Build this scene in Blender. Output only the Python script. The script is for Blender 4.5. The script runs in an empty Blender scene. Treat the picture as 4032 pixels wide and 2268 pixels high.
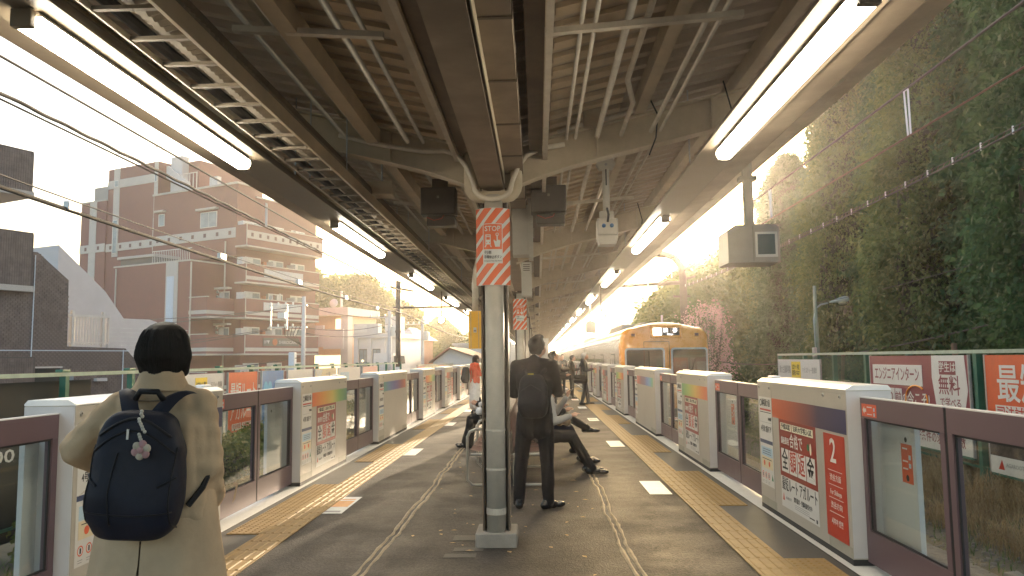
import bpy, bmesh, math, random
from mathutils import Vector, Matrix, Euler
rnd = random.Random(7)
SC = bpy.context.scene
COL = SC.collection
PI = math.pi
R = math.radians
# ------------------------------------------------------------------ camera
cam_d = bpy.data.cameras.new('camera')
cam_d.sensor_width = 36.0
cam_d.lens = 26.97
cam_d.clip_start = 0.05
cam_d.clip_end = 3000
cam = bpy.data.objects.new('camera', cam_d)
COL.objects.link(cam)
CAM_Z = 1.53
_yaw, _pitch, _roll = R(1.84), R(5.28), -0.012
_f = Vector((-math.sin(_yaw)*math.cos(_pitch), math.cos(_yaw)*math.cos(_pitch), math.sin(_pitch)))
_r = Vector((math.cos(_yaw), math.sin(_yaw), 0))
_u = _r.cross(_f)
_r2 = _r*math.cos(_roll) + _u*math.sin(_roll)
_u2 = -_r*math.sin(_roll) + _u*math.cos(_roll)
cam.matrix_world = Matrix(((_r2.x, _u2.x, -_f.x, 0), (_r2.y, _u2.y, -_f.y, 0), (_r2.z, _u2.z, -_f.z, CAM_Z), (0, 0, 0, 1)))
SC.camera = cam
# ------------------------------------------------------------------ sky and sun
SUN_EL, SUN_AZ = 7.5, 12.0           # degrees; azimuth to the right of the platform axis (+Y)
HAZE_D = 0.00115
world = bpy.data.worlds.new('World')
SC.world = world
world.use_nodes = True
nt = world.node_tree
sky = nt.nodes.new('ShaderNodeTexSky')
sky.sky_type = 'NISHITA'
sky.sun_disc = False
sky.sun_elevation = R(SUN_EL)
sky.sun_rotation = R(SUN_AZ)
sky.air_density = 1.0
sky.dust_density = 7.0
sky.ozone_density = 1.0
bg = nt.nodes['Background']
bg.inputs[1].default_value = 0.15
nt.links.new(sky.outputs[0], bg.inputs[0])
sun_d = bpy.data.lights.new('sun', 'SUN')
sun_d.energy = 2.4
sun_d.angle = R(0.8)
sun_d.color = (1.0, 0.80, 0.56)
sun = bpy.data.objects.new('sun', sun_d)
COL.objects.link(sun)
_sd = Vector((math.sin(R(SUN_AZ))*math.cos(R(SUN_EL)), math.cos(R(SUN_AZ))*math.cos(R(SUN_EL)), math.sin(R(SUN_EL))))
sun.rotation_euler = _sd.to_track_quat('Z', 'Y').to_euler()
SC.view_settings.view_transform = 'Standard'
SC.view_settings.look = 'None'
SC.view_settings.exposure = 2.8
SC.view_settings.gamma = 1.0
SC.cycles.max_bounces = 7
SC.cycles.diffuse_bounces = 4
SC.cycles.glossy_bounces = 3
SC.cycles.use_adaptive_sampling = True
SC.cycles.adaptive_threshold = 0.02
SC.cycles.transparent_max_bounces = 24
SC.cycles.volume_bounces = 0
SC.cycles.sample_clamp_indirect = 6.0

# ------------------------------------------------------------------ materials
MATS = {}
def mat(name, col, rough=0.6, metal=0.0, var=0.12, scale=6.0, bump=0.0, bscale=60.0, spec=0.5, emit=0.0, stain=0.0, stain_col=None, alpha=1.0, coat=0.0, trans=0.0, sss=0.0):
    """procedural principled material: base colour broken up by two noises, optional stains and bump"""
    if name in MATS: return MATS[name]
    m = bpy.data.materials.new(name)
    m.use_nodes = True
    n = m.node_tree.nodes; l = m.node_tree.links
    b = n['Principled BSDF']
    b.inputs['Roughness'].default_value = rough
    b.inputs['Metallic'].default_value = metal
    b.inputs['Specular IOR Level'].default_value = spec
    b.inputs['Coat Weight'].default_value = coat
    b.inputs['Transmission Weight'].default_value = trans
    c = (col[0], col[1], col[2], 1)
    b.inputs['Base Color'].default_value = c
    if emit > 0:
        b.inputs['Emission Color'].default_value = c
        b.inputs['Emission Strength'].default_value = emit
    if var > 0:
        tc = n.new('ShaderNodeTexCoord')
        nz = n.new('ShaderNodeTexNoise'); nz.inputs['Scale'].default_value = scale; nz.inputs['Detail'].default_value = 6; nz.inputs['Roughness'].default_value = 0.65
        l.new(tc.outputs['Object'], nz.inputs['Vector'])
        mr = n.new('ShaderNodeMapRange'); mr.inputs['From Min'].default_value = 0.3; mr.inputs['From Max'].default_value = 0.7
        mr.inputs['To Min'].default_value = 1-var; mr.inputs['To Max'].default_value = 1+var
        l.new(nz.outputs['Fac'], mr.inputs['Value'])
        mx = n.new('ShaderNodeVectorMath'); mx.operation = 'SCALE'; mx.inputs[0].default_value = col
        l.new(mr.outputs['Result'], mx.inputs['Scale'])
        out = mx.outputs[0]
        if stain > 0:
            n2 = n.new('ShaderNodeTexNoise'); n2.inputs['Scale'].default_value = scale*0.35; n2.inputs['Detail'].default_value = 8
            l.new(tc.outputs['Object'], n2.inputs['Vector'])
            m2 = n.new('ShaderNodeMapRange'); m2.inputs['From Min'].default_value = 0.52; m2.inputs['From Max'].default_value = 0.72
            m2.inputs['To Max'].default_value = stain
            l.new(n2.outputs['Fac'], m2.inputs['Value'])
            mm = n.new('ShaderNodeMix'); mm.data_type = 'RGBA'
            sc_ = stain_col or (col[0]*.45, col[1]*.4, col[2]*.35)
            mm.inputs['B'].default_value = (*sc_, 1)
            l.new(m2.outputs['Result'], mm.inputs['Factor']); l.new(out, mm.inputs['A'])
            out = mm.outputs['Result']
        l.new(out, b.inputs['Base Color'])
        rr = n.new('ShaderNodeMapRange'); rr.inputs['To Min'].default_value = max(0.02, rough-0.1); rr.inputs['To Max'].default_value = min(1, rough+0.1)
        l.new(nz.outputs['Fac'], rr.inputs['Value']); l.new(rr.outputs['Result'], b.inputs['Roughness'])
        if bump > 0:
            n3 = n.new('ShaderNodeTexNoise'); n3.inputs['Scale'].default_value = bscale; n3.inputs['Detail'].default_value = 4
            l.new(tc.outputs['Object'], n3.inputs['Vector'])
            bp = n.new('ShaderNodeBump'); bp.inputs['Strength'].default_value = bump; bp.inputs['Distance'].default_value = 0.01
            l.new(n3.outputs['Fac'], bp.inputs['Height']); l.new(bp.outputs['Normal'], b.inputs['Normal'])
    MATS[name] = m
    return m

def leaf_mat(name, col, col2, trans=0.45, rough=0.55):
    """leaf: diffuse + translucent so low sun shines through; hue varies from leaf to leaf"""
    m = bpy.data.materials.new(name); m.use_nodes = True
    n = m.node_tree.nodes; l = m.node_tree.links
    b = n['Principled BSDF']; out = n['Material Output']
    g = n.new('ShaderNodeNewGeometry')
    mm = n.new('ShaderNodeMix'); mm.data_type = 'RGBA'
    mm.inputs['A'].default_value = (*col, 1); mm.inputs['B'].default_value = (*col2, 1)
    l.new(g.outputs['Random Per Island'], mm.inputs['Factor'])
    l.new(mm.outputs['Result'], b.inputs['Base Color'])
    b.inputs['Roughness'].default_value = rough; b.inputs['Specular IOR Level'].default_value = 0.25
    t = n.new('ShaderNodeBsdfTranslucent'); l.new(mm.outputs['Result'], t.inputs['Color'])
    ms = n.new('ShaderNodeMixShader'); ms.inputs[0].default_value = trans
    l.new(b.outputs[0], ms.inputs[1]); l.new(t.outputs[0], ms.inputs[2]); l.new(ms.outputs[0], out.inputs['Surface'])
    MATS[name] = m
    return m

def glass_mat(name, tint=(0.92, 0.95, 0.93), refl=0.10):
    m = bpy.data.materials.new(name); m.use_nodes = True
    n = m.node_tree.nodes; l = m.node_tree.links
    for x in list(n): n.remove(x)
    out = n.new('ShaderNodeOutputMaterial')
    t = n.new('ShaderNodeBsdfTransparent'); t.inputs[0].default_value = (*tint, 1)
    g = n.new('ShaderNodeBsdfGlossy'); g.inputs['Roughness'].default_value = 0.03; g.inputs[0].default_value = (0.9, 0.9, 0.9, 1)
    lw = n.new('ShaderNodeLayerWeight'); lw.inputs[0].default_value = 0.5
    pw = n.new('ShaderNodeMath'); pw.operation = 'POWER'; pw.inputs[1].default_value = 5.0
    fr = n.new('ShaderNodeMath'); fr.operation = 'MULTIPLY_ADD'; fr.inputs[1].default_value = 0.9; fr.inputs[2].default_value = refl*0.45
    l.new(lw.outputs['Facing'], pw.inputs[0]); l.new(pw.outputs[0], fr.inputs[0])
    ms = n.new('ShaderNodeMixShader')
    l.new(fr.outputs[0], ms.inputs[0]); l.new(t.outputs[0], ms.inputs[1]); l.new(g.outputs[0], ms.inputs[2])
    l.new(ms.outputs[0], out.inputs[0])
    MATS[name] = m
    return m

def ramp_mat(name, stops, axis=1, rough=0.35):
    """colour bands along an object axis (generated coordinates): printed rainbow strips"""
    m = bpy.data.materials.new(name); m.use_nodes = True
    n = m.node_tree.nodes; l = m.node_tree.links
    b = n['Principled BSDF']; b.inputs['Roughness'].default_value = rough
    tc = n.new('ShaderNodeTexCoord'); sx = n.new('ShaderNodeSeparateXYZ'); cr = n.new('ShaderNodeValToRGB')
    l.new(tc.outputs['Generated'], sx.inputs[0]); l.new(sx.outputs[axis], cr.inputs[0])
    e = cr.color_ramp.elements
    while len(e) < len(stops): e.new(0.5)
    for i, (p, c) in enumerate(stops): e[i].position = p; e[i].color = (*c, 1)
    l.new(cr.outputs[0], b.inputs['Base Color'])
    MATS[name] = m
    return m

# ------------------------------------------------------------------ mesh helpers
class MB:
    """collects shapes, then becomes ONE mesh object"""
    def __init__(s): s.v = []; s.f = []
    def add(s, vs, fs):
        o = len(s.v); s.v += [tuple(p) for p in vs]; s.f += [tuple(i+o for i in f) for f in fs]; return s
    def box(s, x0, x1, y0, y1, z0, z1, M=None):
        vs = [Vector(p) for p in ((x0,y0,z0),(x1,y0,z0),(x1,y1,z0),(x0,y1,z0),(x0,y0,z1),(x1,y0,z1),(x1,y1,z1),(x0,y1,z1))]
        if M: vs = [M @ p for p in vs]
        return s.add(vs, [(0,3,2,1),(4,5,6,7),(0,1,5,4),(1,2,6,5),(2,3,7,6),(3,0,4,7)])
    def bbox(s, x0, x1, y0, y1, z0, z1, b=0.01, M=None):
        """box with chamfered edges"""
        bm = bmesh.new()
        vs = [bm.verts.new(p) for p in ((x0,y0,z0),(x1,y0,z0),(x1,y1,z0),(x0,y1,z0),(x0,y0,z1),(x1,y0,z1),(x1,y1,z1),(x0,y1,z1))]
        for f in [(0,3,2,1),(4,5,6,7),(0,1,5,4),(1,2,6,5),(2,3,7,6),(3,0,4,7)]: bm.faces.new([vs[i] for i in f])
        bmesh.ops.bevel(bm, geom=bm.edges[:], offset=b, segments=2, profile=0.5, affect='EDGES')
        bm.verts.index_update()
        v2 = [M @ v.co if M else v.co.copy() for v in bm.verts]
        s.add(v2, [[v.index for v in f.verts] for f in bm.faces]); bm.free(); return s
    def prism(s, poly, axis, a, b, M=None):
        """polygon (list of 2D points) extruded along an axis from a to b; poly axes are the other two in xyz order"""
        n = len(poly)
        def P(p, t):
            if axis == 0: q = (t, p[0], p[1])
            elif axis == 1: q = (p[0], t, p[1])
            else: q = (p[0], p[1], t)
            return M @ Vector(q) if M else Vector(q)
        vs = [P(p, a) for p in poly] + [P(p, b) for p in poly]
        fs = [tuple(range(n))[::-1], tuple(range(n, 2*n))] + [(i, (i+1) % n, n+(i+1) % n, n+i) for i in range(n)]
        return s.add(vs, fs)
    def tube(s, pts, r, n=10, caps=True):
        pts = [Vector(p) for p in pts]
        rr = r if isinstance(r, (list, tuple)) else [r]*len(pts)
        o = len(s.v); prev = None
        for i, p in enumerate(pts):
            d = (pts[min(i+1, len(pts)-1)] - pts[max(i-1, 0)])
            d = d.normalized() if d.length > 1e-9 else Vector((0, 0, 1))
            if prev is None:
                a = d.cross(Vector((0, 0, 1)))
                if a.length < 1e-3: a = d.cross(Vector((1, 0, 0)))
            else:
                a = prev - d*prev.dot(d)
                if a.length < 1e-6: a = d.orthogonal()
            a.normalize(); prev = a; b = d.cross(a)
            for k in range(n):
                t = 2*PI*k/n
                s.v.append(tuple(p + (a*math.cos(t) + b*math.sin(t))*rr[i]))
        for i in range(len(pts)-1):
            for k in range(n):
                s.f.append((o+i*n+k, o+i*n+(k+1) % n, o+(i+1)*n+(k+1) % n, o+(i+1)*n+k))
        if caps:
            s.f.append(tuple(o+k for k in range(n))[::-1]); e = o+(len(pts)-1)*n
            s.f.append(tuple(e+k for k in range(n)))
        return s
    def lathe(s, prof, n=16, M=None):
        """prof: (radius, z) pairs round z"""
        o = len(s.v)
        for r, z in prof:
            for k in range(n):
                t = 2*PI*k/n; p = Vector((r*math.cos(t), r*math.sin(t), z)); s.v.append(tuple(M @ p if M else p))
        for i in range(len(prof)-1):
            for k in range(n): s.f.append((o+i*n+k, o+i*n+(k+1) % n, o+(i+1)*n+(k+1) % n, o+(i+1)*n+k))
        s.f.append(tuple(o+k for k in range(n))[::-1]); e = o+(len(prof)-1)*n; s.f.append(tuple(e+k for k in range(n)))
        return s
    def ball(s, c, rx, ry, rz, n=12, m=8):
        return s.lathe([(max(1e-4, math.sin(PI*i/m)), -math.cos(PI*i/m)) for i in range(m+1)], n, Matrix.Translation(c) @ Matrix.Diagonal((rx, ry, rz, 1)))
    def grid(s, fn, nu, nv):
        o = len(s.v)
        for j in range(nv+1):
            for i in range(nu+1): s.v.append(tuple(fn(i/nu, j/nv)))
        for j in range(nv):
            for i in range(nu):
                a = o+j*(nu+1)+i; s.f.append((a, a+1, a+nu+2, a+nu+1))
        return s
    def mesh(s, name, material, smooth=False):
        me = bpy.data.meshes.new(name); me.from_pydata(s.v, [], s.f); me.update()
        if material: me.materials.append(MATS[material] if isinstance(material, str) else material)
        if smooth: me.shade_smooth()
        return me
    def build(s, name, material, parent=None, smooth=False, label=None, cat=None, group=None, kind=None, loc=None, rot=None):
        return link(name, s.mesh(name, material, smooth), parent, label, cat, group, kind, loc, rot)

def link(name, data, parent=None, label=None, cat=None, group=None, kind=None, loc=None, rot=None):
    o = bpy.data.objects.new(name, data); COL.objects.link(o)
    if parent is not None: o.parent = parent
    if loc is not None: o.location = loc
    if rot is not None: o.rotation_euler = rot
    return tag(o, label, cat, group, kind)
def tag(o, label=None, cat=None, group=None, kind=None):
    if label: o['label'] = label
    if cat: o['category'] = cat
    if group: o['group'] = group
    if kind or cat: o['kind'] = kind or 'thing'
    return o
def thing(name, label, cat, loc=(0, 0, 0), rz=0.0, group=None):
    return link(name, None, None, label, cat, group, None, loc, (0, 0, rz))
def copy_tree(o, parent=None):
    c = o.copy(); COL.objects.link(c); c.parent = parent
    for ch in list(o.children): copy_tree(ch, c)
    return c
def smooth_auto(me, ang=35):
    me.shade_smooth(); me.set_sharp_from_angle(angle=R(ang))
    return me
_TS = bpy.data.scenes.new('scratch')        # scratch scene: modifiers and text are evaluated here, away from the big scene
def bake_mesh(o):
    _TS.collection.objects.link(o); vl = _TS.view_layers[0]; vl.update()
    me = bpy.data.meshes.new_from_object(o.evaluated_get(vl.depsgraph))
    bpy.data.objects.remove(o)
    return me
TXT = {}
def text_mesh(body, size, bold=0.0, align='LEFT', width=None, aspect=1.0):
    k = (body, size, bold, align, width, aspect)
    if k in TXT: return TXT[k].copy()
    cu = bpy.data.curves.new('t', 'FONT'); cu.body = body; cu.size = size; cu.align_x = align; cu.align_y = 'CENTER'
    cu.offset = bold*size; cu.resolution_u = 2; cu.extrude = 0.0006; cu.space_line = 1.0
    me = bake_mesh(bpy.data.objects.new('t', cu))
    if width and len(me.vertices):
        xs = [v.co.x for v in me.vertices]; w = max(xs)-min(xs); x0 = min(xs)
        for v in me.vertices: v.co.x = ((v.co.x-x0)/w-0.5)*width if align == 'CENTER' else (v.co.x-x0)/w*width
    TXT[k] = me
    return me.copy()
def lettering(body, size, material, parent, loc, rot, bold=0.02, align='CENTER', width=None, name='lettering'):
    bold = min(bold, 0.011)         # heavier strokes would clog dense characters
    me = text_mesh(body, size, bold, align, width)
    me.materials.clear(); me.materials.append(MATS[material])
    return link(name, me, parent, None, None, None, None, loc, rot)
def ordinal(i):
    return ['first', 'second', 'third', 'fourth', 'fifth', 'sixth', 'seventh', 'eighth', 'ninth', 'tenth', 'eleventh', 'twelfth', 'thirteenth', 'fourteenth', 'fifteenth', 'sixteenth', 'seventeenth', 'eighteenth', 'nineteenth', 'twentieth'][i]
CX = -0.36          # centre line of the island platform

# common materials
def asphalt_mat():
    m = bpy.data.materials.new('asphalt'); m.use_nodes = True; n = m.node_tree.nodes; l = m.node_tree.links; b = n['Principled BSDF']; MATS['asphalt'] = m
    tc = n.new('ShaderNodeTexCoord')
    def nz(s_, d=4, r=.6):
        x = n.new('ShaderNodeTexNoise'); x.inputs['Scale'].default_value = s_; x.inputs['Detail'].default_value = d; x.inputs['Roughness'].default_value = r; l.new(tc.outputs['Object'], x.inputs['Vector']); return x.outputs['Fac']
    def mr(src, a0, a1, b0, b1):
        x = n.new('ShaderNodeMapRange'); x.inputs[1].default_value = a0; x.inputs[2].default_value = a1; x.inputs[3].default_value = b0; x.inputs[4].default_value = b1; l.new(src, x.inputs[0]); return x.outputs[0]
    def mul(p, q):
        x = n.new('ShaderNodeMath'); x.operation = 'MULTIPLY'; l.new(p, x.inputs[0]); l.new(q, x.inputs[1]); return x.outputs[0]
    vo = n.new('ShaderNodeTexVoronoi'); vo.inputs['Scale'].default_value = 75; l.new(tc.outputs['Object'], vo.inputs['Vector'])      # stones in the tar
    sp = mr(vo.outputs['Color'], .1, .95, .55, 1.75)
    k = mul(mul(sp, mr(nz(.9, 5), .3, .7, .72, 1.25)), mr(nz(6, 5), .3, .7, .8, 1.2))
    sc = n.new('ShaderNodeVectorMath'); sc.operation = 'SCALE'; sc.inputs[0].default_value = (0.037, 0.030, 0.0245); l.new(k, sc.inputs['Scale']); l.new(sc.outputs[0], b.inputs['Base Color'])
    l.new(mr(nz(1.6, 4), .3, .7, .55, .78), b.inputs['Roughness']); b.inputs['Specular IOR Level'].default_value = 0.32
    bp = n.new('ShaderNodeBump'); bp.inputs['Strength'].default_value = .55; bp.inputs['Distance'].default_value = .006; l.new(vo.outputs['Distance'], bp.inputs['Height']); l.new(bp.outputs['Normal'], b.inputs['Normal'])
asphalt_mat()
mat('asphalt_patch', (0.085, 0.075, 0.06), 0.7, var=0.25, scale=20)
mat('kerb_slab', (0.075, 0.07, 0.062), 0.6, var=0.2, scale=5, bump=0.2, bscale=120, stain=0.3)
mat('edge_white', (0.72, 0.71, 0.68), 0.5, var=0.08, scale=4, stain=0.25, stain_col=(0.45, 0.43, 0.4))
mat('tactile', (0.34, 0.215, 0.075), 0.6, var=0.2, scale=5, stain=0.55, stain_col=(0.22, 0.145, 0.06))
mat('mark_white', (0.78, 0.77, 0.74), 0.5, var=0.08, scale=8)
mat('crack_fill', (0.33, 0.26, 0.165), 0.7, var=0.3, scale=14)
mat('concrete', (0.30, 0.265, 0.22), 0.8, var=0.2, scale=5, bump=0.3, bscale=60, stain=0.4)
mat('ballast', (0.19, 0.17, 0.15), 0.9, var=0.45, scale=9, bump=1.0, bscale=22)
mat('soil', (0.13, 0.11, 0.075), 0.95, var=0.4, scale=1.5, bump=0.8, bscale=14)
mat('roof_paint', (0.52, 0.43, 0.30), 0.55, var=0.16, scale=3, stain=0.45, stain_col=(0.34, 0.25, 0.165), bump=0.05)
mat('deck_paint', (0.50, 0.40, 0.295), 0.62, var=0.14, scale=2, stain=0.35, stain_col=(0.35, 0.27, 0.19))
mat('dark_steel', (0.13, 0.095, 0.065), 0.6, var=0.25, scale=5, stain=0.5, stain_col=(0.06, 0.04, 0.03))
mat('girder_paint', (0.30, 0.23, 0.16), 0.6, var=0.2, scale=4, stain=0.6, stain_col=(0.16, 0.115, 0.08))
mat('conduit_paint', (0.60, 0.53, 0.42), 0.45, var=0.12, scale=9, stain=0.3)
mat('pipe_white', (0.47, 0.425, 0.35), 0.5, var=0.12, scale=5, stain=0.45, stain_col=(0.27, 0.22, 0.17))
mat('galv', (0.42, 0.42, 0.41), 0.42, 0.5, var=0.15, scale=10)
mat('black_plastic', (0.02, 0.02, 0.02), 0.5, var=0.2)
mat('rubber', (0.03, 0.03, 0.03), 0.8, var=0.2)
mat('brown_box', (0.095, 0.075, 0.055), 0.5, var=0.15)
mat('box_beige', (0.52, 0.49, 0.42), 0.5, var=0.08, stain=0.2)
mat('stop_red', (0.72, 0.13, 0.035), 0.45, var=0.05)
mat('paper_white', (0.66, 0.645, 0.61), 0.5, var=0.04)
mat('ink_dark', (0.03, 0.028, 0.03), 0.6, var=0.0)
mat('yellow_box', (0.75, 0.40, 0.03), 0.45, var=0.08, stain=0.2)
mat('rail_steel', (0.30, 0.26, 0.23), 0.35, 0.9, var=0.3)
mat('wood', (0.16, 0.11, 0.07), 0.7, var=0.3)
glass_mat('glass')
m = mat('tube_light', (1.0, 0.90, 0.72), 0.5, var=0.0, emit=6.5)
mat('lamp_yellow', (0.95, 0.95, 0.25), 0.4, var=0.0, emit=6.0)
# ------------------------------------------------------------------ ground, track beds, platform
PX0, PX1 = -3.28, 2.62          # platform edges
Y0, Y1 = -6.0, 130.0
RAIL_Z = -1.05
TRK_L, TRK_R = -4.85, 4.12
g = MB(); g.box(-300, 300, -60, 400, -3.0, -1.6); g.build('ground', 'soil', kind='structure')
for nm, tc in (('track_bed', TRK_L), ('track_bed', TRK_R)):
    def bed(u, v, tc=tc):
        y = -6 + v*330; x = tc + (u-0.5)*(6.6 if tc > 0 else 5.2)
        h = -1.30 - 0.28*max(0, abs(u-0.5)*2-0.62)/0.38
        return (x, y, h)
    MB().grid(bed, 12, 60).build(nm, 'ballast', kind='structure')
for tc, side in ((TRK_L, 'left'), (TRK_R, 'right')):
    for sx in (-0.5335, 0.5335):
        x = tc+sx
        b = MB(); b.prism([(x-.065, -1.21), (x+.065, -1.21), (x+.065, -1.195), (x+.012, -1.17), (x+.012, -1.10), (x+.034, -1.09), (x+.034, RAIL_Z), (x-.034, RAIL_Z), (x-.034, -1.09), (x-.012, -1.10), (x-.012, -1.17), (x-.065, -1.195)], 1, -6, 320)
        b.build('rail', 'rail_steel', label=f"{'inner' if (sx > 0) == (tc < 0) else 'outer'} steel rail of the {side} track beyond the {side} gates", cat='rail')
slp = MB(); slp.bbox(-1.0, 1.0, -0.11, 0.11, -0.09, 0.0, 0.015)
slm = slp.mesh('sleeper', 'concrete')
for tc, side in ((TRK_L, 'left'), (TRK_R, 'right')):
    for i in range(40):
        link('sleeper', slm, None, f'grey concrete sleeper under the rails of the {side} track', 'sleeper', f'sleepers of the {side} track', None, (tc, -0.5+i*0.62, -1.215))
p = MB()
p.prism([(PX0+.12, -1.4), (PX0+.12, -.22), (PX0, -.2), (PX0, 0), (PX1, 0), (PX1, -.2), (PX1-.12, -.22), (PX1-.12, -1.4)], 1, Y0, Y1)
plat = p.build('platform', 'asphalt', kind='structure')
# grey slab border between tactile line and gates, white edge slabs under the doors
def strip(name, x0, x1, z, material, y0=Y0, y1=Y1, parent=plat, th=0.003):
    return MB().box(x0, x1, y0, y1, z, z+th, None).build(name, material, parent)
L_IN, R_IN = -2.19, 1.53          # inner edges of the tactile lines
TW = 0.30
sl = MB().box(-.148, .148, -.148, .148, 0, .0035).mesh('slab', 'kerb_slab')
for (xa, xb, sd) in ((PX0+.42, L_IN-TW-.0, -1), (R_IN+TW, PX1-.42, 1)):
    MB().box(min(xa, xb), max(xa, xb), Y0, Y1, .0006, .0036).build('slab_border', 'kerb_slab', plat)
for (xa, xb) in ((PX0, PX0+.40), (PX1-.40, PX1)):
    MB().box(xa, xb, Y0, Y1, .0006, .0046).build('edge_strip', 'edge_white', plat)
# tactile tiles: four long bars (line tile) or studs (dot tile)
def tile_mesh(kind):
    b = MB(); b.box(-.148, .148, -.148, .148, 0, .008)
    if kind == 'line':
        for x in (-.111, -.037, .037, .111):
            b.add([(x-.016, -.135, .008), (x+.016, -.135, .008), (x+.016, .135, .008), (x-.016, .135, .008), (x-.009, -.128, .0135), (x+.009, -.128, .0135), (x+.009, .128, .0135), (x-.009, .128, .0135)],
                  [(4, 5, 6, 7), (0, 1, 5, 4), (1, 2, 6, 5), (2, 3, 7, 6), (3, 0, 4, 7)])
    else:
        for i in range(5):
            for j in range(5):
                x, y = -.12+.06*i, -.12+.06*j; q = [(math.cos(k*PI/3), math.sin(k*PI/3)) for k in range(6)]
                b.add([(x+.014*a, y+.014*c, .008) for a, c in q]+[(x+.007*a, y+.007*c, .013) for a, c in q], [(6, 7, 8, 9, 10, 11)]+[(k, (k+1) % 6, 6+(k+1) % 6, 6+k) for k in range(6)])
    return b
line_me = tile_mesh('line').mesh('tactile_tile', 'tactile'); dot_me = tile_mesh('dot').mesh('tactile_tile', 'tactile')
# gate layout: housings (start, end) per side; doors stand in the gaps
def layout(first, kinds):
    out = []; y = first
    for k in kinds:
        ln = 3.1 if k == 'L' else 2.28
        out.append((y, y+ln, k)); y += ln + 2.38
    return out
GATES_R = [(1.14, 3.42, 'B')] + layout(5.80, 'ABLBABLBABLBABLBABLB')
GATES_L = [(0.10, 2.38, 'B')] + layout(4.82, 'ABLBABLBABLBABLBABLB')
far = MB(); n_line = 0; n_dot = 0
for side, x_in, s in (('left', L_IN, -1), ('right', R_IN, 1)):
    G = GATES_L if s < 0 else GATES_R
    for j in range(int((Y1-2-0.6)/TW)):
        y = 0.6 + TW*(j+.5); x = x_in + s*TW/2
        door = any(a[1]-.1 < y < b[0]+.1 for a, b in zip(G[:-1], G[1:]))
        spots = [(x, line_me)]
        if door: spots += [(x+s*TW, dot_me)] + ([(x+s*TW*1.95, dot_me)] if s < 0 and False else [])
        for (xx, me) in spots:
            isl = me is line_me
            if (isl and j < 150) or (not isl and j < 150):
                o = link('tactile_tile', me, plat, None, None, None, None, (xx, y, .0042))
            else:
                far.box(xx-.148, xx+.148, y-.148, y+.148, .004, .014)
far.build('distant_tactile_paving', 'tactile', plat, kind='stuff')
# white notice panels glued to the floor at each door
mkm = MB().box(-.125, .125, -.46, .46, 0, .003).mesh('floor_panel', 'mark_white')
mat('print_orange', (0.75, 0.36, 0.12), 0.5, var=0.05)
mat('print_pink', (0.72, 0.42, 0.40), 0.5, var=0.05)
mat('print_grey', (0.30, 0.29, 0.28), 0.5, var=0.05)
for side, xx, G in (('left', -2.14+.02, GATES_L), ('right', 1.36, GATES_R)):
    for i, (a, b) in enumerate(zip(G[:-1], G[1:])):
        yc = (a[1]+b[0])/2
        if i > 9: break
        t = thing('floor_sticker', f"white queue sticker on the floor at the {ordinal(i)} {side} door from the camera", 'floor sticker', (xx, yc, .0015), 0, 'queue stickers on the platform floor')
        link('panel', mkm, t)
        if side == 'left' and i == 1:
            MB().box(-.10, .10, -.12, .22, .0032, .0042).build('printed_field', 'print_orange', t)
            MB().box(-.09, .09, -.40, -.33, .0032, .0042).build('printed_line', 'print_grey', t)
            MB().box(-.09, .09, .28, .33, .0032, .0042).build('printed_line', 'print_orange', t)
        elif i > 1 and i % 2 == 1 and side == 'right':
            MB().box(-.09, .09, -.2, .25, .0032, .0042).build('printed_field', 'print_pink', t)
# sealed cracks in the asphalt: two parallel wavering beads each
for side, xc in (('left', -1.295), ('right', 0.685)):
    t = thing('sealed_joint', f'pale double bead of joint sealant running along the {side} half of the platform', 'joint sealant', (xc, 0, 0))
    for off in (-.028, .028):
        b = MB(); vs = []
        q = random.Random(5 if xc < 0 else 9)
        n = 300; w = 0; path = []
        for k in range(n+1):
            y = 1.5+k*0.12; w = w*.9+q.uniform(-.012, .012)
            path.append((w+off+q.uniform(-.004, .004), y, q.uniform(.009, .021)))
        for i, (x, y, hw) in enumerate(path): vs += [(x-hw, y, .0012), (x, y, .0068), (x+hw, y, .0012)]
        fs = []
        for i in range(n): fs += [(3*i, 3*i+1, 3*i+4, 3*i+3), (3*i+1, 3*i+2, 3*i+5, 3*i+4)]
        b.add(vs, fs); b.build('bead', 'crack_fill', t)
# flat patches and dropped bits near the column
q = random.Random(3)
for i, (x, y, sx, sy) in enumerate(((-.62, 6.75, .13, .10), (-.58, 6.35, .12, .06), (-.63, 6.15, .13, .06))):
    tag(MB().box(x-sx/2-.06, x+sx/2+.06, y-sy, y+sy, .001, .003).build('repair_patch', 'asphalt_patch'), ['pale rectangular repair patch farthest of three beside the column base', 'middle pale repair patch beside the column base', 'pale repair patch nearest the camera beside the column base'][i], 'repair patch')
leaf = MB(); 
for i in range(60):
    x, y = q.uniform(-1.2, .6), q.uniform(4.9, 12); a = q.uniform(0, 6.3); L = q.uniform(.015, .045); W = L*.5
    M = Matrix.Translation((x, y, .004)) @ Matrix.Rotation(a, 4, 'Z')
    leaf.add([M @ Vector(p) for p in ((-L, 0, 0), (0, -W, .004), (L, 0, .002), (0, W, .004))], [(0, 1, 2, 3)])
mat('fallen_leaf', (0.45, 0.30, 0.14), 0.7, var=0.3, scale=30)
leaf.build('fallen_leaves', 'fallen_leaf', label='tiny dry leaf bits scattered on the asphalt around the column', cat='leaf litter', kind='stuff')
# ------------------------------------------------------------------ canopy: butterfly roof on centre columns
canopy = thing('platform_canopy', 'brown steel butterfly canopy of ribs, purlins and folded deck over the platform', 'canopy')
RY0, RY1 = -3.0, 124.0
SL = 0.235                                   # roof slope
def rib_top(d): return 3.34 + SL*d           # d = distance from the centre line
def deck_z(d): return rib_top(d) + 0.15
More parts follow.
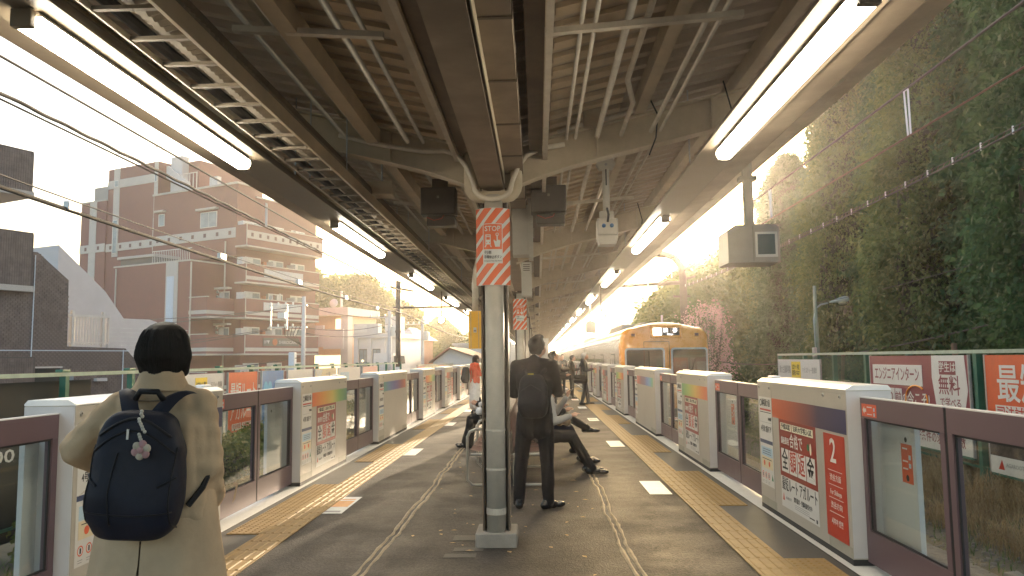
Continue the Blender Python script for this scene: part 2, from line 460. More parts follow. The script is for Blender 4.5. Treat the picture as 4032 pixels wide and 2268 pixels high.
# rib arm: web + flanges, slightly haunched at the column
def rib_arm(s):
    b = MB()
    N = 10; d1 = 3.06
    top = [(.06+(d1-.06)*i/N) for i in range(N+1)]
    def bot(d): return rib_top(d) - (.30 if d < 2.3 else .30-.14*(d-2.3)/.76) - .10*max(0, 1-d/.9)**2
    pl = [(CX+s*d, rib_top(d)-.012) for d in top] + [(CX+s*d, bot(d)+.012) for d in reversed(top)]
    b.prism(pl, 1, -.006, .006)
    for i in range(N):
        for fz, th in ((lambda d: rib_top(d), -.014), (bot, .014)):
            a, c = top[i], top[i+1]
            b.prism([(CX+s*a, fz(a)), (CX+s*c, fz(c)), (CX+s*c, fz(c)+th), (CX+s*a, fz(a)+th)], 1, -.075, .075)
    for d in (.9, 1.9):
        b.box(min(CX+s*d, CX+s*(d+.012)), max(CX+s*d, CX+s*(d+.012)), -.07, .07, bot(d)+.014, rib_top(d)-.014)
    return b.mesh('rib_arm', 'roof_paint')
rib_me = {s: rib_arm(s) for s in (-1, 1)}
mat('lit_fold', (0.60, 0.47, 0.31), 0.6, var=0.12, scale=5)
RIB_Y = [6.6+5*k for k in range(-1, 24)]
for y in RIB_Y:
    for s in (-1, 1): link('rib_arm', rib_me[s], canopy, None, None, None, None, (0, y, 0))
# purlins along the platform
def chan(d, s, w=.09, h=.15):
    x = CX+s*d; z = rib_top(d)
    return [(x-w/2, z+.002), (x+w/2, z+.002), (x+w/2, z+.014), (x-w/2+.01, z+.014), (x-w/2+.01, z+h-.014), (x+w/2, z+h-.014), (x+w/2, z+h-.002), (x-w/2, z+h-.002)]
for s in (-1, 1):
    for d in (.42, 1.28, 2.15, 2.98):
        MB().prism(chan(d, s), 1, RY0, RY1).build('purlin', 'roof_paint', canopy)
# folded trapezoid deck, profile along Y, sloping away from the centre
P = 0.25
def deck(s, y0, y1):
    b = MB(); prof = []
    n = int(round((y1-y0)/P))
    for i in range(n):
        y = y0+i*P
        prof += [(y, 0), (y+.085, 0), (y+.115, .075), (y+.22, .075)]
    prof.append((y1, 0))
    vs = []
    ds = [.0, .42, 1.28, 2.15, 3.28]
    for (y, h) in prof:
        for d in ds: vs.append((CX+s*d, y, deck_z(d)+h))
    k = len(ds); fs = []
    for i in range(len(prof)-1):
        for j in range(k-1):
            a = i*k+j; fs.append((a, a+1, a+k+1, a+k))
    return b.add(vs, fs)
for s in (-1, 1):
    y = RY0
    while y < RY1-.1:
        y2 = min(y+10, RY1)
        deck(s, y, y2-.004).build('deck_sheet', 'deck_paint', canopy)
        y = y2
    # pale boxes added under each fold near the centre, lit teeth put into colour
    x0 = CX+s*.50; x1 = CX+s*1.12
    if True:
        y = RY0
        cl = MB(); 
        while y < 46:
            za, zb = deck_z(.50)-.03, deck_z(1.12)-.03
            cl.add([(x0, y+.09, za-.002), (x0, y+.215, za-.002), (x1, y+.215, zb-.002), (x1, y+.09, zb-.002), (x0, y+.09, za+.03), (x0, y+.215, za+.03), (x1, y+.215, zb+.03), (x1, y+.09, zb+.03)],
                   [(0, 1, 2, 3), (4, 7, 6, 5), (0, 4, 5, 1), (1, 5, 6, 2), (2, 6, 7, 3), (3, 7, 4, 0)])
            y += P
        cl.build('fold_teeth', 'lit_fold', canopy, kind='stuff')
    # edge: fascia plate, gutter lip
    xe = CX+s*3.30; ze = deck_z(3.28)
    MB().prism([(xe, ze-.19), (xe+s*.012, ze-.19), (xe+s*.012, ze+.13), (xe, ze+.13)], 1, RY0, RY1).build('fascia', 'roof_paint', canopy)
    MB().prism([(xe+s*.013, ze-.17), (xe+s*.13, ze-.17), (xe+s*.13, ze-.02), (xe+s*.12, ze-.02), (xe+s*.12, ze-.16), (xe+s*.013, ze-.16)], 1, RY0, RY1).build('gutter', 'roof_paint', canopy)
    MB().prism([(xe-s*.16, ze-.20), (xe-s*.004, ze-.20), (xe-s*.004, ze-.15), (xe-s*.16, ze-.15)], 1, RY0, RY1).build('edge_angle', 'roof_paint', canopy)
# centre girder (H beam) under the ribs and box gutter beside it
gz = 3.0
g = MB(); g.box(-.475, -.275, RY0, RY1, gz, gz+.016); g.box(-.382, -.368, RY0, RY1, gz+.016, gz+.30); g.box(-.475, -.275, RY0, RY1, gz+.30, gz+.316)
g.build('girder', 'girder_paint', canopy)
g = MB(); g.box(-.262, -.10, RY0, RY1, gz+.14, gz+.32); 
duct = g.build('cable_duct', 'girder_paint', canopy)
jt = MB().box(-.268, -.094, -.012, .012, gz+.134, gz+.30).mesh('joint_band', 'dark_steel')
for k in range(40): link('joint_band', jt, duct, None, None, None, None, (0, 1.0+k*.83, 0))
MB().box(-.268, -.262, RY0, RY1, gz+.05, gz+.31).build('duct_lip', 'roof_paint', duct)
# dark slotted channels either side of the centre
for s, x in ((-1, -.60), (1, .01)):
    MB().box(x-.055, x+.055, RY0, RY1, 3.30, 3.42).build('slotted_channel', 'dark_steel', canopy)
    MB().box(x+s*.062, x+s*.10, RY0, RY1, 3.26, 3.30).build('flaking_angle', 'conduit_paint', canopy)
# conduits per bay, carried on cross bars
def bay_y(k): return RIB_Y[k]+.12, RIB_Y[k+1]-.12
cond = {1: [(.28, .014), (.36, .014), (.55, .024), (.66, .020), (1.02, .018), (1.10, .014)], -1: [(-.98, .017), (-1.12, .022), (-1.42, .013), (-1.50, .013), (-1.66, .016)]}
for s in (-1, 1):
    for j, (x, r) in enumerate(cond[s]):
        b = MB(); z = 3.40+abs(x-CX)*.07
        if s == 1 and j == 3:
            pts = [(x, RY0, z), (x, 5.1, z), (x, 5.25, z), (x+.10, 5.75, z), (x+.10, 5.9, z), (x+.10, 60, z)]
        else: pts = [(x, RY0, z), (x, 60, z)]
        b.tube(pts, r, 8); b.build('conduit', 'conduit_paint', canopy, smooth=True)
    for k in range(-1, 12):
        yb = 4.25+5*k
        xs = [c[0] for c in cond[s]]; a, c = (min(xs)-.08, max(xs)+.12) if s < 0 else (.05, 1.2)
        z1 = 3.36+.04
        M = Matrix.Translation((a, yb, 3.335 + (abs(a-CX))*.07)) @ Matrix.Rotation(-s*-.07 if s > 0 else .07, 4, 'Y')
        L = c-a
        b = MB()
        bar = MB(); sl_ = .07*(1 if s > 0 else -1)
        za = 3.345+abs(a-CX)*.07; zc = 3.345+abs(c-CX)*.07
        bar.prism([(a, za), (c, zc), (c, zc+.035), (a, za+.035)], 1, yb-.022, yb+.022)
        bar.build('cross_bar', 'conduit_paint', canopy)
# cable ladder tray, left, hung below the ribs with a corrugated hose in it
tx0, tx1, tz = -1.93, -1.60, 3.06
tray = thing('cable_tray', 'long cable ladder tray with pale rungs hung under the left half of the canopy', 'cable tray', (0, 0, 0))
MB().box(tx0, tx0+.012, RY0, 90, tz, tz+.03).build('side_rail', 'conduit_paint', tray)
MB().box(tx1-.02, tx1, RY0, 90, tz-.01, tz+.09).build('side_rail', 'roof_paint', tray)
mat('hose', (0.20, 0.165, 0.12), 0.6, var=0.12)
rm = MB().box(tx0+.012, tx1-.02, -.013, .013, tz+.004, tz+.022).mesh('rung', 'hose')
mat('hose', (0.20, 0.165, 0.12), 0.6, var=0.12)
for k in range(230): link('rung', rm, tray, None, None, None, None, (0, -1+.32*k, 0))
b = MB(); pts = []; rr = []
for k in range(int(46/.028)):
    y = -1+.028*k; pts.append((tx1-.135, y, tz+.142)); rr.append(.112 if k % 2 else .100)
b.tube(pts, rr, 12); b.build('corrugated_hose', 'hose', tray)
MB().tube([(tx0+.06, RY0, tz+.06), (tx0+.06, 90, tz+.06)], .03, 8).build('cable', 'black_plastic', tray)
for k in range(12):
    yy = 1.4+5*k
    for xx in (tx0+.005, tx1-.01):
        MB().tube([(xx, yy, tz+.04), (xx, yy, deck_z(abs(xx-CX)))], .006, 6).build('hanger_rod', 'galv', tray)
# outer longitudinal beam beside the tray on the left
MB().prism([(-1.46, 3.42), (-1.36, 3.42), (-1.36, 3.56), (-1.46, 3.56)], 1, RY0, RY1).build('purlin', 'roof_paint', canopy)
# light trunks with twin tubes, both sides
mat('lamp_body', (0.20, 0.16, 0.11), 0.5, var=0.05)
TUBE_Y = [3.08+5.0*k for k in range(-1, 19)]
for side, x in (('left', -2.15), ('right', 1.37)):
    s = 1 if x > 0 else -1
    trunk = thing('light_trunk', f'long beige lighting trunk hung along the {side} edge of the canopy', 'lighting trunk')
    MB().prism([(x-.15, 3.03), (x+.15, 3.03), (x+.15, 3.045), (x+.09, 3.05), (x+.09, 3.13), (x-.09, 3.13), (x-.09, 3.05), (x-.15, 3.045)], 1, RY0, 110).build('channel', 'lamp_body', trunk)
    MB().prism([(x+s*.152, 3.046), (x+s*.36, 3.075), (x+s*.36, 3.15), (x+s*.35, 3.15), (x+s*.35, 3.086), (x+s*.152, 3.057)], 1, RY0, 110).build('outer_wing', 'girder_paint', trunk)
    tm = MB().prism([(-.055, .029), (-.058, .005), (-.042, -.022), (-.02, -.030), (.02, -.030), (.042, -.022), (.058, .005), (.055, .029)], 1, 0, 2.40).mesh('light_bar', 'tube_light')
    em = MB().bbox(-.045, .045, -.02, .02, -.03, .05, .006).mesh('lamp_holder', 'lamp_body')
    bm_ = MB().prism([(-.06, .0305), (.06, .0305), (.045, .052), (-.045, .052)], 1, 0.0, 2.40).mesh('reflector', 'paper_white')
    for i, y in enumerate(TUBE_Y):
        if i == 0: continue
        t = thing('strip_lamp', f"lit strip lamp under the {side} trunk, {ordinal(i-1)} from the camera", 'lamp', (x, y, 2.975), 0, 'lit strip lamps under the canopy')
        link('light_bar', tm, t)
        link('reflector', bm_, t)
        for yy in (-.03, 2.43): link('lamp_holder', em, t, None, None, None, None, (0, yy, 0))
    for k in range(20):
        yy = 1.7+5*k
        MB().tube([(x, yy, 3.12), (x, yy, deck_z(abs(x-CX)))], .007, 6).build('hanger_rod', 'galv', trunk)
# columns: brown H post, white round rain pipe in front, plinth
def column(i, y):
    t = thing('canopy_column', f"brown steel canopy column with white round rain pipe and concrete plinth, {ordinal(i)} from the camera", 'column', (CX, y, 0), 0, 'canopy columns')
    b = MB(); b.box(-.115, -.100, -.10, .10, .1, 3.0); b.box(.100, .115, -.10, .10, .1, 3.0); b.box(-.10, .10, -.006, .006, .1, 3.0)
    b.build('post', 'dark_steel', t)
    MB().tube([(0, -.10, .06), (0, -.10, 2.93)], .079, 20).build('rain_pipe', 'pipe_white', t, smooth=True)
    for z in (.28, .62, .94, 1.62):
        h = .008 if z > .5 else .025
        MB().tube([(0, -.10, z-h), (0, -.10, z+h)], .0825, 20).build('pipe_collar', 'pipe_white', t)
    MB().bbox(-.17, .17, -.20, .18, -.02, .115, .012).build('plinth', 'concrete', t)
    return t
COLS = [column(i, 6.6+10*i) for i in range(10)]
# curved wrap sheet with STOP print
def wrap_sheet(i, y):
    t = thing('stop_sign_wrap', ['orange striped STOP button sheet wrapped round the nearest column', 'orange striped STOP button sheet wrapped round the second column'][i], 'sign', (CX-.005, y-.1, 2.15))
    H_ = .66; W = .145
    def sf(off):
        def f(u, v):
            a = (u-.5)*2
            return (W*a, -.088-off+ .075*a*a*abs(a)**.3, v*H_)
        return f
    MB().grid(sf(0), 14, 1).build('sheet', 'paper_white', t, smooth=True)
    # slanting orange stripes follow the curved sheet
    def pt(x, z, off=.002):
        a = max(-1, min(1, x/W)); return (x, -.088-off+.075*a*a*abs(a)**.3, z)
    def clip(poly, x0, x1, z0, z1):
        def cut(p, f):
            out = []
            for i_ in range(len(p)):
                a, b_ = p[i_], p[(i_+1) % len(p)]; fa, fb = f(a), f(b_)
                if fa >= 0: out.append(a)
                if (fa >= 0) != (fb >= 0): tt = fa/(fa-fb); out.append((a[0]+(b_[0]-a[0])*tt, a[1]+(b_[1]-a[1])*tt))
            return out
        for f in (lambda q_: q_[0]-x0, lambda q_: x1-q_[0], lambda q_: q_[1]-z0, lambda q_: z1-q_[1]):
            if len(poly) < 3: return poly
            poly = cut(poly, f)
        return poly
    inner = (-.083, .083, .185, .525)
    for k in range(-7, 8):
        c = k*.125
        stripe = MB(); NS = 16
        for q_ in range(NS):
            xa, xb = -W+2*W*q_/NS, -W+2*W*(q_+1)/NS
            base = [(xa, c+xa*1.25+.33-.042), (xb, c+xb*1.25+.33-.042), (xb, c+xb*1.25+.33+.042), (xa, c+xa*1.25+.33+.042)]
            regs = [(xa, xb, 0.002, H_-.002)] if (xb <= inner[0] or xa >= inner[1]) else [(xa, xb, 0.002, inner[2]), (xa, xb, inner[3], H_-.002)]
            if xa < inner[0] < xb: regs = [(xa, inner[0], .002, H_-.002), (inner[0], xb, .002, inner[2]), (inner[0], xb, inner[3], H_-.002)]
            if xa < inner[1] < xb: regs = [(inner[1], xb, .002, H_-.002), (xa, inner[1], .002, inner[2]), (xa, inner[1], inner[3], H_-.002)]
            for rg in regs:
                pp = clip(base, *rg)
                if len(pp) >= 3: stripe.add([pt(*e_) for e_ in pp], [tuple(range(len(pp)))])
        if stripe.f: stripe.build('stripe', 'stop_red', t)
    MB().grid(lambda u, v: pt(-.078+.156*u, .305+.215*v, .0025), 8, 1).build('red_panel', 'stop_red', t)
    rx = (PI/2, 0, 0)
    lettering('STOP', .062, 'paper_white', t, (0, -.094, .478), rx, .03, width=.132)
    # train pictogram
    pic = thing_part('train_symbol', t)
    yb = -.0925
    def plate(n, x0, x1, z0, z1, m_, o=0.0, par=pic): MB().box(x0, x1, yb-o-.0008, yb-o, z0, z1).build(n, m_, par)
    plate('body', -.060, -.016, .345, .430, 'paper_white'); plate('window', -.053, -.023, .385, .408, 'stop_red', .001); plate('window', -.052, -.024, .415, .423, 'stop_red', .001)
    for xx in (-.05, -.026): plate('light', xx-.004, xx+.004, .358, .366, 'stop_red', .001)
    for s_ in (-1, 1): MB().prism([(-.038+s_*.012, .343), (-.038+s_*.020, .343), (-.038+s_*.030, .322), (-.038+s_*.022, .322)], 1, yb-.0008, yb).build('rail_mark', 'paper_white', pic)
    hand = thing_part('hand_symbol', t)
    MB().prism([(.022, .325), (.060, .325), (.066, .375), (.058, .382), (.044, .384), (.044, .425), (.034, .425), (.034, .37), (.022, .376), (.012, .386), (.008, .380)], 1, yb-.0008, yb).build('hand', 'paper_white', hand)
    rg = MB(); q1 = [(math.cos(2*PI*k/16), math.sin(2*PI*k/16)) for k in range(16)]
    rg.add([(.039+.014*a, yb, .43+.014*b_) for a, b_ in q1]+[(.039+.009*a, yb, .43+.009*b_) for a, b_ in q1], [(k, (k+1) % 16, 16+(k+1) % 16, 16+k) for k in range(16)]); rg.build('ring', 'paper_white', hand)
    lettering('列車', .032, 'ink_dark', t, (-.072, -.093, .275), rx, .012, 'LEFT')
    lettering('非常停止ボタン', .032, 'ink_dark', t, (-.072, -.093, .237), rx, .012, 'LEFT', width=.148)
    lettering('Emergency Train Stop Button', .014, 'ink_dark', t, (-.072, -.093, .205), rx, .008, 'LEFT', width=.148)
    return t
def thing_part(name, parent):
    return link(name, None, parent)
wrap_sheet(0, 6.6); wrap_sheet(1, 16.6)
# ------------------------------------------------------------------ platform gates
mat('gate_cream', (0.44, 0.405, 0.345), 0.42, var=0.07, scale=3, stain=0.28, stain_col=(0.33, 0.295, 0.24))
mat('gate_top', (0.80, 0.80, 0.79), 0.35, var=0.03, scale=3)
mat('gate_side', (0.56, 0.545, 0.54), 0.45, var=0.04, scale=3)
mat('gate_kick', (0.33, 0.31, 0.25), 0.5, var=0.15)
mat('door_mauve', (0.125, 0.080, 0.092), 0.45, 0.15, var=0.07, scale=4)
mat('door_seal', (0.015, 0.015, 0.016), 0.7, var=0.1)
mat('poster_red', (0.30, 0.035, 0.022), 0.4, var=0.35, scale=2.5)
mat('poster_cream', (0.78, 0.74, 0.56), 0.45, var=0.04)
mat('panel_red', (0.50, 0.038, 0.016), 0.4, var=0.05)
mat('sticker_orange', (0.68, 0.105, 0.035), 0.45, var=0.05)
mat('navy', (0.045, 0.07, 0.15), 0.4, var=0.05)
mat('light_blue', (0.42, 0.58, 0.68), 0.45, var=0.05)
mat('pale_tan', (0.70, 0.60, 0.40), 0.45, var=0.05)
mat('green_ink', (0.05, 0.22, 0.09), 0.5, var=0.05)
mat('text_orange', (0.62, 0.10, 0.03), 0.5, var=0)
ramp_mat('band_orange_navy', [(0, (0.62, 0.10, 0.025)), (.25, (0.48, 0.085, 0.035)), (.55, (0.20, 0.055, 0.06)), (.68, (0.06, 0.04, 0.09)), (1, (0.035, 0.04, 0.11))], 0)
ramp_mat('band_green_red', [(0, (0.10, 0.34, 0.13)), (.3, (0.40, 0.50, 0.10)), (.55, (0.68, 0.46, 0.08)), (.8, (0.68, 0.20, 0.04)), (1, (0.62, 0.10, 0.03))], 0)
ramp_mat('band_orange_green', [(0, (0.68, 0.13, 0.03)), (.3, (0.70, 0.30, 0.05)), (.55, (0.62, 0.50, 0.11)), (.75, (0.22, 0.42, 0.12)), (1, (0.05, 0.24, 0.16))], 0)
ramp_mat('band_right_long', [(0, (0.60, 0.10, 0.04)), (.16, (0.45, 0.09, 0.05)), (.3, (0.20, 0.07, 0.10)), (.5, (0.16, 0.09, 0.22)), (.66, (0.10, 0.20, 0.52)), (.82, (0.12, 0.34, 0.55)), (1, (0.12, 0.40, 0.20))], 0)
ramp_mat('band_left_long', [(0, (0.07, 0.30, 0.22)), (.2, (0.08, 0.20, 0.40)), (.42, (0.08, 0.10, 0.36)), (.62, (0.15, 0.07, 0.26)), (.8, (0.30, 0.06, 0.08)), (1, (0.60, 0.12, 0.03))], 0)
FLAT = (PI/2, 0, 0)
def plate(name, x0, x1, z0, z1, material, parent, off, th=.0012):
    return MB().box(x0, x1, -off-th, -off, z0, z1).build(name, material, parent)
def disc(name, x, z, r, material, parent, off, inner=0.0, n=18):
    b = MB(); q = [(math.cos(2*PI*k/n), math.sin(2*PI*k/n)) for k in range(n)]
    if inner:
        b.add([(x+r*a, -off, z+r*c) for a, c in q]+[(x+inner*a, -off, z+inner*c) for a, c in q], [(k, (k+1) % n, n+(k+1) % n, n+k) for k in range(n)])
    else: b.add([(x+r*a, -off, z+r*c) for a, c in q], [tuple(range(n))])
    return b.build(name, material, parent)
def info_column(t, detail):
    c = plate('info_strip', .04, .45, .25, 1.12, 'paper_white', t, .0015)
    plate('red_rule', .07, .43, .985, 1.003, 'panel_red', c, .003); plate('black_rule', .07, .43, .965, .972, 'ink_dark', c, .003)
    plate('blue_rule', .04, .45, .66, .695, 'navy', c, .003)
    if detail:
        lettering('駒場東大前', .078, 'ink_dark', c, (.275, -.004, 1.06), FLAT, .018, width=.27)
        disc('station_mark', .10, 1.06, .036, 'ink_dark', c, .004, .024)
        lettering('4号車 2番ドア', .07, 'ink_dark', c, (.25, -.004, .80), FLAT, .008, width=.33)
        lettering('井の頭線', .035, 'ink_dark', c, (.38, -.004, .905), FLAT, .006, width=.10)
        plate('thin_rule', .07, .43, .868, .871, 'print_grey', c, .003)
    else: lettering('4 2', .09, 'ink_dark', c, (.24, -.004, .79), FLAT, .008)
    plate('blue_notice', .07, .43, .535, .625, 'light_blue', c, .003); plate('tan_notice', .07, .43, .415, .53, 'pale_tan', c, .003)
    if detail:
        for i in range(3): plate('print_line', .12, .38, .60-.022*i, .606-.022*i, 'navy', c, .0045)
        for xx in (.16, .32): disc('figure_mark', xx, .465, .028, 'sticker_orange', c, .0045)
        plate('print_line', .10, .40, .505, .511, 'ink_dark', c, .0045)
    for i in range(3):
        disc('ban_ring', .10+.095*i, .345, .034, 'sticker_orange', c, .003, .026, 14)
        if detail:
            plate('ban_figure', .093+.095*i, .107+.095*i, .328, .362, 'ink_dark', c, .0032)
            plate('print_line', .075+.095*i, .125+.095*i, .285, .289, 'print_grey', c, .003); plate('print_line', .075+.095*i, .118+.095*i, .27, .274, 'print_grey', c, .003)
    MB().add([(.375, -.0035, .315), (.435, -.0035, .315), (.405, -.0035, .378)], [(0, 1, 2)]).build('warning_triangle', 'green_ink', c)
def poster(t, detail):
    p_ = plate('poster', .67, 1.63, .14, .94, 'paper_white', t, .0015)
    plate('red_field', .67, 1.63, .42, .94, 'poster_red', p_, .003)
    plate('headline_box', .72, 1.02, .845, .91, 'poster_cream', p_, .0045); plate('headline_box', 1.04, 1.57, .845, .91, 'poster_cream', p_, .0045)
    xs = [.715+.222*i for i in range(4)]
    for i, ch in enumerate('全額返金'):
        plate('word_tile', xs[i], xs[i]+.205, .465, .675, 'paper_white', p_, .0045)
        lettering(ch, .205, 'ink_dark' if i in (0, 3) else 'panel_red', p_, (xs[i]+.1025, -.0062, .567), FLAT, .028, width=.165)
    lettering('合格で', .135, 'paper_white', p_, (1.13, -.0045, .755), FLAT, .025, width=.33)
    lettering('講座費用', .07, 'paper_white', p_, (.83, -.0045, .745), FLAT, .015, width=.22)
    lettering('最短ルート アガルート', .13, 'ink_dark', p_, (1.15, -.003, .345), FLAT, .028, width=.90)
    disc('figure_mark', 1.44, .755, .03, 'green_ink', p_, .0045); MB().ball((0, 0, 0), .022, .001, .05, 8, 6).build('figure_mark', 'poster_cream', p_, loc=(1.50, -.0055, .745)); disc('figure_mark', 1.53, .715, .018, 'panel_red', p_, .005)
    lettering('予備試験', .055, 'ink_dark', p_, (.87, -.0062, .876), FLAT, .022, width=.26)
    lettering('法科大学院入試', .055, 'ink_dark', p_, (1.305, -.0062, .876), FLAT, .022, width=.47)
    if detail:
        lettering('資料請求・受講相談受付中', .05, 'ink_dark', p_, (1.24, -.003, .245), FLAT, .02, width=.46)
        MB().add([(.705, -.0035, .20), (.76, -.0035, .20), (.735, -.0035, .275)], [(0, 1, 2)]).build('logo_mark', 'panel_red', p_)
        lettering('AGAROOT', .035, 'print_grey', p_, (.87, -.003, .23), FLAT, .004, width=.16)
        for i in range(3): plate('print_line', 1.03, 1.40, .205-.016*i, .209-.016*i, 'print_grey', p_, .003)
        plate('print_line', 1.40, 1.52, .165, .175, 'ink_dark', p_, .003); plate('print_mark', 1.56, 1.59, .155, .185, 'ink_dark', p_, .003)
def housing(side, idx, kind, ya, yb):
    ln = yb-ya; s = 1 if side == 'right' else -1
    near = idx
    kd = {'A': 'orange to navy band', 'B': 'rainbow band', 'L': 'long body and multicolour band'}[kind]
    xf = 2.27 if s > 0 else -2.93
    t = thing('gate_housing', f"white {side} platform gate housing with {kd}, {ordinal(idx)} from the camera", 'platform gate', (xf, yb if s > 0 else ya, 0), -PI/2 if s > 0 else PI/2, f'gate housings on the {side} side')
    detail = idx <= 3
    b = MB()
    b.prism([(0.0, .05), (0.0, 1.262), (.012, 1.275), (.33, 1.275), (.33, .05)], 0, 0, ln)   # poly in (y,z)
    b.build('body', 'gate_cream', t)
    # lid: sloping front edge, chamfered
    MB().prism([(-.003, 1.268), (-.003, 1.274), (.05, 1.304), (.31, 1.304), (.333, 1.280), (.333, 1.268)], 0, -.004, ln+.004).build('lid', 'gate_top', t)
    e = 'gate_side'
    for x0, x1 in ((-.006, -.0005), (ln+.0005, ln+.006)):
        MB().box(x0, x1, .004, .33, .06, 1.262).build('end_panel', e, t)
    MB().bbox(.02 if s > 0 else ln-.17, .17 if s > 0 else ln-.02, (.10), .19, 1.302, 1.328, .012).build('lid_lamp', 'gate_top', t)
    MB().box(.0, ln, -.001, .34, .006, .05).build('base_plinth', 'rubber', t)
    MB().box(ln*.80, ln-.001, -.0012, .002, .05, .13).build('kick_plate', 'gate_kick', t); MB().box(.001, .50, -.0012, .002, .05, .13).build('kick_plate', 'gate_kick', t)
    MB().box(.462, .466, -.0015, .002, .05, 1.26).build('panel_seam', 'gate_kick', t)
    if kind == 'A': MB().box(1.76, ln, -.0015, .002, 1.240, 1.243).build('panel_seam', 'gate_kick', t)
    sm = MB().lathe([(.017, 0), (.017, .004), (.008, .006)], 10, Matrix.Rotation(PI/2, 4, 'X')).mesh('lock_screw', 'galv')
    sd_ = MB().lathe([(.007, 0), (.007, .008)], 8, Matrix.Rotation(PI/2, 4, 'X')).mesh('keyhole', 'ink_dark')
    for x in (.06, .40, ln-.45, ln-.11):
        o = link('lock_screw', sm, t, None, None, None, None, (x, 0, 1.215)); link('keyhole', sd_, o)
    if s > 0: band = {'A': 'band_orange_navy', 'B': 'band_green_red', 'L': 'band_right_long'}[kind]
    else: band = {'A': 'band_orange_navy', 'B': 'band_orange_green', 'L': 'band_left_long'}[kind]
    if idx <= 8: info_column(t, detail)
    plate('colour_band', .47, ln-.01 if kind != 'L' else ln-.25, .94, 1.12, band, t, .0015)
    if idx <= 8 and kind in 'AB': poster(t, detail)
    if kind == 'A':
        p2 = plate('number_panel', 1.80, 2.22, .13, .92, 'panel_red', t, .0015)
        lettering('2' if idx < 4 else '3', .26, 'paper_white', p2, (1.985, -.003, .785), FLAT, .012)
        for z in (.64, .53, .43, .32): plate('rule', 1.87, 2.15, z, z+.004, 'paper_white', p2, .003)
        for z, tx in ((.585, '渋谷方面'), (.475, 'For Shibuya'), (.375, '渋谷方向'), (.25, '시부야 방면')):
            lettering(tx, .055, 'paper_white', p2, (2.01, -.003, z), FLAT, .004, width=.22)
    # rear guard panel reaching behind the neighbouring doors
    for x0, x1 in ((-.14 if (s < 0 and idx == 0) else -.55, .0), (ln, ln+.55)):
        rp = MB().box(min(x0, x1), max(x0, x1), .225, .26, .06, 1.04).build('rear_panel', 'gate_side', t)
        xm = (x0+x1)/2
        if idx < 5:
            disc('round_cap', x0+.42 if x0 > 0 else x1-.42, .95, .018, 'ink_dark', rp, -.2235)
            if x0 > 0 and s > 0:
                st = MB().box(x0+.35, x0+.50, .222, .2248, .66, .92).build('orange_label', 'sticker_orange', rp)
                for zz in (.885, .80, .75): MB().box(x0+.37, x0+.44, .2208, .2216, zz, zz+.01).build('print_line', 'paper_white', rp)
                for zz in (.82, .765): MB().box(x0+.455, x0+.485, .2208, .2216, zz, zz+.03).build('print_mark', 'light_blue', rp)
                disc('round_cap', x0+.43, .695, .022, 'ink_dark', rp, -.2205)
    return t
def door_leaf(side, idx, which, ya, yb, w_label):
    s = 1 if side == 'right' else -1; ln = yb-ya
    xf = (2.27 if s > 0 else -2.93)
    t = thing('sliding_gate', f"mauve framed glass sliding gate door, {w_label} leaf of the {ordinal(idx)} {side} opening", 'gate door', (xf + s*.10, yb if s > 0 else ya, 0), -PI/2 if s > 0 else PI/2, f'sliding gate doors on the {side} side')
    y0, y1 = 0.0, .05
    MB().box(0, ln, y0, y1, 1.07, 1.215).build('top_rail', 'door_mauve', t)
    MB().box(0, ln, y0-.002, y1+.002, 1.2155, 1.2225).build('rail_cap', 'gate_side', t)
    MB().box(0, ln, y0, y1, .04, .27).build('bottom_rail', 'door_mauve', t)
    MB().box(.001, .055, y0, y1, .271, 1.069).build('stile', 'door_mauve', t); MB().box(ln-.055, ln-.001, y0, y1, .271, 1.069).build('stile', 'door_mauve', t)
    # closing edge: the end away from its housing
    closing_at_end = which == 'first'
    xe = ln if closing_at_end else 0
    MB().box(min(xe, xe+(.014 if closing_at_end else -.014)), max(xe, xe+(.014 if closing_at_end else -.014)), y0+.003, y1-.003, .045, 1.21).build('edge_seal', 'door_seal', t)
    MB().box(.056, ln-.056, .022, .028, .272, 1.068).build('pane', 'glass', t)
    for x0, x1 in ((.055, .068), (ln-.068, ln-.055)): MB().box(x0, x1, .012, .0215, .272, 1.068).build('pane_gasket', 'door_seal', t)
    for z0, z1 in ((.272, .284), (1.056, 1.068)): MB().box(.069, ln-.069, .012, .0215, z0, z1).build('pane_gasket', 'door_seal', t)
    if which == 'first' and idx < 7:
        st = plate('orange_sticker', .03, .27, 1.085, 1.175, 'sticker_orange', t, .0008)
        MB().add([(.045, -.003, 1.13), (.075, -.003, 1.158), (.075, -.003, 1.142), (.105, -.003, 1.142), (.105, -.003, 1.118), (.075, -.003, 1.118), (.075, -.003, 1.102)], [(0, 1, 2, 3, 4, 5, 6)]).build('arrow', 'paper_white', st)
        plate('print_line', .12, .20, 1.15, 1.158, 'paper_white', st, .0022); plate('print_line', .12, .20, 1.10, 1.106, 'paper_white', st, .0022)
        for z in (1.14, 1.105): plate('print_mark', .225, .245, z-.012, z+.012, 'light_blue', st, .0022)
    return t
for side, G in (('left', GATES_L), ('right', GATES_R)):
    for i, (a, b_, k) in enumerate(G):
        if i == 0 or i > 16: continue
        housing(side, i-1, k, a, b_)
    for i, (A, B) in enumerate(zip(G[:-1], G[1:])):
        if i > 13: break
        ya, yb = A[1]+.01, B[0]-.01; ym = (ya+yb)/2
        if side == 'right':   # reading order: far leaf first
            door_leaf(side, i, 'first', ym+.016, yb, 'far'); door_leaf(side, i, 'second', ya, ym-.016, 'near')
        else:
            door_leaf(side, i, 'first', ya, ym-.016, 'near'); door_leaf(side, i, 'second', ym+.016, yb, 'far')
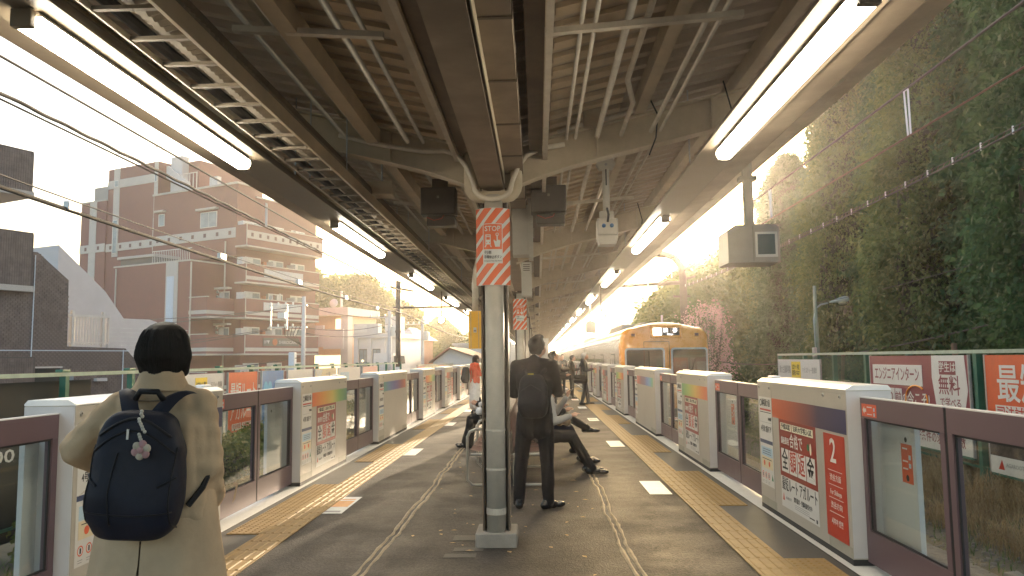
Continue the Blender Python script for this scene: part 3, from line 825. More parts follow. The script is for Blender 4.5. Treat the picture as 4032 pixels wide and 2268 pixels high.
# ------------------------------------------------------------------ people
from mathutils import noise as mnoise
import numpy as np
def capsule(b, p0, p1, r0, r1, n=12):
    p0, p1 = Vector(p0), Vector(p1); d = p1-p0; L = d.length
    if L < 1e-6: d = Vector((0, 0, 1)); L = 1e-6
    M = Matrix.Translation(p0) @ d.to_track_quat('Z', 'Y').to_matrix().to_4x4()
    prof = []
    for i in range(4): a = -PI/2 + (PI/2)*i/4; prof.append((max(1e-4, r0*math.cos(a)), r0*math.sin(a)))
    prof.append((r0, 0)); prof.append((r1, L))
    for i in range(1, 5): a = (PI/2)*i/4; prof.append((max(1e-4, r1*math.cos(a)), L+r1*math.sin(a)))
    b.lathe(prof, n, M)
def ell(b, c, r, rot=(0, 0, 0), n=16, m=10):
    b.lathe([(max(1e-4, math.sin(PI*i/m)), -math.cos(PI*i/m)) for i in range(m+1)], n, Matrix.Translation(c) @ Euler(rot).to_matrix().to_4x4() @ Matrix.Diagonal((*r, 1)))
def blob(name, parts, voxel, material, parent, smooth=4, wrinkle=0.0, wscale=9.0, cut=None, seed=0.0):
    """closed shapes melted into one continuous surface"""
    b = MB()
    for p_ in parts:
        if p_[0] == 'c': capsule(b, *p_[1:])
        elif p_[0] == 'e': ell(b, *p_[1:])
        elif p_[0] == 'l': b.lathe(p_[1], 20, p_[2])
    me = b.mesh(name, None)
    o = bpy.data.objects.new(name, me)
    md = o.modifiers.new('r', 'REMESH'); md.mode = 'VOXEL'; md.voxel_size = voxel
    sm = o.modifiers.new('s', 'SMOOTH'); sm.factor = 0.5; sm.iterations = smooth
    m2 = bake_mesh(o)
    if wrinkle:
        n_ = len(m2.vertices); co = np.empty(n_*3); no = np.empty(n_*3)
        m2.vertices.foreach_get('co', co); m2.vertex_normals.foreach_get('vector', no)
        cs = co.reshape(-1, 3)*wscale + np.array((seed, seed*2.3, 0)); nz = mnoise.noise
        k = np.array([nz((x, y, z*.55)) + .5*nz((x*2.1+7, y*2.1, z*1.2)) for x, y, z in cs.tolist()])
        m2.vertices.foreach_set('co', (co.reshape(-1, 3)+no.reshape(-1, 3)*(k*wrinkle)[:, None]).ravel()); m2.update()
    if cut:
        bm = bmesh.new(); bm.from_mesh(m2)
        for co, no in cut:
            gm = bm.verts[:]+bm.edges[:]+bm.faces[:]
            res = bmesh.ops.bisect_plane(bm, geom=gm, plane_co=co, plane_no=no, clear_outer=True)
            ed = [e for e in res['geom_cut'] if isinstance(e, bmesh.types.BMEdge)]
            if ed: bmesh.ops.holes_fill(bm, edges=ed)
        bm.to_mesh(m2); bm.free()
    m2.name = name; m2.materials.clear(); m2.materials.append(MATS[material]); m2.shade_smooth()
    return link(name, m2, parent)
def cloth(name, col, rough=0.85, var=0.12, scale=14, bump=0.15):
    return mat(name, col, rough, var=var, scale=scale, bump=bump, bscale=220, spec=0.2)
mat('skin', (0.50, 0.29, 0.20), 0.5, var=0.06, scale=20, spec=0.3)
mat('hair_black', (0.012, 0.010, 0.009), 0.62, var=0.3, scale=30, spec=0.22)
mat('hair_brown', (0.06, 0.032, 0.02), 0.45, var=0.3, scale=30)
mat('hair_grey', (0.48, 0.46, 0.43), 0.5, var=0.2, scale=40)
mat('shoe_black', (0.012, 0.012, 0.012), 0.22, var=0.1)
mat('eye_dark', (0.02, 0.015, 0.012), 0.2, var=0)
mat('lip', (0.38, 0.16, 0.13), 0.5, var=0)
mat('mask_blue', (0.55, 0.62, 0.66), 0.8, var=0.04)
cloth('suit_black', (0.013, 0.012, 0.012)); cloth('suit_navy', (0.018, 0.019, 0.026)); cloth('trouser_dark', (0.016, 0.015, 0.015)); cloth('coat_black', (0.013, 0.012, 0.012))
mat('trench', (0.46, 0.33, 0.205), 0.85, var=0.13, scale=5, bump=0.35, bscale=16, spec=0.2); cloth('trench_lining', (0.20, 0.15, 0.10))
mat('navy_nylon', (0.0065, 0.0085, 0.018), 0.6, var=0.35, scale=5, bump=0.5, bscale=14, spec=0.25); cloth('black_nylon', (0.012, 0.012, 0.014), 0.55)
cloth('grey_knit', (0.36, 0.335, 0.30)); cloth('white_cloth', (0.72, 0.70, 0.68)); cloth('orange_knit', (0.70, 0.085, 0.03)); cloth('beige_cloth', (0.42, 0.31, 0.19)); cloth('bag_tan', (0.25, 0.17, 0.10))
def J(**kw):
    j = dict(ankl=(-.09, 0, .085), ankr=(.09, 0, .085), knel=(-.095, .015, .47), kner=(.095, .015, .47), hipl=(-.09, 0, .90), hipr=(.09, 0, .90), pel=(0, 0, .95), wai=(0, 0, 1.07), che=(0, -.01, 1.27), nec=(0, -.01, 1.44), hea=(0, .015, 1.58),
             shl=(-.175, -.01, 1.395), shr=(.175, -.01, 1.395), ell_=(-.225, -.01, 1.12), elr=(.225, -.01, 1.12), wrl=(-.235, .04, .88), wrr=(.235, .04, .88), fdl=0.0, fdr=0.0, hnl=None, hnr=None, tilt=0.0, turn=0.0)
    j.update(kw); return j
def hand_parts(w, d, side, curl=.6):
    """palm plus five unequal fingers along direction d, curling down"""
    w = Vector(w); d = Vector(d).normalized(); up = Vector((0, 0, 1))
    lat = d.cross(up)
    if lat.length < .1: lat = Vector((1, 0, 0))
    lat.normalize(); pal = lat.cross(d).normalized()
    out = [('c', w, w+d*.075, .024, .030)]
    k = w+d*.082
    for i, L in enumerate((.062, .072, .067, .052)):
        a = k+lat*((i-1.5)*.0195*side)
        m_ = a+d*L*.55-pal*L*.18*curl; e = m_+d*L*.35-pal*L*.55*curl
        out += [('c', a, m_, .0095, .0088), ('c', m_, e, .0086, .0072)]
    t0 = w+d*.028-lat*.022*side; t1 = t0-lat*.026*side+d*.028-pal*.01; t2 = t1+d*.026-pal*.014
    out += [('c', t0, t1, .012, .0105), ('c', t1, t2, .010, .008)]
    return out
def body(t, j, vox=.010, material='skin', headonly=False):
    P = []
    def c(a, b_, r0, r1): P.append(('c', j[a], j[b_], r0, r1))
    for s in 'lr':
        c('hip'+s, 'kne'+s, .078, .054); c('kne'+s, 'ank'+s, .054, .034)
        a = Vector(j['ank'+s]); f = Vector((math.sin(j['fd'+s]), math.cos(j['fd'+s]), 0))
        P.append(('c', a+Vector((0, 0, -.035))-f*.03, a+Vector((0, 0, -.05))+f*.12, .032, .026))
        c('sh'+s, 'ell_' if s == 'l' else 'elr', .047, .037); c('ell_' if s == 'l' else 'elr', 'wr'+s, .036, .025)
        w = Vector(j['wr'+s]); e = Vector(j['ell_' if s == 'l' else 'elr']); d = Vector(j['hn'+s]) if j['hn'+s] else (w-e)
        P += hand_parts(w, d, 1 if s == 'l' else -1)
    p_, wv, cv, nv = (Vector(j[k]) for k in ('pel', 'wai', 'che', 'nec'))
    P += [('c', p_+Vector((-.06, 0, 0)), p_+Vector((.06, 0, 0)), .095, .095), ('c', wv+Vector((-.045, 0, 0)), wv+Vector((.045, 0, 0)), .085, .085), ('c', p_, cv, .10, .105), ('c', cv+Vector((-.08, 0, 0)), cv+Vector((.08, 0, 0)), .098, .098), ('c', Vector(j['shl']), Vector(j['shr']), .045, .045), ('c', cv, nv, .085, .055)]
    h = Vector(j['hea'])
    P += head_parts(h, nv, j['tilt'], j['turn'])
    return blob('body', P, vox, material, t, 3)
def HM(h, tilt, turn): return Matrix.Translation(h) @ Matrix.Rotation(-turn, 4, 'Z') @ Matrix.Rotation(-tilt, 4, 'X')
def head_parts(h, nk, tilt, turn):
    M = HM(h, tilt, turn); e = (-tilt, 0, -turn)
    def q(x, y, z): return M @ Vector((x, y, z))
    return [('c', nk, q(0, -.02, -.05), .052, .052), ('e', q(0, -.008, .025), (.076, .093, .088), e), ('e', q(0, .022, -.045), (.060, .068, .070), e), ('c', q(0, .092, .0), q(0, .108, -.032), .008, .013), ('e', q(0, .075, -.085), (.022, .02, .016), e),
            ('e', q(-.079, -.005, -.012), (.009, .018, .030), e), ('e', q(.079, -.005, -.012), (.009, .018, .030), e)]
def face(t, j):
    M = HM(Vector(j['hea']), j['tilt'], j['turn'])
    for s in (-1, 1):
        MB().ball(tuple(M @ Vector((s*.031, .083, .006))), .012, .006, .006, 8, 6).build('eye', 'eye_dark', t, smooth=True)
    MB().ball(tuple(M @ Vector((0, .090, -.058))), .022, .005, .006, 8, 6).build('mouth', 'lip', t, smooth=True)
def hair_short(t, j, material='hair_black', vox=.010, grow=0.0):
    M = HM(Vector(j['hea']), j['tilt'], j['turn']); e = (-j['tilt'], 0, -j['turn'])
    q = lambda x, y, z: M @ Vector((x, y, z))
    P = [('e', q(0, -.022, .042), (.086+grow, .098+grow, .086+grow), e), ('e', q(0, -.06, -.005), (.076, .052, .072), e), ('e', q(0, .055, .085), (.062, .035, .030), e)]
    for s in (-1, 1): P.append(('e', q(s*.068, -.012, .018), (.016, .05, .05), e))
    blob('hair', P, vox, material, t, 3, .004, 22)
def jacket(t, j, material, vox=.012, length=.80, fat=1.0, wr=.006, name='jacket', sleeves=True, collar=True, seed=1.0):
    P = []
    p_, wv, cv, nv = (Vector(j[k]) for k in ('pel', 'wai', 'che', 'nec'))
    hem = Vector((p_.x, p_.y, length)) if length < p_.z else p_
    for s in (-1, 1):
        P += [('c', hem+Vector((s*.07, 0, 0)), p_+Vector((s*.068, 0, .02)), .112*fat, .112*fat), ('c', p_+Vector((s*.068, 0, 0)), wv+Vector((s*.062, 0, 0)), .112*fat, .105*fat), ('c', wv+Vector((s*.062, 0, 0)), cv+Vector((s*.085, 0, 0)), .105*fat, .115*fat)]
        sh = Vector(j['shl' if s < 0 else 'shr']); el = Vector(j['ell_' if s < 0 else 'elr']); wv2 = Vector(j['wrl' if s < 0 else 'wrr'])
        P += [('c', cv+Vector((s*.06, 0, .02)), sh+Vector((-s*.01, 0, -.01)), .10*fat, .066*fat), ('c', sh, nv+Vector((s*.03, -.01, -.005)), .058*fat, .050)]
        if sleeves: P += [('c', sh, el, .066*fat, .055*fat), ('c', el, wv2-(wv2-el).normalized()*.01, .054*fat, .042*fat)]
    P.append(('c', cv+Vector((0, -.005, .03)), nv+Vector((0, -.012, -.045)), .116, .078))
    if collar: P.append(('c', nv+Vector((0, -.012, -.03)), nv+Vector((0, -.012, .012)), .066, .060))
    return blob(name, P, vox, material, t, 4, wr, 8.0, seed=seed)
def trousers(t, j, material, vox=.012, fat=1.0, wr=.006, flare=0.0):
    P = []
    p_ = Vector(j['pel'])
    P.append(('c', p_+Vector((-.07, 0, -.01)), p_+Vector((.07, 0, -.01)), .108*fat, .108*fat))
    for s in 'lr':
        h, k, a = Vector(j['hip'+s]), Vector(j['kne'+s]), Vector(j['ank'+s])
        P += [('c', h, k, .096*fat, .074*fat+flare*.3), ('c', k, a+Vector((0, 0, -.015)), .072*fat+flare*.3, .060*fat+flare)]
    return blob('trousers', P, vox, material, t, 4, wr, 9.0, seed=3.1)
def shoes(t, j, material='shoe_black', vox=.008):
    for s in 'lr':
        a = Vector(j['ank'+s]); f = Vector((math.sin(j['fd'+s]), math.cos(j['fd'+s]), j.get('fz'+s, 0)))
        base = a+Vector((0, 0, -.044))
        P = [('c', base-f*.055, base+f*.06, .042, .044), ('e', base+f*.135+Vector((0, 0, -.008)), (.046, .075, .032), (0, 0, -j['fd'+s])), ('c', base-f*.045+Vector((0, 0, .01)), a+Vector((0, 0, .01))-f*.01, .04, .044)]
        o = blob('shoe', P, vox, material, t, 2)
        if abs(j.get('fz'+s, 0)) < .05:
            for v in o.data.vertices:
                if v.co.z < .004 + (a.z-.085): v.co.z = .004 + (a.z-.085)
def phone(t, p_, d, mat_='black_plastic'):
    d = Vector(d).normalized(); M = Matrix.Translation(p_) @ d.to_track_quat('Z', 'Y').to_matrix().to_4x4()
    return MB().bbox(-.037, .037, -.075, .075, -.004, .004, .003, M).mesh('phone', mat_)
def backpack(name, label, loc, rz, size, material, group=None, tilt=0.0, big=False, vox=.012):
    w, d, h = size
    t = thing(name, label, 'backpack', loc, rz, group)
    def pk(u, v):
        # superellipsoid bag: flat back, bulging front, narrowed and rounded top
        th = u*2*PI; ph = (v-.5)*PI
        def sp(x, e): return math.copysign(abs(x)**e, x)
        cz = sp(math.cos(ph), .42); z = (sp(math.sin(ph), .55)*.5+.5)
        kx = 1-.20*max(0, z-.45)**1.3/.5; bul = 1+.35*math.exp(-((z-.30)/.24)**2)
        x = w/2*kx*cz*sp(math.cos(th), .55); y = d/2*cz*sp(math.sin(th), .6)*(bul if math.sin(th) < 0 else .8)
        wr = .006*mnoise.noise((x*11+3, z*7, y*9))+.003*mnoise.noise((x*25, z*17, y*20))
        return (x*(1+wr*8), y*(1+wr*14)-d*.10*(1-z), h*z)
    MB().grid(pk, 64, 40).build('pack_body', material, t, smooth=True)
    return t
# ---- woman in the trench coat, seen from behind
W0 = (-1.43, 2.90, 0)
t = thing('person', 'person with a black bob in a beige trench coat close to the left gate', 'person', W0, R(4))
j = J(hea=(.0, .02, 1.565), nec=(0, -.005, 1.425), shl=(-.150, 0, 1.372), shr=(.152, 0, 1.372), ell_=(-.305, .0, 1.215), wrl=(-.225, .17, 1.085), elr=(.172, -.02, 1.14), wrr=(.150, .12, 1.02), hnl=(.45, 1, .1), hnr=(-.45, 1, .0), tilt=-.10)
body(t, j, .011)
# hair: smooth bob, tucked in at the nape
P = [('e', (0, .008, 1.604), (.090, .104, .086)), ('e', (0, .0, 1.580), (.097, .105, .080)), ('e', (0, -.004, 1.560), (.098, .102, .062)), ('c', (-.050, -.02, 1.56), (-.040, -.028, 1.505), .048, .034), ('c', (.050, -.02, 1.56), (.040, -.028, 1.505), .048, .034), ('c', (0, -.045, 1.56), (0, -.050, 1.502), .054, .036), ('c', (-.07, .02, 1.56), (-.066, .03, 1.495), .030, .020), ('c', (.07, .02, 1.56), (.066, .03, 1.495), .030, .020)]
hb = blob('hair', P, .006, 'hair_black', t, 5)
for v in hb.data.vertices:      # fine combed grooves running down from the crown
    a_ = math.atan2(v.co.y, v.co.x); r_ = 1+.006*math.sin(a_*47+2*math.sin(a_*5))+.004*math.sin(a_*93)
    f_ = min(1, max(0, (1.69-v.co.z)/.06)); v.co.x *= 1+(r_-1)*f_; v.co.y *= 1+(r_-1)*f_
from mathutils.bvhtree import BVHTree
_hb = BVHTree.FromPolygons([v.co.copy() for v in hb.data.vertices], [tuple(p.vertices) for p in hb.data.polygons])
hl = MB(); q = random.Random(2)
for k in range(700):        # loose strands lying on the bob, ends uneven at the nape
    a = q.uniform(-PI*1.08, PI*.08); z0 = q.uniform(1.52, 1.66); z1 = max(1.488, z0-q.uniform(.05, .12)); pts = []; da = q.uniform(-.05, .05)
    for i in range(6):
        u = i/5; z = z0+(z1-z0)*u; aa = a+da*u; d_ = Vector((math.cos(aa), math.sin(aa), 0)); h_ = _hb.ray_cast(Vector((0, -.005, z))+d_*.4, -d_)
        if not h_[0]: break
        pts.append(tuple(h_[0]+d_*(.0006+.0016*q.random())))
    if len(pts) > 2: hl.tube(pts, [.0011]*(len(pts)-1)+[.0004], 4, False)
hl.build('hair_strands', 'hair_black', t, kind='stuff')
coatP = []
p_, wv, cv, nv = (Vector(j[k]) for k in ('pel', 'wai', 'che', 'nec'))
for s in (-1, 1):
    sh = Vector(j['shl' if s < 0 else 'shr']); el_ = Vector(j['ell_' if s < 0 else 'elr']); wr_ = Vector(j['wrl' if s < 0 else 'wrr'])
    coatP += [('c', (s*.082, -.004, .98), (s*.084, -.008, 1.25), .124, .126), ('c', (s*.064, -.008, 1.26), sh+Vector((-s*.02, 0, -.03)), .118, .062), ('c', sh+Vector((0, 0, -.015)), nv+Vector((s*.030, -.01, .0)), .052, .048),
              ('c', sh, el_, .060, .062), ('c', el_, wr_, .060, .050), ('c', wr_-(wr_-el_).normalized()*.03, wr_+(wr_-el_).normalized()*.012, .055, .057)]
coatP += [('c', (-.075, -.035, 1.375), (.075, -.035, 1.375), .066, .066), ('c', (0, -.02, 1.40), (0, -.015, 1.445), .085, .066)]
coat = blob('trench_coat', coatP, .009, 'trench', t, 3, .013, 9.0, seed=8.0)
for v in coat.data.vertices:
    x_, y_, z_ = v.co
    if abs(x_) > .165:      # rings of creases on the sleeves
        k_ = .0026*math.sin(z_*95+3*x_+1.5*math.sin(y_*30))*min(1, (abs(x_)-.165)/.03)
    else:                   # long drag folds from the shoulders to the small of the back
        k_ = .004*math.sin(x_*70+z_*14)*max(0, min(1, (1.34-z_)/.12))
    n_ = Vector((x_*.6, y_, 0)); n_ = n_.normalized() if n_.length > 1e-5 else n_
    v.co = (x_+n_.x*k_, y_+n_.y*k_, z_)
# flared skirt of the coat with folds and a centre vent
def skirt(u, v):
    a = -PI/2 + (u-.5)*2*PI*.995
    z = 1.06-.60*v
    rx = .200+.085*v; ry = .128+.075*v
    f = 1+ (.045*math.sin(a*7+1.2)+.025*math.sin(a*13))*v
    g_ = -.02 if v < .35 else 0
    return (rx*math.cos(a+PI)*f if False else -rx*math.cos(a)*f*-1, ry*math.sin(a)*f, z)
def skirt2(u, v):
    # start and end at the back centre so the vent shows as a slit
    a = -PI/2 + .012 + u*(2*PI-.024)
    z = 1.08-.62*v
    rx = .198+.082*v; ry = .130+.075*v
    f = 1+(.05*math.sin(a*6+1.2)+.03*math.sin(a*11+.5))*v+.012*mnoise.noise((a*3, z*6, 2))
    if u > .97 and v > .42: f *= 1.035
    return (rx*math.cos(a)*f, ry*math.sin(a)*f, z)
MB().grid(skirt2, 90, 24).build('coat_skirt', 'trench', t, smooth=True)
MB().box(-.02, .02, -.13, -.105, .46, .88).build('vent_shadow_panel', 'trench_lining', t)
# collar: standing band folded over
def collar(u, v):
    a = R(-205)+u*R(230)
    r0 = .063+.036*v; z = 1.500+.010*math.sin(PI*min(1, v*2.5))-.072*v
    return (r0*1.08*math.cos(a), -.01+r0*1.0*math.sin(a), z)
MB().grid(collar, 40, 8).build('collar', 'trench', t, smooth=True)
MB().tube([(-.10, -.085, 1.40), (-.05, -.108, 1.395), (0, -.118, 1.392), (.06, -.112, 1.395), (.11, -.09, 1.40)], .0035, 6).build('yoke_seam', 'trench_lining', t)
# cuff straps
for s, pth in ((1, [(.245, .085, 1.06), (.25, .12, 1.05), (.235, .13, .985)]), (-1, [(-.285, .10, 1.09), (-.295, .07, 1.06), (-.32, .05, 1.03)])):
    b = MB()
    for a, c in zip(pth[:-1], pth[1:]):
        a, c = Vector(a), Vector(c); n_ = Vector((.0, .016, .004)); b.add([a-n_, a+n_, c+n_, c-n_], [(0, 1, 2, 3)])
    b.build('cuff_strap', 'trench', t)
jj = dict(j); jj.update(ankl=(-.08, 0, .085), ankr=(.08, .0, .085))
trousers(t, jj, 'trouser_dark', .014, .85); shoes(t, jj)
# her backpack
bp = backpack('backpack', 'navy nylon backpack with a pink flower charm worn over the beige trench coat', (-1.415, 2.70, .925), R(6), (.315, .16, .44), 'navy_nylon')
bp.rotation_euler = (0, R(3), R(6))
for s in (-1, 1):
    def strap(u, v, s=s):
        return (s*(.045+.065*u)+(v-.5)*.062, -.005+.06*u+.05*u*u, .425+.075*math.sin(u*PI*.55)+.010*math.sin(PI*v))
    def strap_old(u, v, s=s):
        x = s*(.075+.055*math.sin(u*PI*.8)) + (v-.5)*.055
        y = .05+.02 + (0.0 if u < .2 else (u-.2)*.13); z = .42+.075*min(1, u*1.6)-(.02*max(0, u-.7))
        y = -.0+.055*u*1.0+.02 ; 
        return (x, y+.03*u-.012, z+.012*math.sin(PI*v))
    MB().grid(strap, 10, 4).build('shoulder_strap', 'navy_nylon', bp, smooth=True)
    MB().tube([(s*.15, .07, .10), (s*.185, .11, .16), (s*.20, .16, .24)], .011, 6).build('lower_strap', 'black_nylon', bp)
MB().tube([(-.05, .03, .475), (-.03, .02, .505), (.03, .02, .505), (.05, .03, .475)], .011, 8).build('grab_handle', 'black_nylon', bp, smooth=True)
# zips and pocket seams run along the pack's front
from mathutils.bvhtree import BVHTree
_pk = [o for o in bp.children if o.name.startswith('pack_body')][0].data
_bv = BVHTree.FromPolygons([v.co.copy() for v in _pk.vertices], [tuple(p.vertices) for p in _pk.polygons])
def on_pack(x, z, lift=.002):
    h_ = _bv.ray_cast(Vector((x, -1, z)), Vector((0, 1, 0)))
    return (x, (h_[0].y if h_[0] else 0)-lift, z)
def zipline(nm, f, r=.0042, m_='black_nylon'): MB().tube([on_pack(*f(k/24)) for k in range(25)], r, 6).build(nm, m_, bp, smooth=True)
zipline('zip', lambda u: (-.135+.27*u, .30+.075*math.sin(PI*u)))
zipline('zip', lambda u: (-.118+.236*u, .355+.060*math.sin(PI*u)), .0055)
zipline('pocket_seam', lambda u: (-.145+.29*u, .105-.010*math.sin(PI*u)), .003)
zipline('panel_seam', lambda u: (-.045-.012*math.sin(PI*u), .06+.24*u), .0028); zipline('side_seam', lambda u: (-.140+.004*math.sin(PI*u), .04+.28*u), .003); zipline('side_seam', lambda u: (.140-.004*math.sin(PI*u), .04+.28*u), .003)
for s in (-1, 1): zipline('side_pocket_edge', lambda u, s=s: (s*(.100+.050*u), .190+.03*u), .004)
mat('zip_metal', (0.6, 0.6, 0.58), 0.3, 0.9, var=0)
zp = on_pack(-.02, .37, .004); MB().box(zp[0]-.004, zp[0]+.004, zp[1]-.003, zp[1], .345, .38).build('zip_pull', 'zip_metal', bp)
# pink flower charm on a bead cord
ch = thing('bag_charm', 'small pink and cream flower charm hanging from the navy backpack', 'charm', (-1.335, 2.575, 1.245), R(4))
mat('charm_pink', (0.40, 0.22, 0.21), 0.7, var=0.2, scale=40); mat('charm_cream', (0.45, 0.38, 0.28), 0.7, var=0.2, scale=40); mat('bead', (0.50, 0.47, 0.40), 0.3, 0.3, var=0.2, scale=60)
for k in range(6):
    a = k*PI/3+.3; MB().ball((.019*math.cos(a), -.004, .019*math.sin(a)-.005), .015, .007, .015, 8, 6).build('petal', 'charm_pink' if k % 2 else 'charm_cream', ch, smooth=True)
MB().ball((0, -.012, -.005), .011, .008, .011, 8, 6).build('flower_centre', 'charm_pink', ch, smooth=True)
q = random.Random(8)
for k in range(12): MB().ball((q.uniform(-.010, .010), q.uniform(-.006, .004), .03+.0085*k), .0065, .0065, .0065, 6, 5).build('bead', 'bead', ch, smooth=True)

# ---- man in a black suit with a backpack, standing behind the column
t = thing('person', 'person in a black suit with head bent beside the nearest column', 'person', (-.035, 8.03, 0), R(-12))
j = J(hea=(.03, .06, 1.655), nec=(.005, .005, 1.50), che=(0, -.005, 1.33), wai=(0, 0, 1.12), pel=(0, 0, .99), hipl=(-.095, 0, .95), hipr=(.095, 0, .95), knel=(-.155, .02, .50), kner=(.115, .02, .50), ankl=(-.185, 0, .085), ankr=(.125, .02, .085), shl=(-.19, 0, 1.455), shr=(.19, 0, 1.455), ell_=(-.235, .05, 1.17), elr=(.235, .05, 1.18), wrl=(-.08, .26, 1.20), wrr=(.14, .27, 1.22), hnl=(.3, 1, .3), hnr=(-.1, 1, .3), fdl=-.35, fdr=.75, tilt=-.45, turn=.35)
body(t, j, .011); face(t, j); hair_short(t, j, 'hair_black', .008)
jacket(t, j, 'suit_black', .010, .80, 1.02, .007, seed=2.0); trousers(t, j, 'suit_black', .011, 1.02, .008)
shoes(t, j)
P = [('c', (.005, -.004, 1.502), (.008, .0, 1.520), .057, .056)]; blob('shirt_collar', P, .008, 'white_cloth', t, 2)
b = backpack('backpack', 'black backpack with a small yellow mark worn by the suited person near the column', (-.05, 7.87, .93), R(-12), (.31, .17, .44), 'black_nylon')
for s in (-1, 1): MB().tube([(s*.07, .03, .42), (s*.10, .06, .47), (s*.125, .13, .50)], .022, 8).build('shoulder_strap', 'black_nylon', b, smooth=True)
MB().tube([(-.10, -.10, .28), (0, -.115, .34), (.10, -.10, .28)], .004, 6).build('zip', 'black_plastic', b)
mat('mark_yellow', (0.6, 0.5, 0.08), 0.6, var=0)
MB().box(-.03, .03, -.104, -.102, .44, .452, Matrix.Rotation(.0, 4, 'Y')).build('brand_mark', 'mark_yellow', b)
link('phone', phone(None, (.09, 8.36, 1.24), (.1, -.6, .8)), None, 'dark smartphone held by the suited person beside the column', 'smartphone')
# ---- seated figures
def seated_joints(fwd_feet=.36, cross=False, lean=.06, sh=1.0):
    """sitting facing +Y, seat height .43"""
    j = J(pel=(0, 0, .50), hipl=(-.09, .03, .49), hipr=(.09, .03, .49), knel=(-.11, .43, .49), kner=(.11, .43, .49), ankl=(-.12, .43+fwd_feet-.3, .085), ankr=(.12, .43+fwd_feet-.26, .085), wai=(0, .0, .64), che=(0, lean, .85), nec=(0, lean+.04, 1.02), hea=(0, lean+.10, 1.155), shl=(-.18, lean+.02, .97), shr=(.18, lean+.02, .97), ell_=(-.22, lean+.08, .70), elr=(.22, lean+.08, .70), wrl=(-.08, lean+.30, .74), wrr=(.10, lean+.30, .76), hnl=(.2, 1, .4), hnr=(-.2, 1, .4), tilt=-.4)
    if cross: j.update(kner=(.02, .45, .60), ankr=(-.02, .78, .42), hipr=(.09, .03, .50))
    return j
SE = [((.02, 10.45), 'grey_knit', 'trouser_dark', dict(fwd_feet=.52, lean=.10), 'person in a grey top, nearest of the three seated facing right', 'hair_black'),
      ((.02, 11.55), 'suit_black', 'suit_navy', dict(fwd_feet=.50, lean=.06), 'person with a tan bag on the lap, middle of three seated facing right', 'hair_black'),
      ((.00, 12.50), 'suit_navy', 'trouser_dark', dict(fwd_feet=.45, cross=True, lean=.05), 'person with legs crossed, farthest of the three seated facing right', 'hair_brown')]
for (x, y), top, bot, kw, lab, hr in SE:
    t = thing('person', lab, 'person', (x, y, 0), -PI/2, 'people seated on the platform bench')
    j = seated_joints(**kw)
    if top == 'grey_knit': j.update(ell_=(-.20, .22, .80), wrl=(-.10, .36, 1.00), hnl=(.1, .5, 1))
    body(t, j, .012); face(t, j); hair_short(t, j, hr, .010); jacket(t, j, top, .012, .50, .98, .007); trousers(t, j, bot, .012, .95, .007); shoes(t, j, 'shoe_black', .009)
    if kw.get('cross'):
        pass
lb = thing('handbag', 'tan and olive cloth bag resting on a lap on the bench', 'handbag', (.36, 11.50, .56))
blob('bag_body', [('c', (-.06, -.12, .06), (-.06, .12, .06), .075, .075), ('c', (.05, -.11, .05), (.05, .11, .05), .065, .065)], .012, 'bag_tan', lb, 4, .01, 12)
MB().tube([(-.05, -.1, .12), (-.03, -.06, .22), (-.03, .06, .22), (-.05, .1, .12)], .01, 6).build('handle', 'bag_tan', lb)
link('phone', phone(None, (.42, 10.55, 1.07), (-.6, .2, .7)), None, 'smartphone raised by the person in the grey top on the bench', 'smartphone')
# left facing: black wide trousers, loafers
t = thing('person', 'person in wide black trousers and loafers on the bench facing the left track', 'person', (-.74, 13.62, 0), PI/2, 'people seated on the platform bench')
j = seated_joints(fwd_feet=.36, lean=.03); body(t, j, .012); face(t, j); hair_short(t, j, 'hair_brown', .010, .01); jacket(t, j, 'coat_black', .012, .50, 1.0, .007); trousers(t, j, 'trouser_dark', .012, 1.05, .008, .035); shoes(t, j)
tb = thing('tote_bag', 'white cloth tote bag on the lap of the person in wide black trousers', 'tote bag', (-1.02, 13.55, .55))
blob('bag_body', [('c', (0, -.10, .08), (0, .10, .08), .07, .07), ('c', (.02, -.09, .20), (.02, .09, .20), .045, .045)], .012, 'white_cloth', tb, 4, .01, 12)
MB().tube([(0, -.1, .20), (0, -.06, .31), (0, .06, .31), (0, .1, .20)], .012, 6).build('handle', 'black_nylon', tb)
# ---- standing passengers further off
def stander(x, y, rz, lab, top, bot, hairm, scale=1.0, kind='short', skirt_c=None, facing=None, length=.80, hold=True, fat=1.0, legs=None):
    t = thing('person', lab, 'person', (x, y, 0), rz, 'people standing on the platform'); t.scale = (scale, scale, scale)
    kw = dict(ell_=(-.215, .05, 1.12), elr=(.215, .05, 1.12), wrl=(-.08, .27, 1.13), wrr=(.10, .28, 1.15), hnl=(.2, 1, .3), hnr=(-.2, 1, .3), tilt=-.40, hea=(0, .055, 1.575)) if hold else {}
    if legs: kw.update(legs)
    j = J(**kw); body(t, j, .013); face(t, j)
    if kind == 'long':
        M = Vector(j['hea']); P = [('e', M+Vector((0, -.02, .035)), (.092, .103, .092)), ('c', M+Vector((0, -.055, 0)), M+Vector((0, -.085, -.24)), .078, .055), ('c', M+Vector((-.06, -.01, 0)), M+Vector((-.085, .02, -.24)), .035, .03), ('c', M+Vector((.06, -.01, 0)), M+Vector((.085, .02, -.24)), .035, .03)]
        blob('hair', P, .011, hairm, t, 3, .004, 22)
    else: hair_short(t, j, hairm, .010)
    jacket(t, j, top, .013, length, fat, .007)
    if skirt_c:
        P = [('c', (-.05, 0, .98), (-.07, 0, .25), .115, .15), ('c', (.05, 0, .98), (.07, 0, .25), .115, .15)]; blob('skirt', P, .014, skirt_c, t, 4, .012, 9)
    else: trousers(t, j, bot, .013, .98, .008)
    shoes(t, j, 'shoe_black', .010)
    return t, j
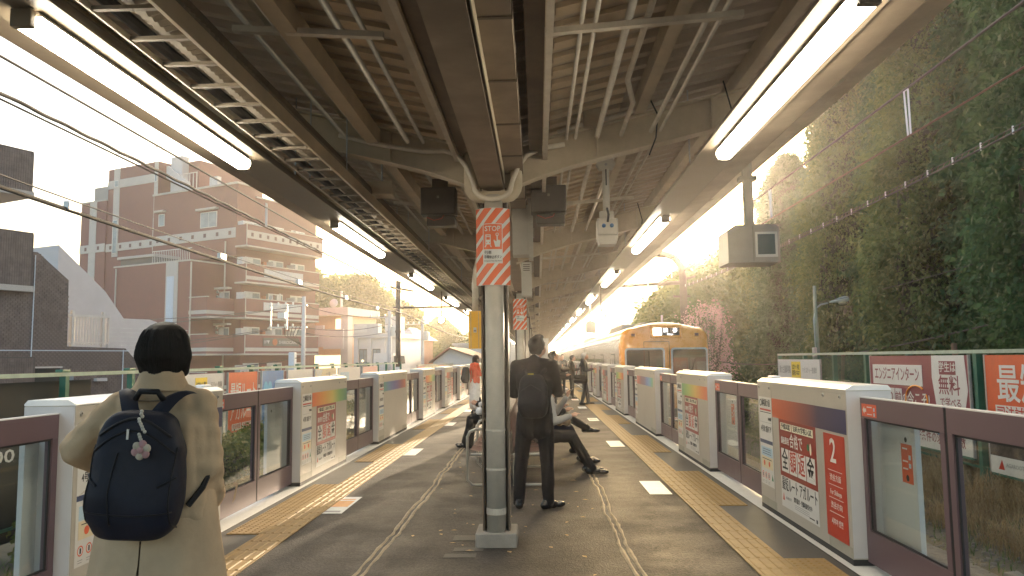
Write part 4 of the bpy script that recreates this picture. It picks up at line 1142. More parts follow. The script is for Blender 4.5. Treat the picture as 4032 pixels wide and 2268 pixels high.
t, j = stander(1.52, 25.6, -PI/2+.15, 'person with grey hair in a dark suit reading a phone beside the right gates', 'suit_navy', 'suit_navy', 'hair_grey', 1.01, legs=dict(ankl=(-.10, .16, .085), ankr=(.10, -.10, .085), knel=(-.10, .10, .47), kner=(.10, .0, .47)))
MB().box(-.012, .012, .115, .122, 1.12, 1.36).build('tie', 'navy', t); blob('shirt_front', [('c', (0, .095, 1.2), (0, .07, 1.40), .03, .045)], .01, 'white_cloth', t, 2)
link('phone', phone(None, (1.86, 25.62, 1.20), (-.6, 0, .8)), None, 'smartphone in the hands of the grey haired person in the suit', 'smartphone')
bg_ = thing('shoulder_bag', 'black bag hanging by the side of the grey haired person in the suit', 'bag', (1.40, 25.36, .72))
blob('bag_body', [('c', (-.16, 0, .06), (.14, 0, .06), .085, .085), ('c', (-.15, 0, .20), (.13, 0, .20), .07, .07)], .014, 'coat_black', bg_, 4, .01, 10)
MB().tube([(-.14, 0, .24), (-.02, -.02, .62), (.12, 0, .24)], .012, 6).build('strap', 'black_nylon', bg_)
stander(1.28, 29.4, -PI/2+.1, 'person all in black with a big black bag, just behind the grey haired person', 'coat_black', 'trouser_dark', 'hair_black', .97, fat=1.12)
bg2 = thing('shoulder_bag', 'large black bag carried at the back of the person all in black', 'bag', (1.02, 29.2, .78))
blob('bag_body', [('c', (-.10, -.05, .08), (.10, -.05, .08), .13, .13), ('c', (-.08, -.05, .34), (.08, -.05, .34), .10, .10)], .016, 'coat_black', bg2, 4, .01, 10)
MB().tube([(-.05, -.05, .42), (.05, .0, .62), (.14, .05, .66)], .012, 6).build('strap', 'black_nylon', bg2)
t, j = stander(.30, 16.9, -PI/2+.3, 'person with dark hair and a beige scarf standing past the bench', 'coat_black', 'trouser_dark', 'hair_black', 1.0)
blob('scarf', [('c', (-.05, -.02, 1.44), (.05, -.02, 1.44), .075, .075), ('c', (0, .04, 1.43), (0, .05, 1.40), .07, .06), ('c', (-.06, -.1, 1.40), (-.05, -.12, 1.15), .04, .035)], .012, 'beige_cloth', t, 3, .008, 20)
stander(.78, 30.5, -PI/2, 'person in a dark coat with a phone, left of two distant figures in dark clothes', 'suit_black', 'trouser_dark', 'hair_brown', .98)
stander(1.02, 33.0, -PI+.5, 'person in a dark suit facing the camera, right of two distant figures', 'suit_navy', 'suit_navy', 'hair_black', 1.0)
t, j = stander(-1.78, 21.8, -PI/2+.5, 'person with long brown hair and a face mask in an orange sweater and white skirt', 'orange_knit', 'trouser_dark', 'hair_brown', .98, 'long', 'white_cloth', length=.92, fat=1.05)
M = HM(Vector(j['hea']), j['tilt'], j['turn']); blob('face_mask', [('e', M @ Vector((0, .065, -.05)), (.060, .045, .048), (.4, 0, 0))], .009, 'mask_blue', t, 2)
b = backpack('backpack', 'black backpack on the back of the person in the orange sweater', (-2.02, 21.72, .86), -PI/2+.5, (.33, .17, .46), 'black_nylon', vox=.014)
# ---- bench: back to back seats on tube frames, along the centre line
bench = thing('platform_bench', 'long back to back platform bench with brown seats on bent tube frames', 'bench', (CX, 0, 0))
mat('seat_red', (0.12, 0.05, 0.04), 0.5, var=0.15); mat('tube_paint', (0.40, 0.36, 0.29), 0.4, 0.3, var=0.1)
for k in range(10):
    y = 9.4+.52*k
    for s in (-1, 1):
        MB().grid(lambda u, v, s=s, y=y: (s*(.06+.42*u), y+.02+.46*v, .43-.03*math.sin(PI*u)+.012*(2*v-1)**2), 8, 6).build('seat_shell', 'seat_red', bench, smooth=True)
        MB().grid(lambda u, v, s=s, y=y: (s*(.055-.03*u), y+.02+.46*v, .45+.36*u), 4, 6).build('seat_back', 'seat_red', bench, smooth=True)
for y in (9.35, 10.9, 12.45, 14.55):
    for s in (-1, 1):
        MB().tube([(s*.06, y, .02), (s*.06, y, .39), (s*.46, y, .39)], .019, 8).build('frame_tube', 'tube_paint', bench, smooth=True)
        pts = [(s*.50, y, .03)]+[(s*.50, y, .60)]+[(s*(.46-.04*math.sin(a)), y, .60+.07*math.sin(a)) for a in (.5, 1.0, 1.57)]+[(s*.15, y, .67)]
        MB().tube([(s*.17, y, .03), (s*.44, y, .03), (s*.50, y, .09), (s*.50, y, .60), (s*.47, y, .66), (s*.40, y, .69), (s*.17, y, .69)], .018, 8).build('arm_tube', 'tube_paint', bench, smooth=True)
MB().box(-.05, .05, 9.3, 14.6, .34, .385).build('seat_beam', 'dark_steel', bench)
# ------------------------------------------------------------------ things hung under the canopy
mat('blue_knob', (0.06, 0.16, 0.34), 0.4, var=0); mat('screen_dark', (0.02, 0.025, 0.02), 0.15, var=0.1); mat('grey_box', (0.27, 0.24, 0.19), 0.5, var=0.1, stain=0.2); mat('rust_box', (0.40, 0.33, 0.24), 0.6, var=0.2, stain=0.6, stain_col=(0.28, 0.12, 0.05)); mat('red_wire', (0.4, 0.05, 0.03), 0.5, var=0)
# two dark speaker boxes either side of the first column, hung by rods
for side, x, y in (('left', -1.02, 8.0), ('right', .14, 8.0)):
    t = thing('speaker_box', f'dark brown hanging speaker box on the {side} of the nearest column top', 'speaker', (x, y, 2.94))
    MB().bbox(-.185, .185, -.10, .10, .11, .40, .012).build('cabinet', 'brown_box', t)
    MB().bbox(-.13, .17, -.02, .16, .0, .105, .01).build('lower_cabinet', 'brown_box', t)
    MB().box(-.012, .012, -.104, -.1005, .28, .305).build('badge', 'grey_box', t)
    MB().box(-.07, .09, -.04, .06, .40, .50).build('bracket', 'dark_steel', t)
    MB().tube([(0, 0, .50), (.0, -.25, .66)], .008, 6).build('hanger_rod', 'dark_steel', t)
    MB().tube([(-.12, -.09, .08), (-.04, -.12, .04), (.04, -.11, .06), (.06, -.08, .10)], .004, 5).build('cable', 'red_wire', t)
# white camera box on a slotted drop pipe
t = thing('camera_box', 'pale camera box with two blue knobs on a drop pipe right of the column', 'camera', (.655, 7.0, 2.56))
MB().bbox(-.095, .095, -.09, .09, .08, .235, .012).build('upper_case', 'box_beige', t)
MB().prism([(-.095, .078), (.095, .078), (.075, -.005), (-.075, -.005)], 1, -.09, .085).build('lower_case', 'box_beige', t)
for s in (-1, 1):
    MB().lathe([(.019, 0), (.019, .012), (.012, .02)], 12, Matrix.Translation((s*.036, -.09, .165)) @ Matrix.Rotation(PI/2, 4, 'X')).build('knob', 'blue_knob', t, smooth=True)
    for z in (.095, .222): MB().lathe([(.006, 0), (.006, .004)], 8, Matrix.Translation((s*.082, -.09, z)) @ Matrix.Rotation(PI/2, 4, 'X')).build('screw', 'galv', t)
MB().box(-.065, .065, -.03, .03, .236, .31).build('clamp', 'box_beige', t)
MB().tube([(0, 0, .30), (0, 0, .76)], .032, 14).build('drop_pipe', 'box_beige', t, smooth=True)
MB().box(-.006, .006, -.036, -.031, .55, .70).build('slot', 'ink_dark', t)
MB().tube([(0, -.095, .20), (.005, -.13, .26), (.0, -.06, .33)], .011, 8).build('cable', 'black_plastic', t, smooth=True)
MB().prism([(-.10, .86), (.10, .86), (.11, .84), (.06, .80), (.09, .75), (.06, .70), (-.06, .70), (-.09, .75), (-.06, .80), (-.11, .84)], 1, -.05, .03).build('mounting_plate', 'box_beige', t)
for z in (.74, .80): MB().lathe([(.014, 0), (.014, .012)], 6, Matrix.Translation((0, -.05, z)) @ Matrix.Rotation(PI/2, 4, 'X')).build('bolt', 'galv', t)
# driver's monitor hood on the right roof edge
t = thing('monitor_hood', 'beige monitor hood with one square dark screen hanging at the right canopy edge', 'monitor', (2.50, 9.0, 2.60))
b = MB(); b.prism([(-.29, .0), (.30, .0), (.30, .40), (.26, .44), (-.20, .44), (-.29, .38)], 1, -.18, .30); b.build('hood', 'grey_box', t)
b = MB(); b.box(.02, .27, -.19, -.181, .06, .09); b.box(.02, .27, -.19, -.181, .325, .35); b.box(.02, .045, -.19, -.181, .09, .325); b.box(.245, .27, -.19, -.181, .09, .325); b.build('screen_frame', 'box_beige', t)
MB().box(.045, .245, -.186, -.1805, .09, .325).build('screen', 'screen_dark', t)
MB().box(-.005, -.001, -.184, -.1805, .01, .42).build('panel_seam', 'dark_steel', t)
MB().box(-.03, .07, .0, .10, .44, 1.42).build('drop_post', 'grey_box', t)
MB().box(-.08, .12, -.02, .12, 1.0, 1.05).build('post_collar', 'grey_box', t)
t = thing('monitor_hood', 'small beige box on a drop post by the right lamps, beyond the big monitor hood', 'monitor', (1.385, 20.0, 2.18))
MB().prism([(-.12, 0), (.12, 0), (.12, .25), (.08, .30), (-.08, .30), (-.12, .25)], 1, -.07, .10).build('case', 'box_beige', t); MB().box(-.02, .02, 0, .04, .30, .90).build('drop_post', 'grey_box', t)
# round yellow departure lamps
for side, x, y in (('left', -2.10, 16.8), ('right', 1.32, 15.8)):
    t = thing('signal_lamp', f'round lit yellow signal lamp hanging on a rod on the {side} side', 'signal lamp', (x, y, 2.40))
    Mx = Matrix.Rotation(PI/2, 4, 'X')
    MB().lathe([(.086, -.05), (.09, .0), (.09, .05), (.072, .055), (.072, .02)], 20, Mx).build('housing', 'dark_steel', t, smooth=False)
    MB().lathe([(.070, .03), (.066, .058), (.045, .07), (.001, .075)], 20, Mx).build('lens', 'lamp_yellow', t, smooth=True)
    MB().tube([(0, 0, .088), (0, 0, .64)], .012, 8).build('rod', 'dark_steel', t)
# yellow emergency box with its conduit, left of the column line
t = thing('emergency_box', 'tall yellow emergency button box hanging from a grey pipe left of the column', 'emergency box', (-.93, 11.5, 1.69))
MB().prism([(-.095, 0), (.10, 0), (.10, .56), (-.095, .56)], 1, -.03, .14).build('case', 'yellow_box', t)
for x in (-.062, .055): MB().box(x-.004, x+.004, -.0325, -.0295, .01, .55).build('fold_line', 'rust_box', t)
MB().box(-.022, .022, -.035, -.0305, .24, .315).build('label_plate', 'box_beige', t); MB().box(-.015, .015, -.038, -.0352, .255, .28).build('label_print', 'grey_box', t)
MB().tube([(0, .05, .56), (0, .05, 1.0), (.02, .05, 1.2), (.10, .05, 1.45), (.30, .05, 1.62)], .048, 12).build('pipe', 'conduit_paint', t, smooth=True)
for z in (.06, .48): MB().box(.10, .14, .0, .10, z-.05, z+.05).build('clamp', 'grey_box', t)
# tall pale cabinets right behind the first column
t = thing('cable_cabinet', 'tall pale cable cabinet standing out right behind the STOP sign column', 'cabinet', (-.14, 8.2, 2.20))
MB().box(-.11, .06, -.05, .2, .44, .98).build('case', 'box_beige', t); MB().box(.062, .11, -.08, .2, .40, 1.05).build('side_channel', 'box_beige', t)
MB().box(-.02, .09, -.03, .2, .0, .36).build('lower_case', 'box_beige', t)
MB().box(.112, .125, -.1, -.03, .62, .72).build('hinge', 'grey_box', t)
for k in range(4): MB().box(.0, .07, -.033, -.0305, .27+.02*k, .278+.02*k).build('vent_slot', 'dark_steel', t)
# bent conduit loop round the column head, and thick rain pipe elbow
t = thing('conduit_loop', 'bent pale conduit looping under the girder at the nearest column head', 'conduit', (CX, 6.40, 0))
pts = []
for k in range(25):
    a = PI+PI*k/24
    pts.append((.155*math.cos(a), 0, 2.98+.10*math.sin(a)))
pts = [(-1.35, .12, 3.50), (-1.0, .12, 3.41), (-.62, .12, 3.34), (-.42, .08, 3.33), (-.30, .04, 3.28), (-.22, 0, 3.16), (-.17, 0, 3.04)] + pts + [(.17, 0, 3.04), (.22, 0, 3.16), (.29, .04, 3.26), (.40, .08, 3.33), (.62, .10, 3.37)]
MB().tube(pts, .021, 10).build('pipe', 'conduit_paint', t, smooth=True)
t = thing('rain_pipe_elbow', 'thick beige rain pipe elbow wrapped round the nearest column head', 'rain pipe', (CX, 6.5, 0))
pts = [(-.20, .0, 3.30), (-.20, 0, 3.02)] + [(-.20+.09-.09*math.cos(a), 0, 3.02-.10*math.sin(a)) for a in (.4, .8, 1.2, 1.57)] + [(.11+.09*math.sin(a), 0, 2.92+.10*(1-math.cos(a))) for a in (0, .4, .8, 1.2, 1.57)] + [(.20, 0, 3.30)]
MB().tube(pts, .052, 14).build('pipe', 'roof_paint', t, smooth=True)
MB().tube([(0, 0, 2.80), (0, 0, 2.93)], .066, 16).build('spout', 'roof_paint', t, smooth=True)
t = thing('junction_box', 'small rust stained junction box on the first right rib', 'junction box', (.50, 6.48, 3.60))
MB().bbox(-.075, .075, -.05, .05, -.09, .09, .015).build('case', 'rust_box', t); MB().tube([(.08, 0, -.03), (.35, .02, .05), (.70, .04, .16)], .018, 8).build('conduit', 'conduit_paint', t, smooth=True)
MB().tube([(-.08, 0, -.06), (-.30, .02, -.12)], .018, 8).build('conduit', 'conduit_paint', t, smooth=True)
t = thing('junction_box', 'flat brown box hung under the left rib near the lamp row', 'junction box', (-1.55, 7.6, 3.18))
MB().bbox(-.14, .12, -.1, .1, 0, .14, .012).build('case', 'roof_paint', t); MB().tube([(0, 0, .14), (0, 0, .5)], .01, 6).build('rod', 'galv', t)
# cables sagging between ribs on the right
for k, (x, y) in enumerate(((1.62, 6.5), (1.0, 6.55), (1.55, 11.6), (1.0, 11.6))):
    t = thing('drop_cable', f'thin dark cable drooping from the {["first", "first", "second", "second"][k]} right rib, {["outer", "inner"][k % 2]} one', 'cable')
    MB().tube([(x, y-.08, 3.75+.2*(x-1)), (x+.06, y-.10, 3.60), (x+.04, y-.10, 3.40), (x-.02, y-.09, 3.25)], .007, 5).build('wire', 'black_plastic', t, smooth=True)
# wide notice board edge further along, beige round column
t = thing('notice_board', 'white notice board between the columns far along the platform', 'notice board', (-.05, 27.5, 1.3))
MB().box(-.3, .45, -.03, .03, 0, .95).build('board', 'paper_white', t)
for x in (-.25, .4): MB().tube([(x, 0, -1.3), (x, 0, 0)], .03, 8).build('post', 'grey_box', t)
# ------------------------------------------------------------------ orange fronted train on the right track
mat('train_orange', (0.80, 0.33, 0.06), 0.28, var=0.04, coat=0.5); mat('stainless', (0.52, 0.50, 0.47), 0.24, 0.95, var=0.06, scale=2); mat('train_frame', (0.60, 0.60, 0.63), 0.35, 0.4, var=0.05); mat('train_roof', (0.36, 0.35, 0.34), 0.6, var=0.15); mat('dark_glass', (0.015, 0.017, 0.018), 0.06, var=0.0, spec=0.7)
mat('led_white', (1, 1, 1), 0.5, var=0, emit=0.9); mat('cab_wall', (0.35, 0.34, 0.33), 0.8, var=0.1); mat('underframe', (0.05, 0.05, 0.05), 0.8, var=0.2); mat('tail_lens', (0.18, 0.09, 0.07), 0.2, var=0)
glass_mat('cab_glass', (0.55, 0.56, 0.57), 0.35)
TX, TY, HW = TRK_R, 25.0, 1.43
def car_profile(inset=0.0, top=2.66):
    hw = HW-inset; pts = [(-hw+.05, -.10), (-hw, .02), (-hw, 1.60), (-hw+.015, 2.12)]
    for k in range(1, 9):
        a = PI/2*k/8; pts.append((-hw+.015+.38*(1-math.cos(a)), 2.12+(.37-inset*.6)*math.sin(a)))
    z0 = pts[-1][1]; x0 = pts[-1][0]
    for k in range(1, 6): u = k/5; pts.append((x0*(1-u), z0+(top-inset-z0)*math.sin(PI/2*u)))
    return pts + [(-x, z) for x, z in reversed(pts[:-1])]
def shell(b, y0, y1):
    b.prism(car_profile(), 1, y0, y1)
def train_car(i, y0):
    t = thing('train_car', ['orange fronted commuter train car, leading car at the right gates', 'silver train car coupled second in the train', 'silver train car coupled third in the train', 'silver train car coupled fourth in the train', 'silver train car at the far end of the train'][i], 'train', (TX, y0, 0), 0, 'cars of the commuter train')
    y1 = 19.4
    MB().prism(car_profile(), 1, .42 if i == 0 else 0, y1).build('body', 'stainless', t)
    MB().prism([(-.75, 2.60), (-.65, 2.86), (.65, 2.86), (.75, 2.60)], 1, 6.2, 11.4).build('air_conditioner', 'train_roof', t)
    for yy in (2.4, 14.2): MB().prism([(-.5, 2.62), (-.42, 2.76), (.42, 2.76), (.5, 2.62)], 1, yy, yy+1.6).build('roof_unit', 'train_roof', t)
    MB().box(-HW+.25, HW-.25, .6, y1-.2, -.95, -.14).build('underframe', 'underframe', t)
    for z in (1.76, 1.98): MB().box(-HW-.012, -HW+.05, .45, y1, z, z+.025).build('side_rail', 'stainless', t)
    MB().box(-HW-.02, -HW+.08, .42, y1, 2.10, 2.13).build('gutter', 'stainless', t)
    for k in range(4):
        yc = 2.6+4.75*k
        MB().box(-HW-.006, -HW+.02, yc-.68, yc+.68, .02, 1.66).build('door_recess', 'underframe', t)
        for s in (-1, 1):
            d = MB().box(-HW-.010, -HW+.01, yc+s*.335-.325, yc+s*.335+.325, .03, 1.64).build('door_leaf', 'stainless', t)
            MB().box(-HW-.014, -HW-.009, yc+s*.335-.23, yc+s*.335+.23, .72, 1.5).build('door_window', 'dark_glass', d)
        if k < 3: MB().box(-HW-.008, -HW+.02, yc+1.05, yc+3.70, .72, 1.48).build('side_window', 'dark_glass', t)
    return t
cars = [train_car(i, TY+19.9*i) for i in range(5)]
t = cars[0]
# front mask: domed orange nose lofted from the face back to the body section
def loft(sections):
    b = MB(); n = len(sections[0][1]); vs = []; fs = []
    for y, pr in sections: vs += [(x, y, z) for x, z in pr]
    for i in range(len(sections)-1):
        for k in range(n): fs.append((i*n+k, i*n+(k+1) % n, (i+1)*n+(k+1) % n, (i+1)*n+k))
    fs.append(tuple(range(n))[::-1]); return b.add(vs, fs)
nose = loft([(0.0, car_profile(.14)), (.02, car_profile(.10)), (.06, car_profile(.055)), (.13, car_profile(.02)), (.22, car_profile(.004)), (.419, car_profile(-.002))])
bmn = nose.mesh('front_mask', 'train_orange'); smooth_auto(bmn, 40)
mask = link('front_mask', bmn, t)
# windscreens: frame, deep dark reveal and glass
for nm, x0, x1 in (('windscreen', -1.30, -.02), ('windscreen', .18, 1.36)):
    z0, z1 = .85, 1.83
    w = link(nm, None, t)
    def rr(x0, x1, z0, z1, r):
        p = []
        for cx_, cz_, a0 in ((x1-r, z0+r, -PI/2), (x1-r, z1-r, 0), (x0+r, z1-r, PI/2), (x0+r, z0+r, PI)):
            for k in range(5): a = a0+PI/2*k/4; p.append((cx_+r*math.cos(a), cz_+r*math.sin(a)))
        return p
    o_, i_ = rr(x0, x1, z0, z1, .10), rr(x0+.055, x1-.055, z0+.055, z1-.055, .07)
    b = MB(); n = len(o_)
    b.add([(x, -.03, z) for x, z in o_]+[(x, -.03, z) for x, z in i_]+[(x, .004, z) for x, z in o_]+[(x, .004, z) for x, z in i_],
          [(k, (k+1) % n, n+(k+1) % n, n+k) for k in range(n)]+[(2*n+k, 2*n+(k+1) % n, (k+1) % n, k) for k in range(n)]+[(n+k, n+(k+1) % n, 3*n+(k+1) % n, 3*n+k) for k in range(n)])
    b.build('frame', 'train_frame', w)
    MB().prism(i_, 1, -.012, -.006).build('pane', 'cab_glass', w)
    MB().prism(rr(x0+.05, x1-.05, z0+.05, z1-.05, .06), 1, -.004, -.0015).build('backing', 'dark_glass' if x0 > 0 else 'cab_wall', w)
mat('wiper_black', (0.02, 0.02, 0.02), 0.85, var=0, spec=0.15)
MB().tube([(-.52, -.05, .88), (-.53, -.05, 1.72)], .014, 6).build('wiper', 'wiper_black', t); MB().tube([(.75, -.05, .88), (.95, -.05, 1.45)], .012, 6).build('wiper', 'wiper_black', t)
# centre pillar and emergency door line
for x in (-.68, .13): MB().box(x-.006, x+.006, -.016, .0, .2, 2.03).build('door_gap', 'tail_lens', t)
MB().box(-.674, .124, -.016, .0, 2.024, 2.036).build('door_gap', 'tail_lens', t)
MB().bbox(.055, .10, -.028, 0, .86, 1.86, .008).build('handrail', 'train_orange', t)
# destination box
b = MB().bbox(-.47, .55, -.06, .12, 2.14, 2.585, .035); bx = b.build('sign_box', 'train_orange', t)
MB().box(-.385, .47, -.066, -.0605, 2.225, 2.475).build('display', 'ink_dark', bx)
MB().bbox(-.38, -.11, -.075, -.0665, 2.235, 2.465, .02).build('train_type_tile', 'led_white', bx)
lettering('渋', .15, 'led_white', bx, (.02, -.069, 2.385), FLAT, .02); lettering('谷', .15, 'led_white', bx, (.32, -.069, 2.385), FLAT, .02)
lettering('Shibuya', .06, 'led_white', bx, (.16, -.069, 2.26), FLAT, .03)
for x in (-1.02, 1.02):
    o = MB().bbox(x-.10, x+.10, -.012, .12, 2.17, 2.33, .03).build('marker_lamp', 'train_orange', t)
    MB().box(x-.06, x+.06, -.018, -.0125, 2.205, 2.295).build('lens', 'tail_lens', o)
MB().tube([(.12, 1.2, 2.6), (.12, 1.2, 2.95)], .035, 8).build('aerial', 'train_frame', t)
MB().box(-HW-.006, -HW+.01, .43, .62, .0, 2.0).build('corner_band', 'train_orange', t)
# pantograph on the second car
for ci in (1, 3):
    pg = link('pantograph', None, cars[ci])
    MB().tube([(-.4, 6, 2.8), (0, 7.3, 3.3), (0, 6.2, 3.82)], .03, 6).build('arm', 'train_roof', pg); MB().tube([(-.85, 6.2, 3.80), (-.5, 6.2, 3.85), (.5, 6.2, 3.85), (.85, 6.2, 3.80)], .025, 6).build('head', 'train_roof', pg)
# driver behind the right windscreen
dr = thing('person', 'person driving the train, dark silhouette behind the right windscreen', 'person', (TX+.48, TY-.0045, .0), 0)
bpy.data.objects.remove(dr)
# ------------------------------------------------------------------ left side: fence with posters, shrubs, buildings, poles
mat('fence_green', (0.03, 0.14, 0.085), 0.5, var=0.12); mat('fence_rail', (0.30, 0.40, 0.31), 0.5, var=0.15); mat('poster_back', (0.55, 0.55, 0.53), 0.6, var=0.08)
mat('poster_orange', (0.66, 0.10, 0.025), 0.45, var=0.10, scale=3); mat('poster_blue', (0.03, 0.20, 0.50), 0.45, var=0.1, scale=3); mat('ink_cyan', (0.08, 0.42, 0.66), 0.45, var=0.1); mat('ink_yellow', (0.85, 0.62, 0.04), 0.45, var=0.08); mat('ink_orange', (0.85, 0.30, 0.03), 0.45, var=0.1); mat('poster_teal', (0.22, 0.48, 0.50), 0.45, var=0.06); mat('poster_maroon', (0.24, 0.045, 0.06), 0.45, var=0.08, scale=3); mat('photo_dark', (0.06, 0.045, 0.04), 0.5, var=0.7, scale=14)
def poster_board(side, y0, y1, z0, z1, label, face, idx, x=None):
    """flat advert board on the trackside fence, facing the platform; local frame as the gate faces"""
    xx = x if x is not None else (7.22 if side == 'right' else -7.42)
    t = thing('advert_board', label, 'advert board', (xx, y1 if side == 'right' else y0, 0), -PI/2 if side == 'right' else PI/2, f'advert boards on the {side} fence')
    w = y1-y0
    MB().box(0, w, 0, .03, z0, z1).build('panel', face, t)
    for a, c in ((-.03, 0), (w, w+.03)): MB().box(a, c, -.008, .035, z0-.01, z1+.01).build('side_frame', 'galv', t)
    MB().box(0, w, -.006, .035, z0-.04, z0-.001).build('bottom_frame', 'fence_green', t)
    return t, w
# left fence
fl = thing('trackside_fence', 'green steel trackside fence with a pale top rail along the left track', 'fence', (-7.5, 0, 0))
FZ = 1.37
MB().box(-.03, .03, 3.0, 41.0, FZ-.03, FZ+.03).build('top_rail', 'fence_rail', fl)
MB().box(-.02, .02, 3.0, 41.0, -.80, -.76).build('bottom_rail', 'fence_green', fl)
for k in range(20):
    y = 4.0+2.0*k
    MB().box(-.05, .05, y-.05, y+.05, -1.6, FZ-.031).build('post', 'fence_green', fl)
    MB().bbox(-.09, .03, y-.11, y+.11, FZ+.031, FZ+.075, .01).build('cap_bracket', 'fence_green', fl)
mat('mesh_dark', (0.02, 0.023, 0.02), 0.8, var=0.2)
MB().box(-.12, -.10, 3.0, 12.9, -1.0, FZ-.10).build('dark_panel', 'mesh_dark', fl)
L = [(15.6, 18.0, 'paper_white', 'white advert with a yellow tag and teal base, left of the orange poster'), (18.3, 20.2, 'poster_orange', 'orange red advert with large white lettering on the left fence'), (20.55, 22.3, 'poster_blue', 'blue advert with orange and yellow painted shapes on the left fence'), (22.7, 25.2, 'paper_white', 'blank white advert next to the blue one on the left fence'), (25.5, 28.1, 'pale_tan', 'tan and white advert with vertical lettering on the left fence'), (28.5, 32.0, 'paper_white', 'wide white advert farther along the left fence'), (32.5, 35.5, 'print_pink', 'pale pink advert near the end of the left fence')]
for i, (a, c, m_, lab) in enumerate(L):
    t, w = poster_board('left', a, c, -.70, 1.28, lab, m_, i)
    if i == 0:
        MB().box(.0, w, -.004, -.001, -.55, .45).build('teal_field', 'poster_teal', t); MB().box(.9, 1.5, -.004, -.001, .85, 1.2).build('yellow_tag', 'ink_yellow', t); lettering('公式サイト限定', .14, 'ink_dark', t, (1.2, -.006, 1.03), FLAT, .02, width=.52)
        MB().box(1.62, 2.35, -.004, -.001, .88, .90).build('rule', 'print_grey', t); lettering('テスティー 塾講師', .14, 'print_grey', t, (2.0, -.006, 1.02), FLAT, .015, width=.62)
    if i == 1:
        lettering('最短ルート', .46, 'paper_white', t, (.95, -.004, .78), FLAT, .03, width=1.65); lettering('アガルート', .46, 'paper_white', t, (.95, -.004, .28), FLAT, .03, width=1.65)
        for k, (x, z) in enumerate(((.35, -.05), (1.0, -.05), (.40, -.27), (1.25, -.27))):
            p0 = MB().box(x-.1, x+.48, -.006, -.001, z-.08, z+.08).build('word_box', 'paper_white', t); lettering(['司法試験', '予備試験', '法科大学院入試', '国家総合職'][k], .13, 'panel_red', p0, (x+.19, -.008, z), FLAT, .02, width=.5)
        MB().box(.0, w, -.005, -.001, -.54, -.38).build('photo_strip', 'photo_dark', t); MB().box(0, w, -.005, -.001, -.70, -.54).build('white_foot', 'paper_white', t); lettering('資料請求・受講相談受付中', .11, 'ink_dark', t, (1.0, -.007, -.62), FLAT, .02, width=1.0)
    if i == 2:
        def shape(nm, pts, m_, o): MB().prism(pts, 1, -.003-o, -.001-o).build(nm, m_, t)
        for cx_, o in ((.30, .0), (.62, .001), (1.60, .002)):
            shape('cyan_head', [(cx_+.17*math.cos(a*PI/8), .80+.20*math.sin(a*PI/8)) for a in range(16)], 'ink_cyan', o)
            shape('cyan_drip', [(cx_-.10, .65), (cx_+.10, .65), (cx_+.07, -.1), (cx_-.02, -.35), (cx_-.08, -.1)], 'ink_cyan', o+.004)
        shape('yellow_figure', [(.95, .75), (1.05, .95), (1.22, .98), (1.33, .80), (1.30, .45), (1.38, .1), (1.28, -.35), (1.05, -.50), (.72, -.52), (.85, -.1), (1.0, .3)], 'ink_yellow', .008)
        shape('orange_core', [(1.03, .72), (1.12, .85), (1.22, .75), (1.20, .35), (1.22, .0), (1.08, -.30), (.95, -.40), (1.05, .1), (1.10, .4)], 'ink_orange', .011)
        MB().box(0, w, -.02, -.001, -.70, -.54).build('white_foot', 'paper_white', t)
    if i == 4:
        MB().prism([(.0, 1.25), (.9, 1.25), (.55, .85), (.25, 1.0)], 1, -.005, -.001).build('white_shape', 'paper_white', t); lettering('い志', .3, 'print_grey', t, (1.6, -.004, 1.0), FLAT, .01)
    if i == 5: MB().box(.3, 1.6, -.004, -.001, .3, 1.1).build('pale_field', 'light_blue', t)
# cream fence farther along
fc = thing('cream_fence', 'low cream panel fence beyond the end of the green left fence', 'fence', (-6.6, 0, 0))
MB().box(-.03, .03, 42.0, 78, 1.20, 1.27).build('top_rail', 'box_beige', fc)
for k in range(12):
    MB().box(-.02, .02, 42.05+3*k, 44.95+3*k, -.6, 1.19).build('panel', 'pale_tan' if k % 3 else 'print_pink', fc)
# ------------------------------------------------ apartment building (rotated 25 degrees to the track)
mat('tile_maroon', (0.165, 0.050, 0.049), 0.6, var=0.10, scale=2.2, bump=0.15, bscale=9); mat('tile_maroon_dark', (0.11, 0.042, 0.038), 0.6, var=0.1, scale=3); mat('trim_cream', (0.46, 0.42, 0.375), 0.6, var=0.06, scale=2); mat('window_glass', (0.20, 0.25, 0.27), 0.08, var=0.25, scale=1.5, spec=0.8); mat('curtain', (0.55, 0.56, 0.54), 0.8, var=0.15, scale=4); mat('alu', (0.55, 0.54, 0.52), 0.4, 0.4, var=0.08); mat('louver_dark', (0.10, 0.095, 0.09), 0.6, var=0.1); mat('white_steel', (0.50, 0.48, 0.47), 0.5, var=0.06); mat('pale_blue_wall', (0.50, 0.56, 0.62), 0.5, var=0.06); mat('terracotta', (0.45, 0.14, 0.06), 0.7, var=0.1)
AP = thing('apartment_building', 'tall maroon tiled apartment block with cream bands and stacked balconies', 'building', (-23.7, 60, 0), R(-25))
def part(nm, m_, x0, x1, y0, y1, z0, z1, parent=AP): return MB().box(x0, x1, y0, y1, z0, z1).build(nm, m_, parent)
GZ = -2.0
part('left_wing', 'tile_maroon', -20, -16.5, .0, 9, GZ, 16.2); part('tower', 'tile_maroon', -16.498, -9.9, .12, 9, GZ, 19.0); part('stair_tower', 'tile_maroon', -9.898, -6.6, 1.6, 9, GZ, 19.0)
part('main_block', 'tile_maroon', -9.8, 0.0, -.30, 1.598, 10.0, 15.8); part('main_block_rear', 'tile_maroon', -6.598, -.002, 1.6, 9.0, GZ, 15.0); part('main_block_lower', 'tile_maroon', -9.8, -.004, .30, 1.598, GZ, 9.998)
pod = part('podium_block', 'tile_maroon', -10.9, -1.95, -3.0, .298, GZ, 9.4)
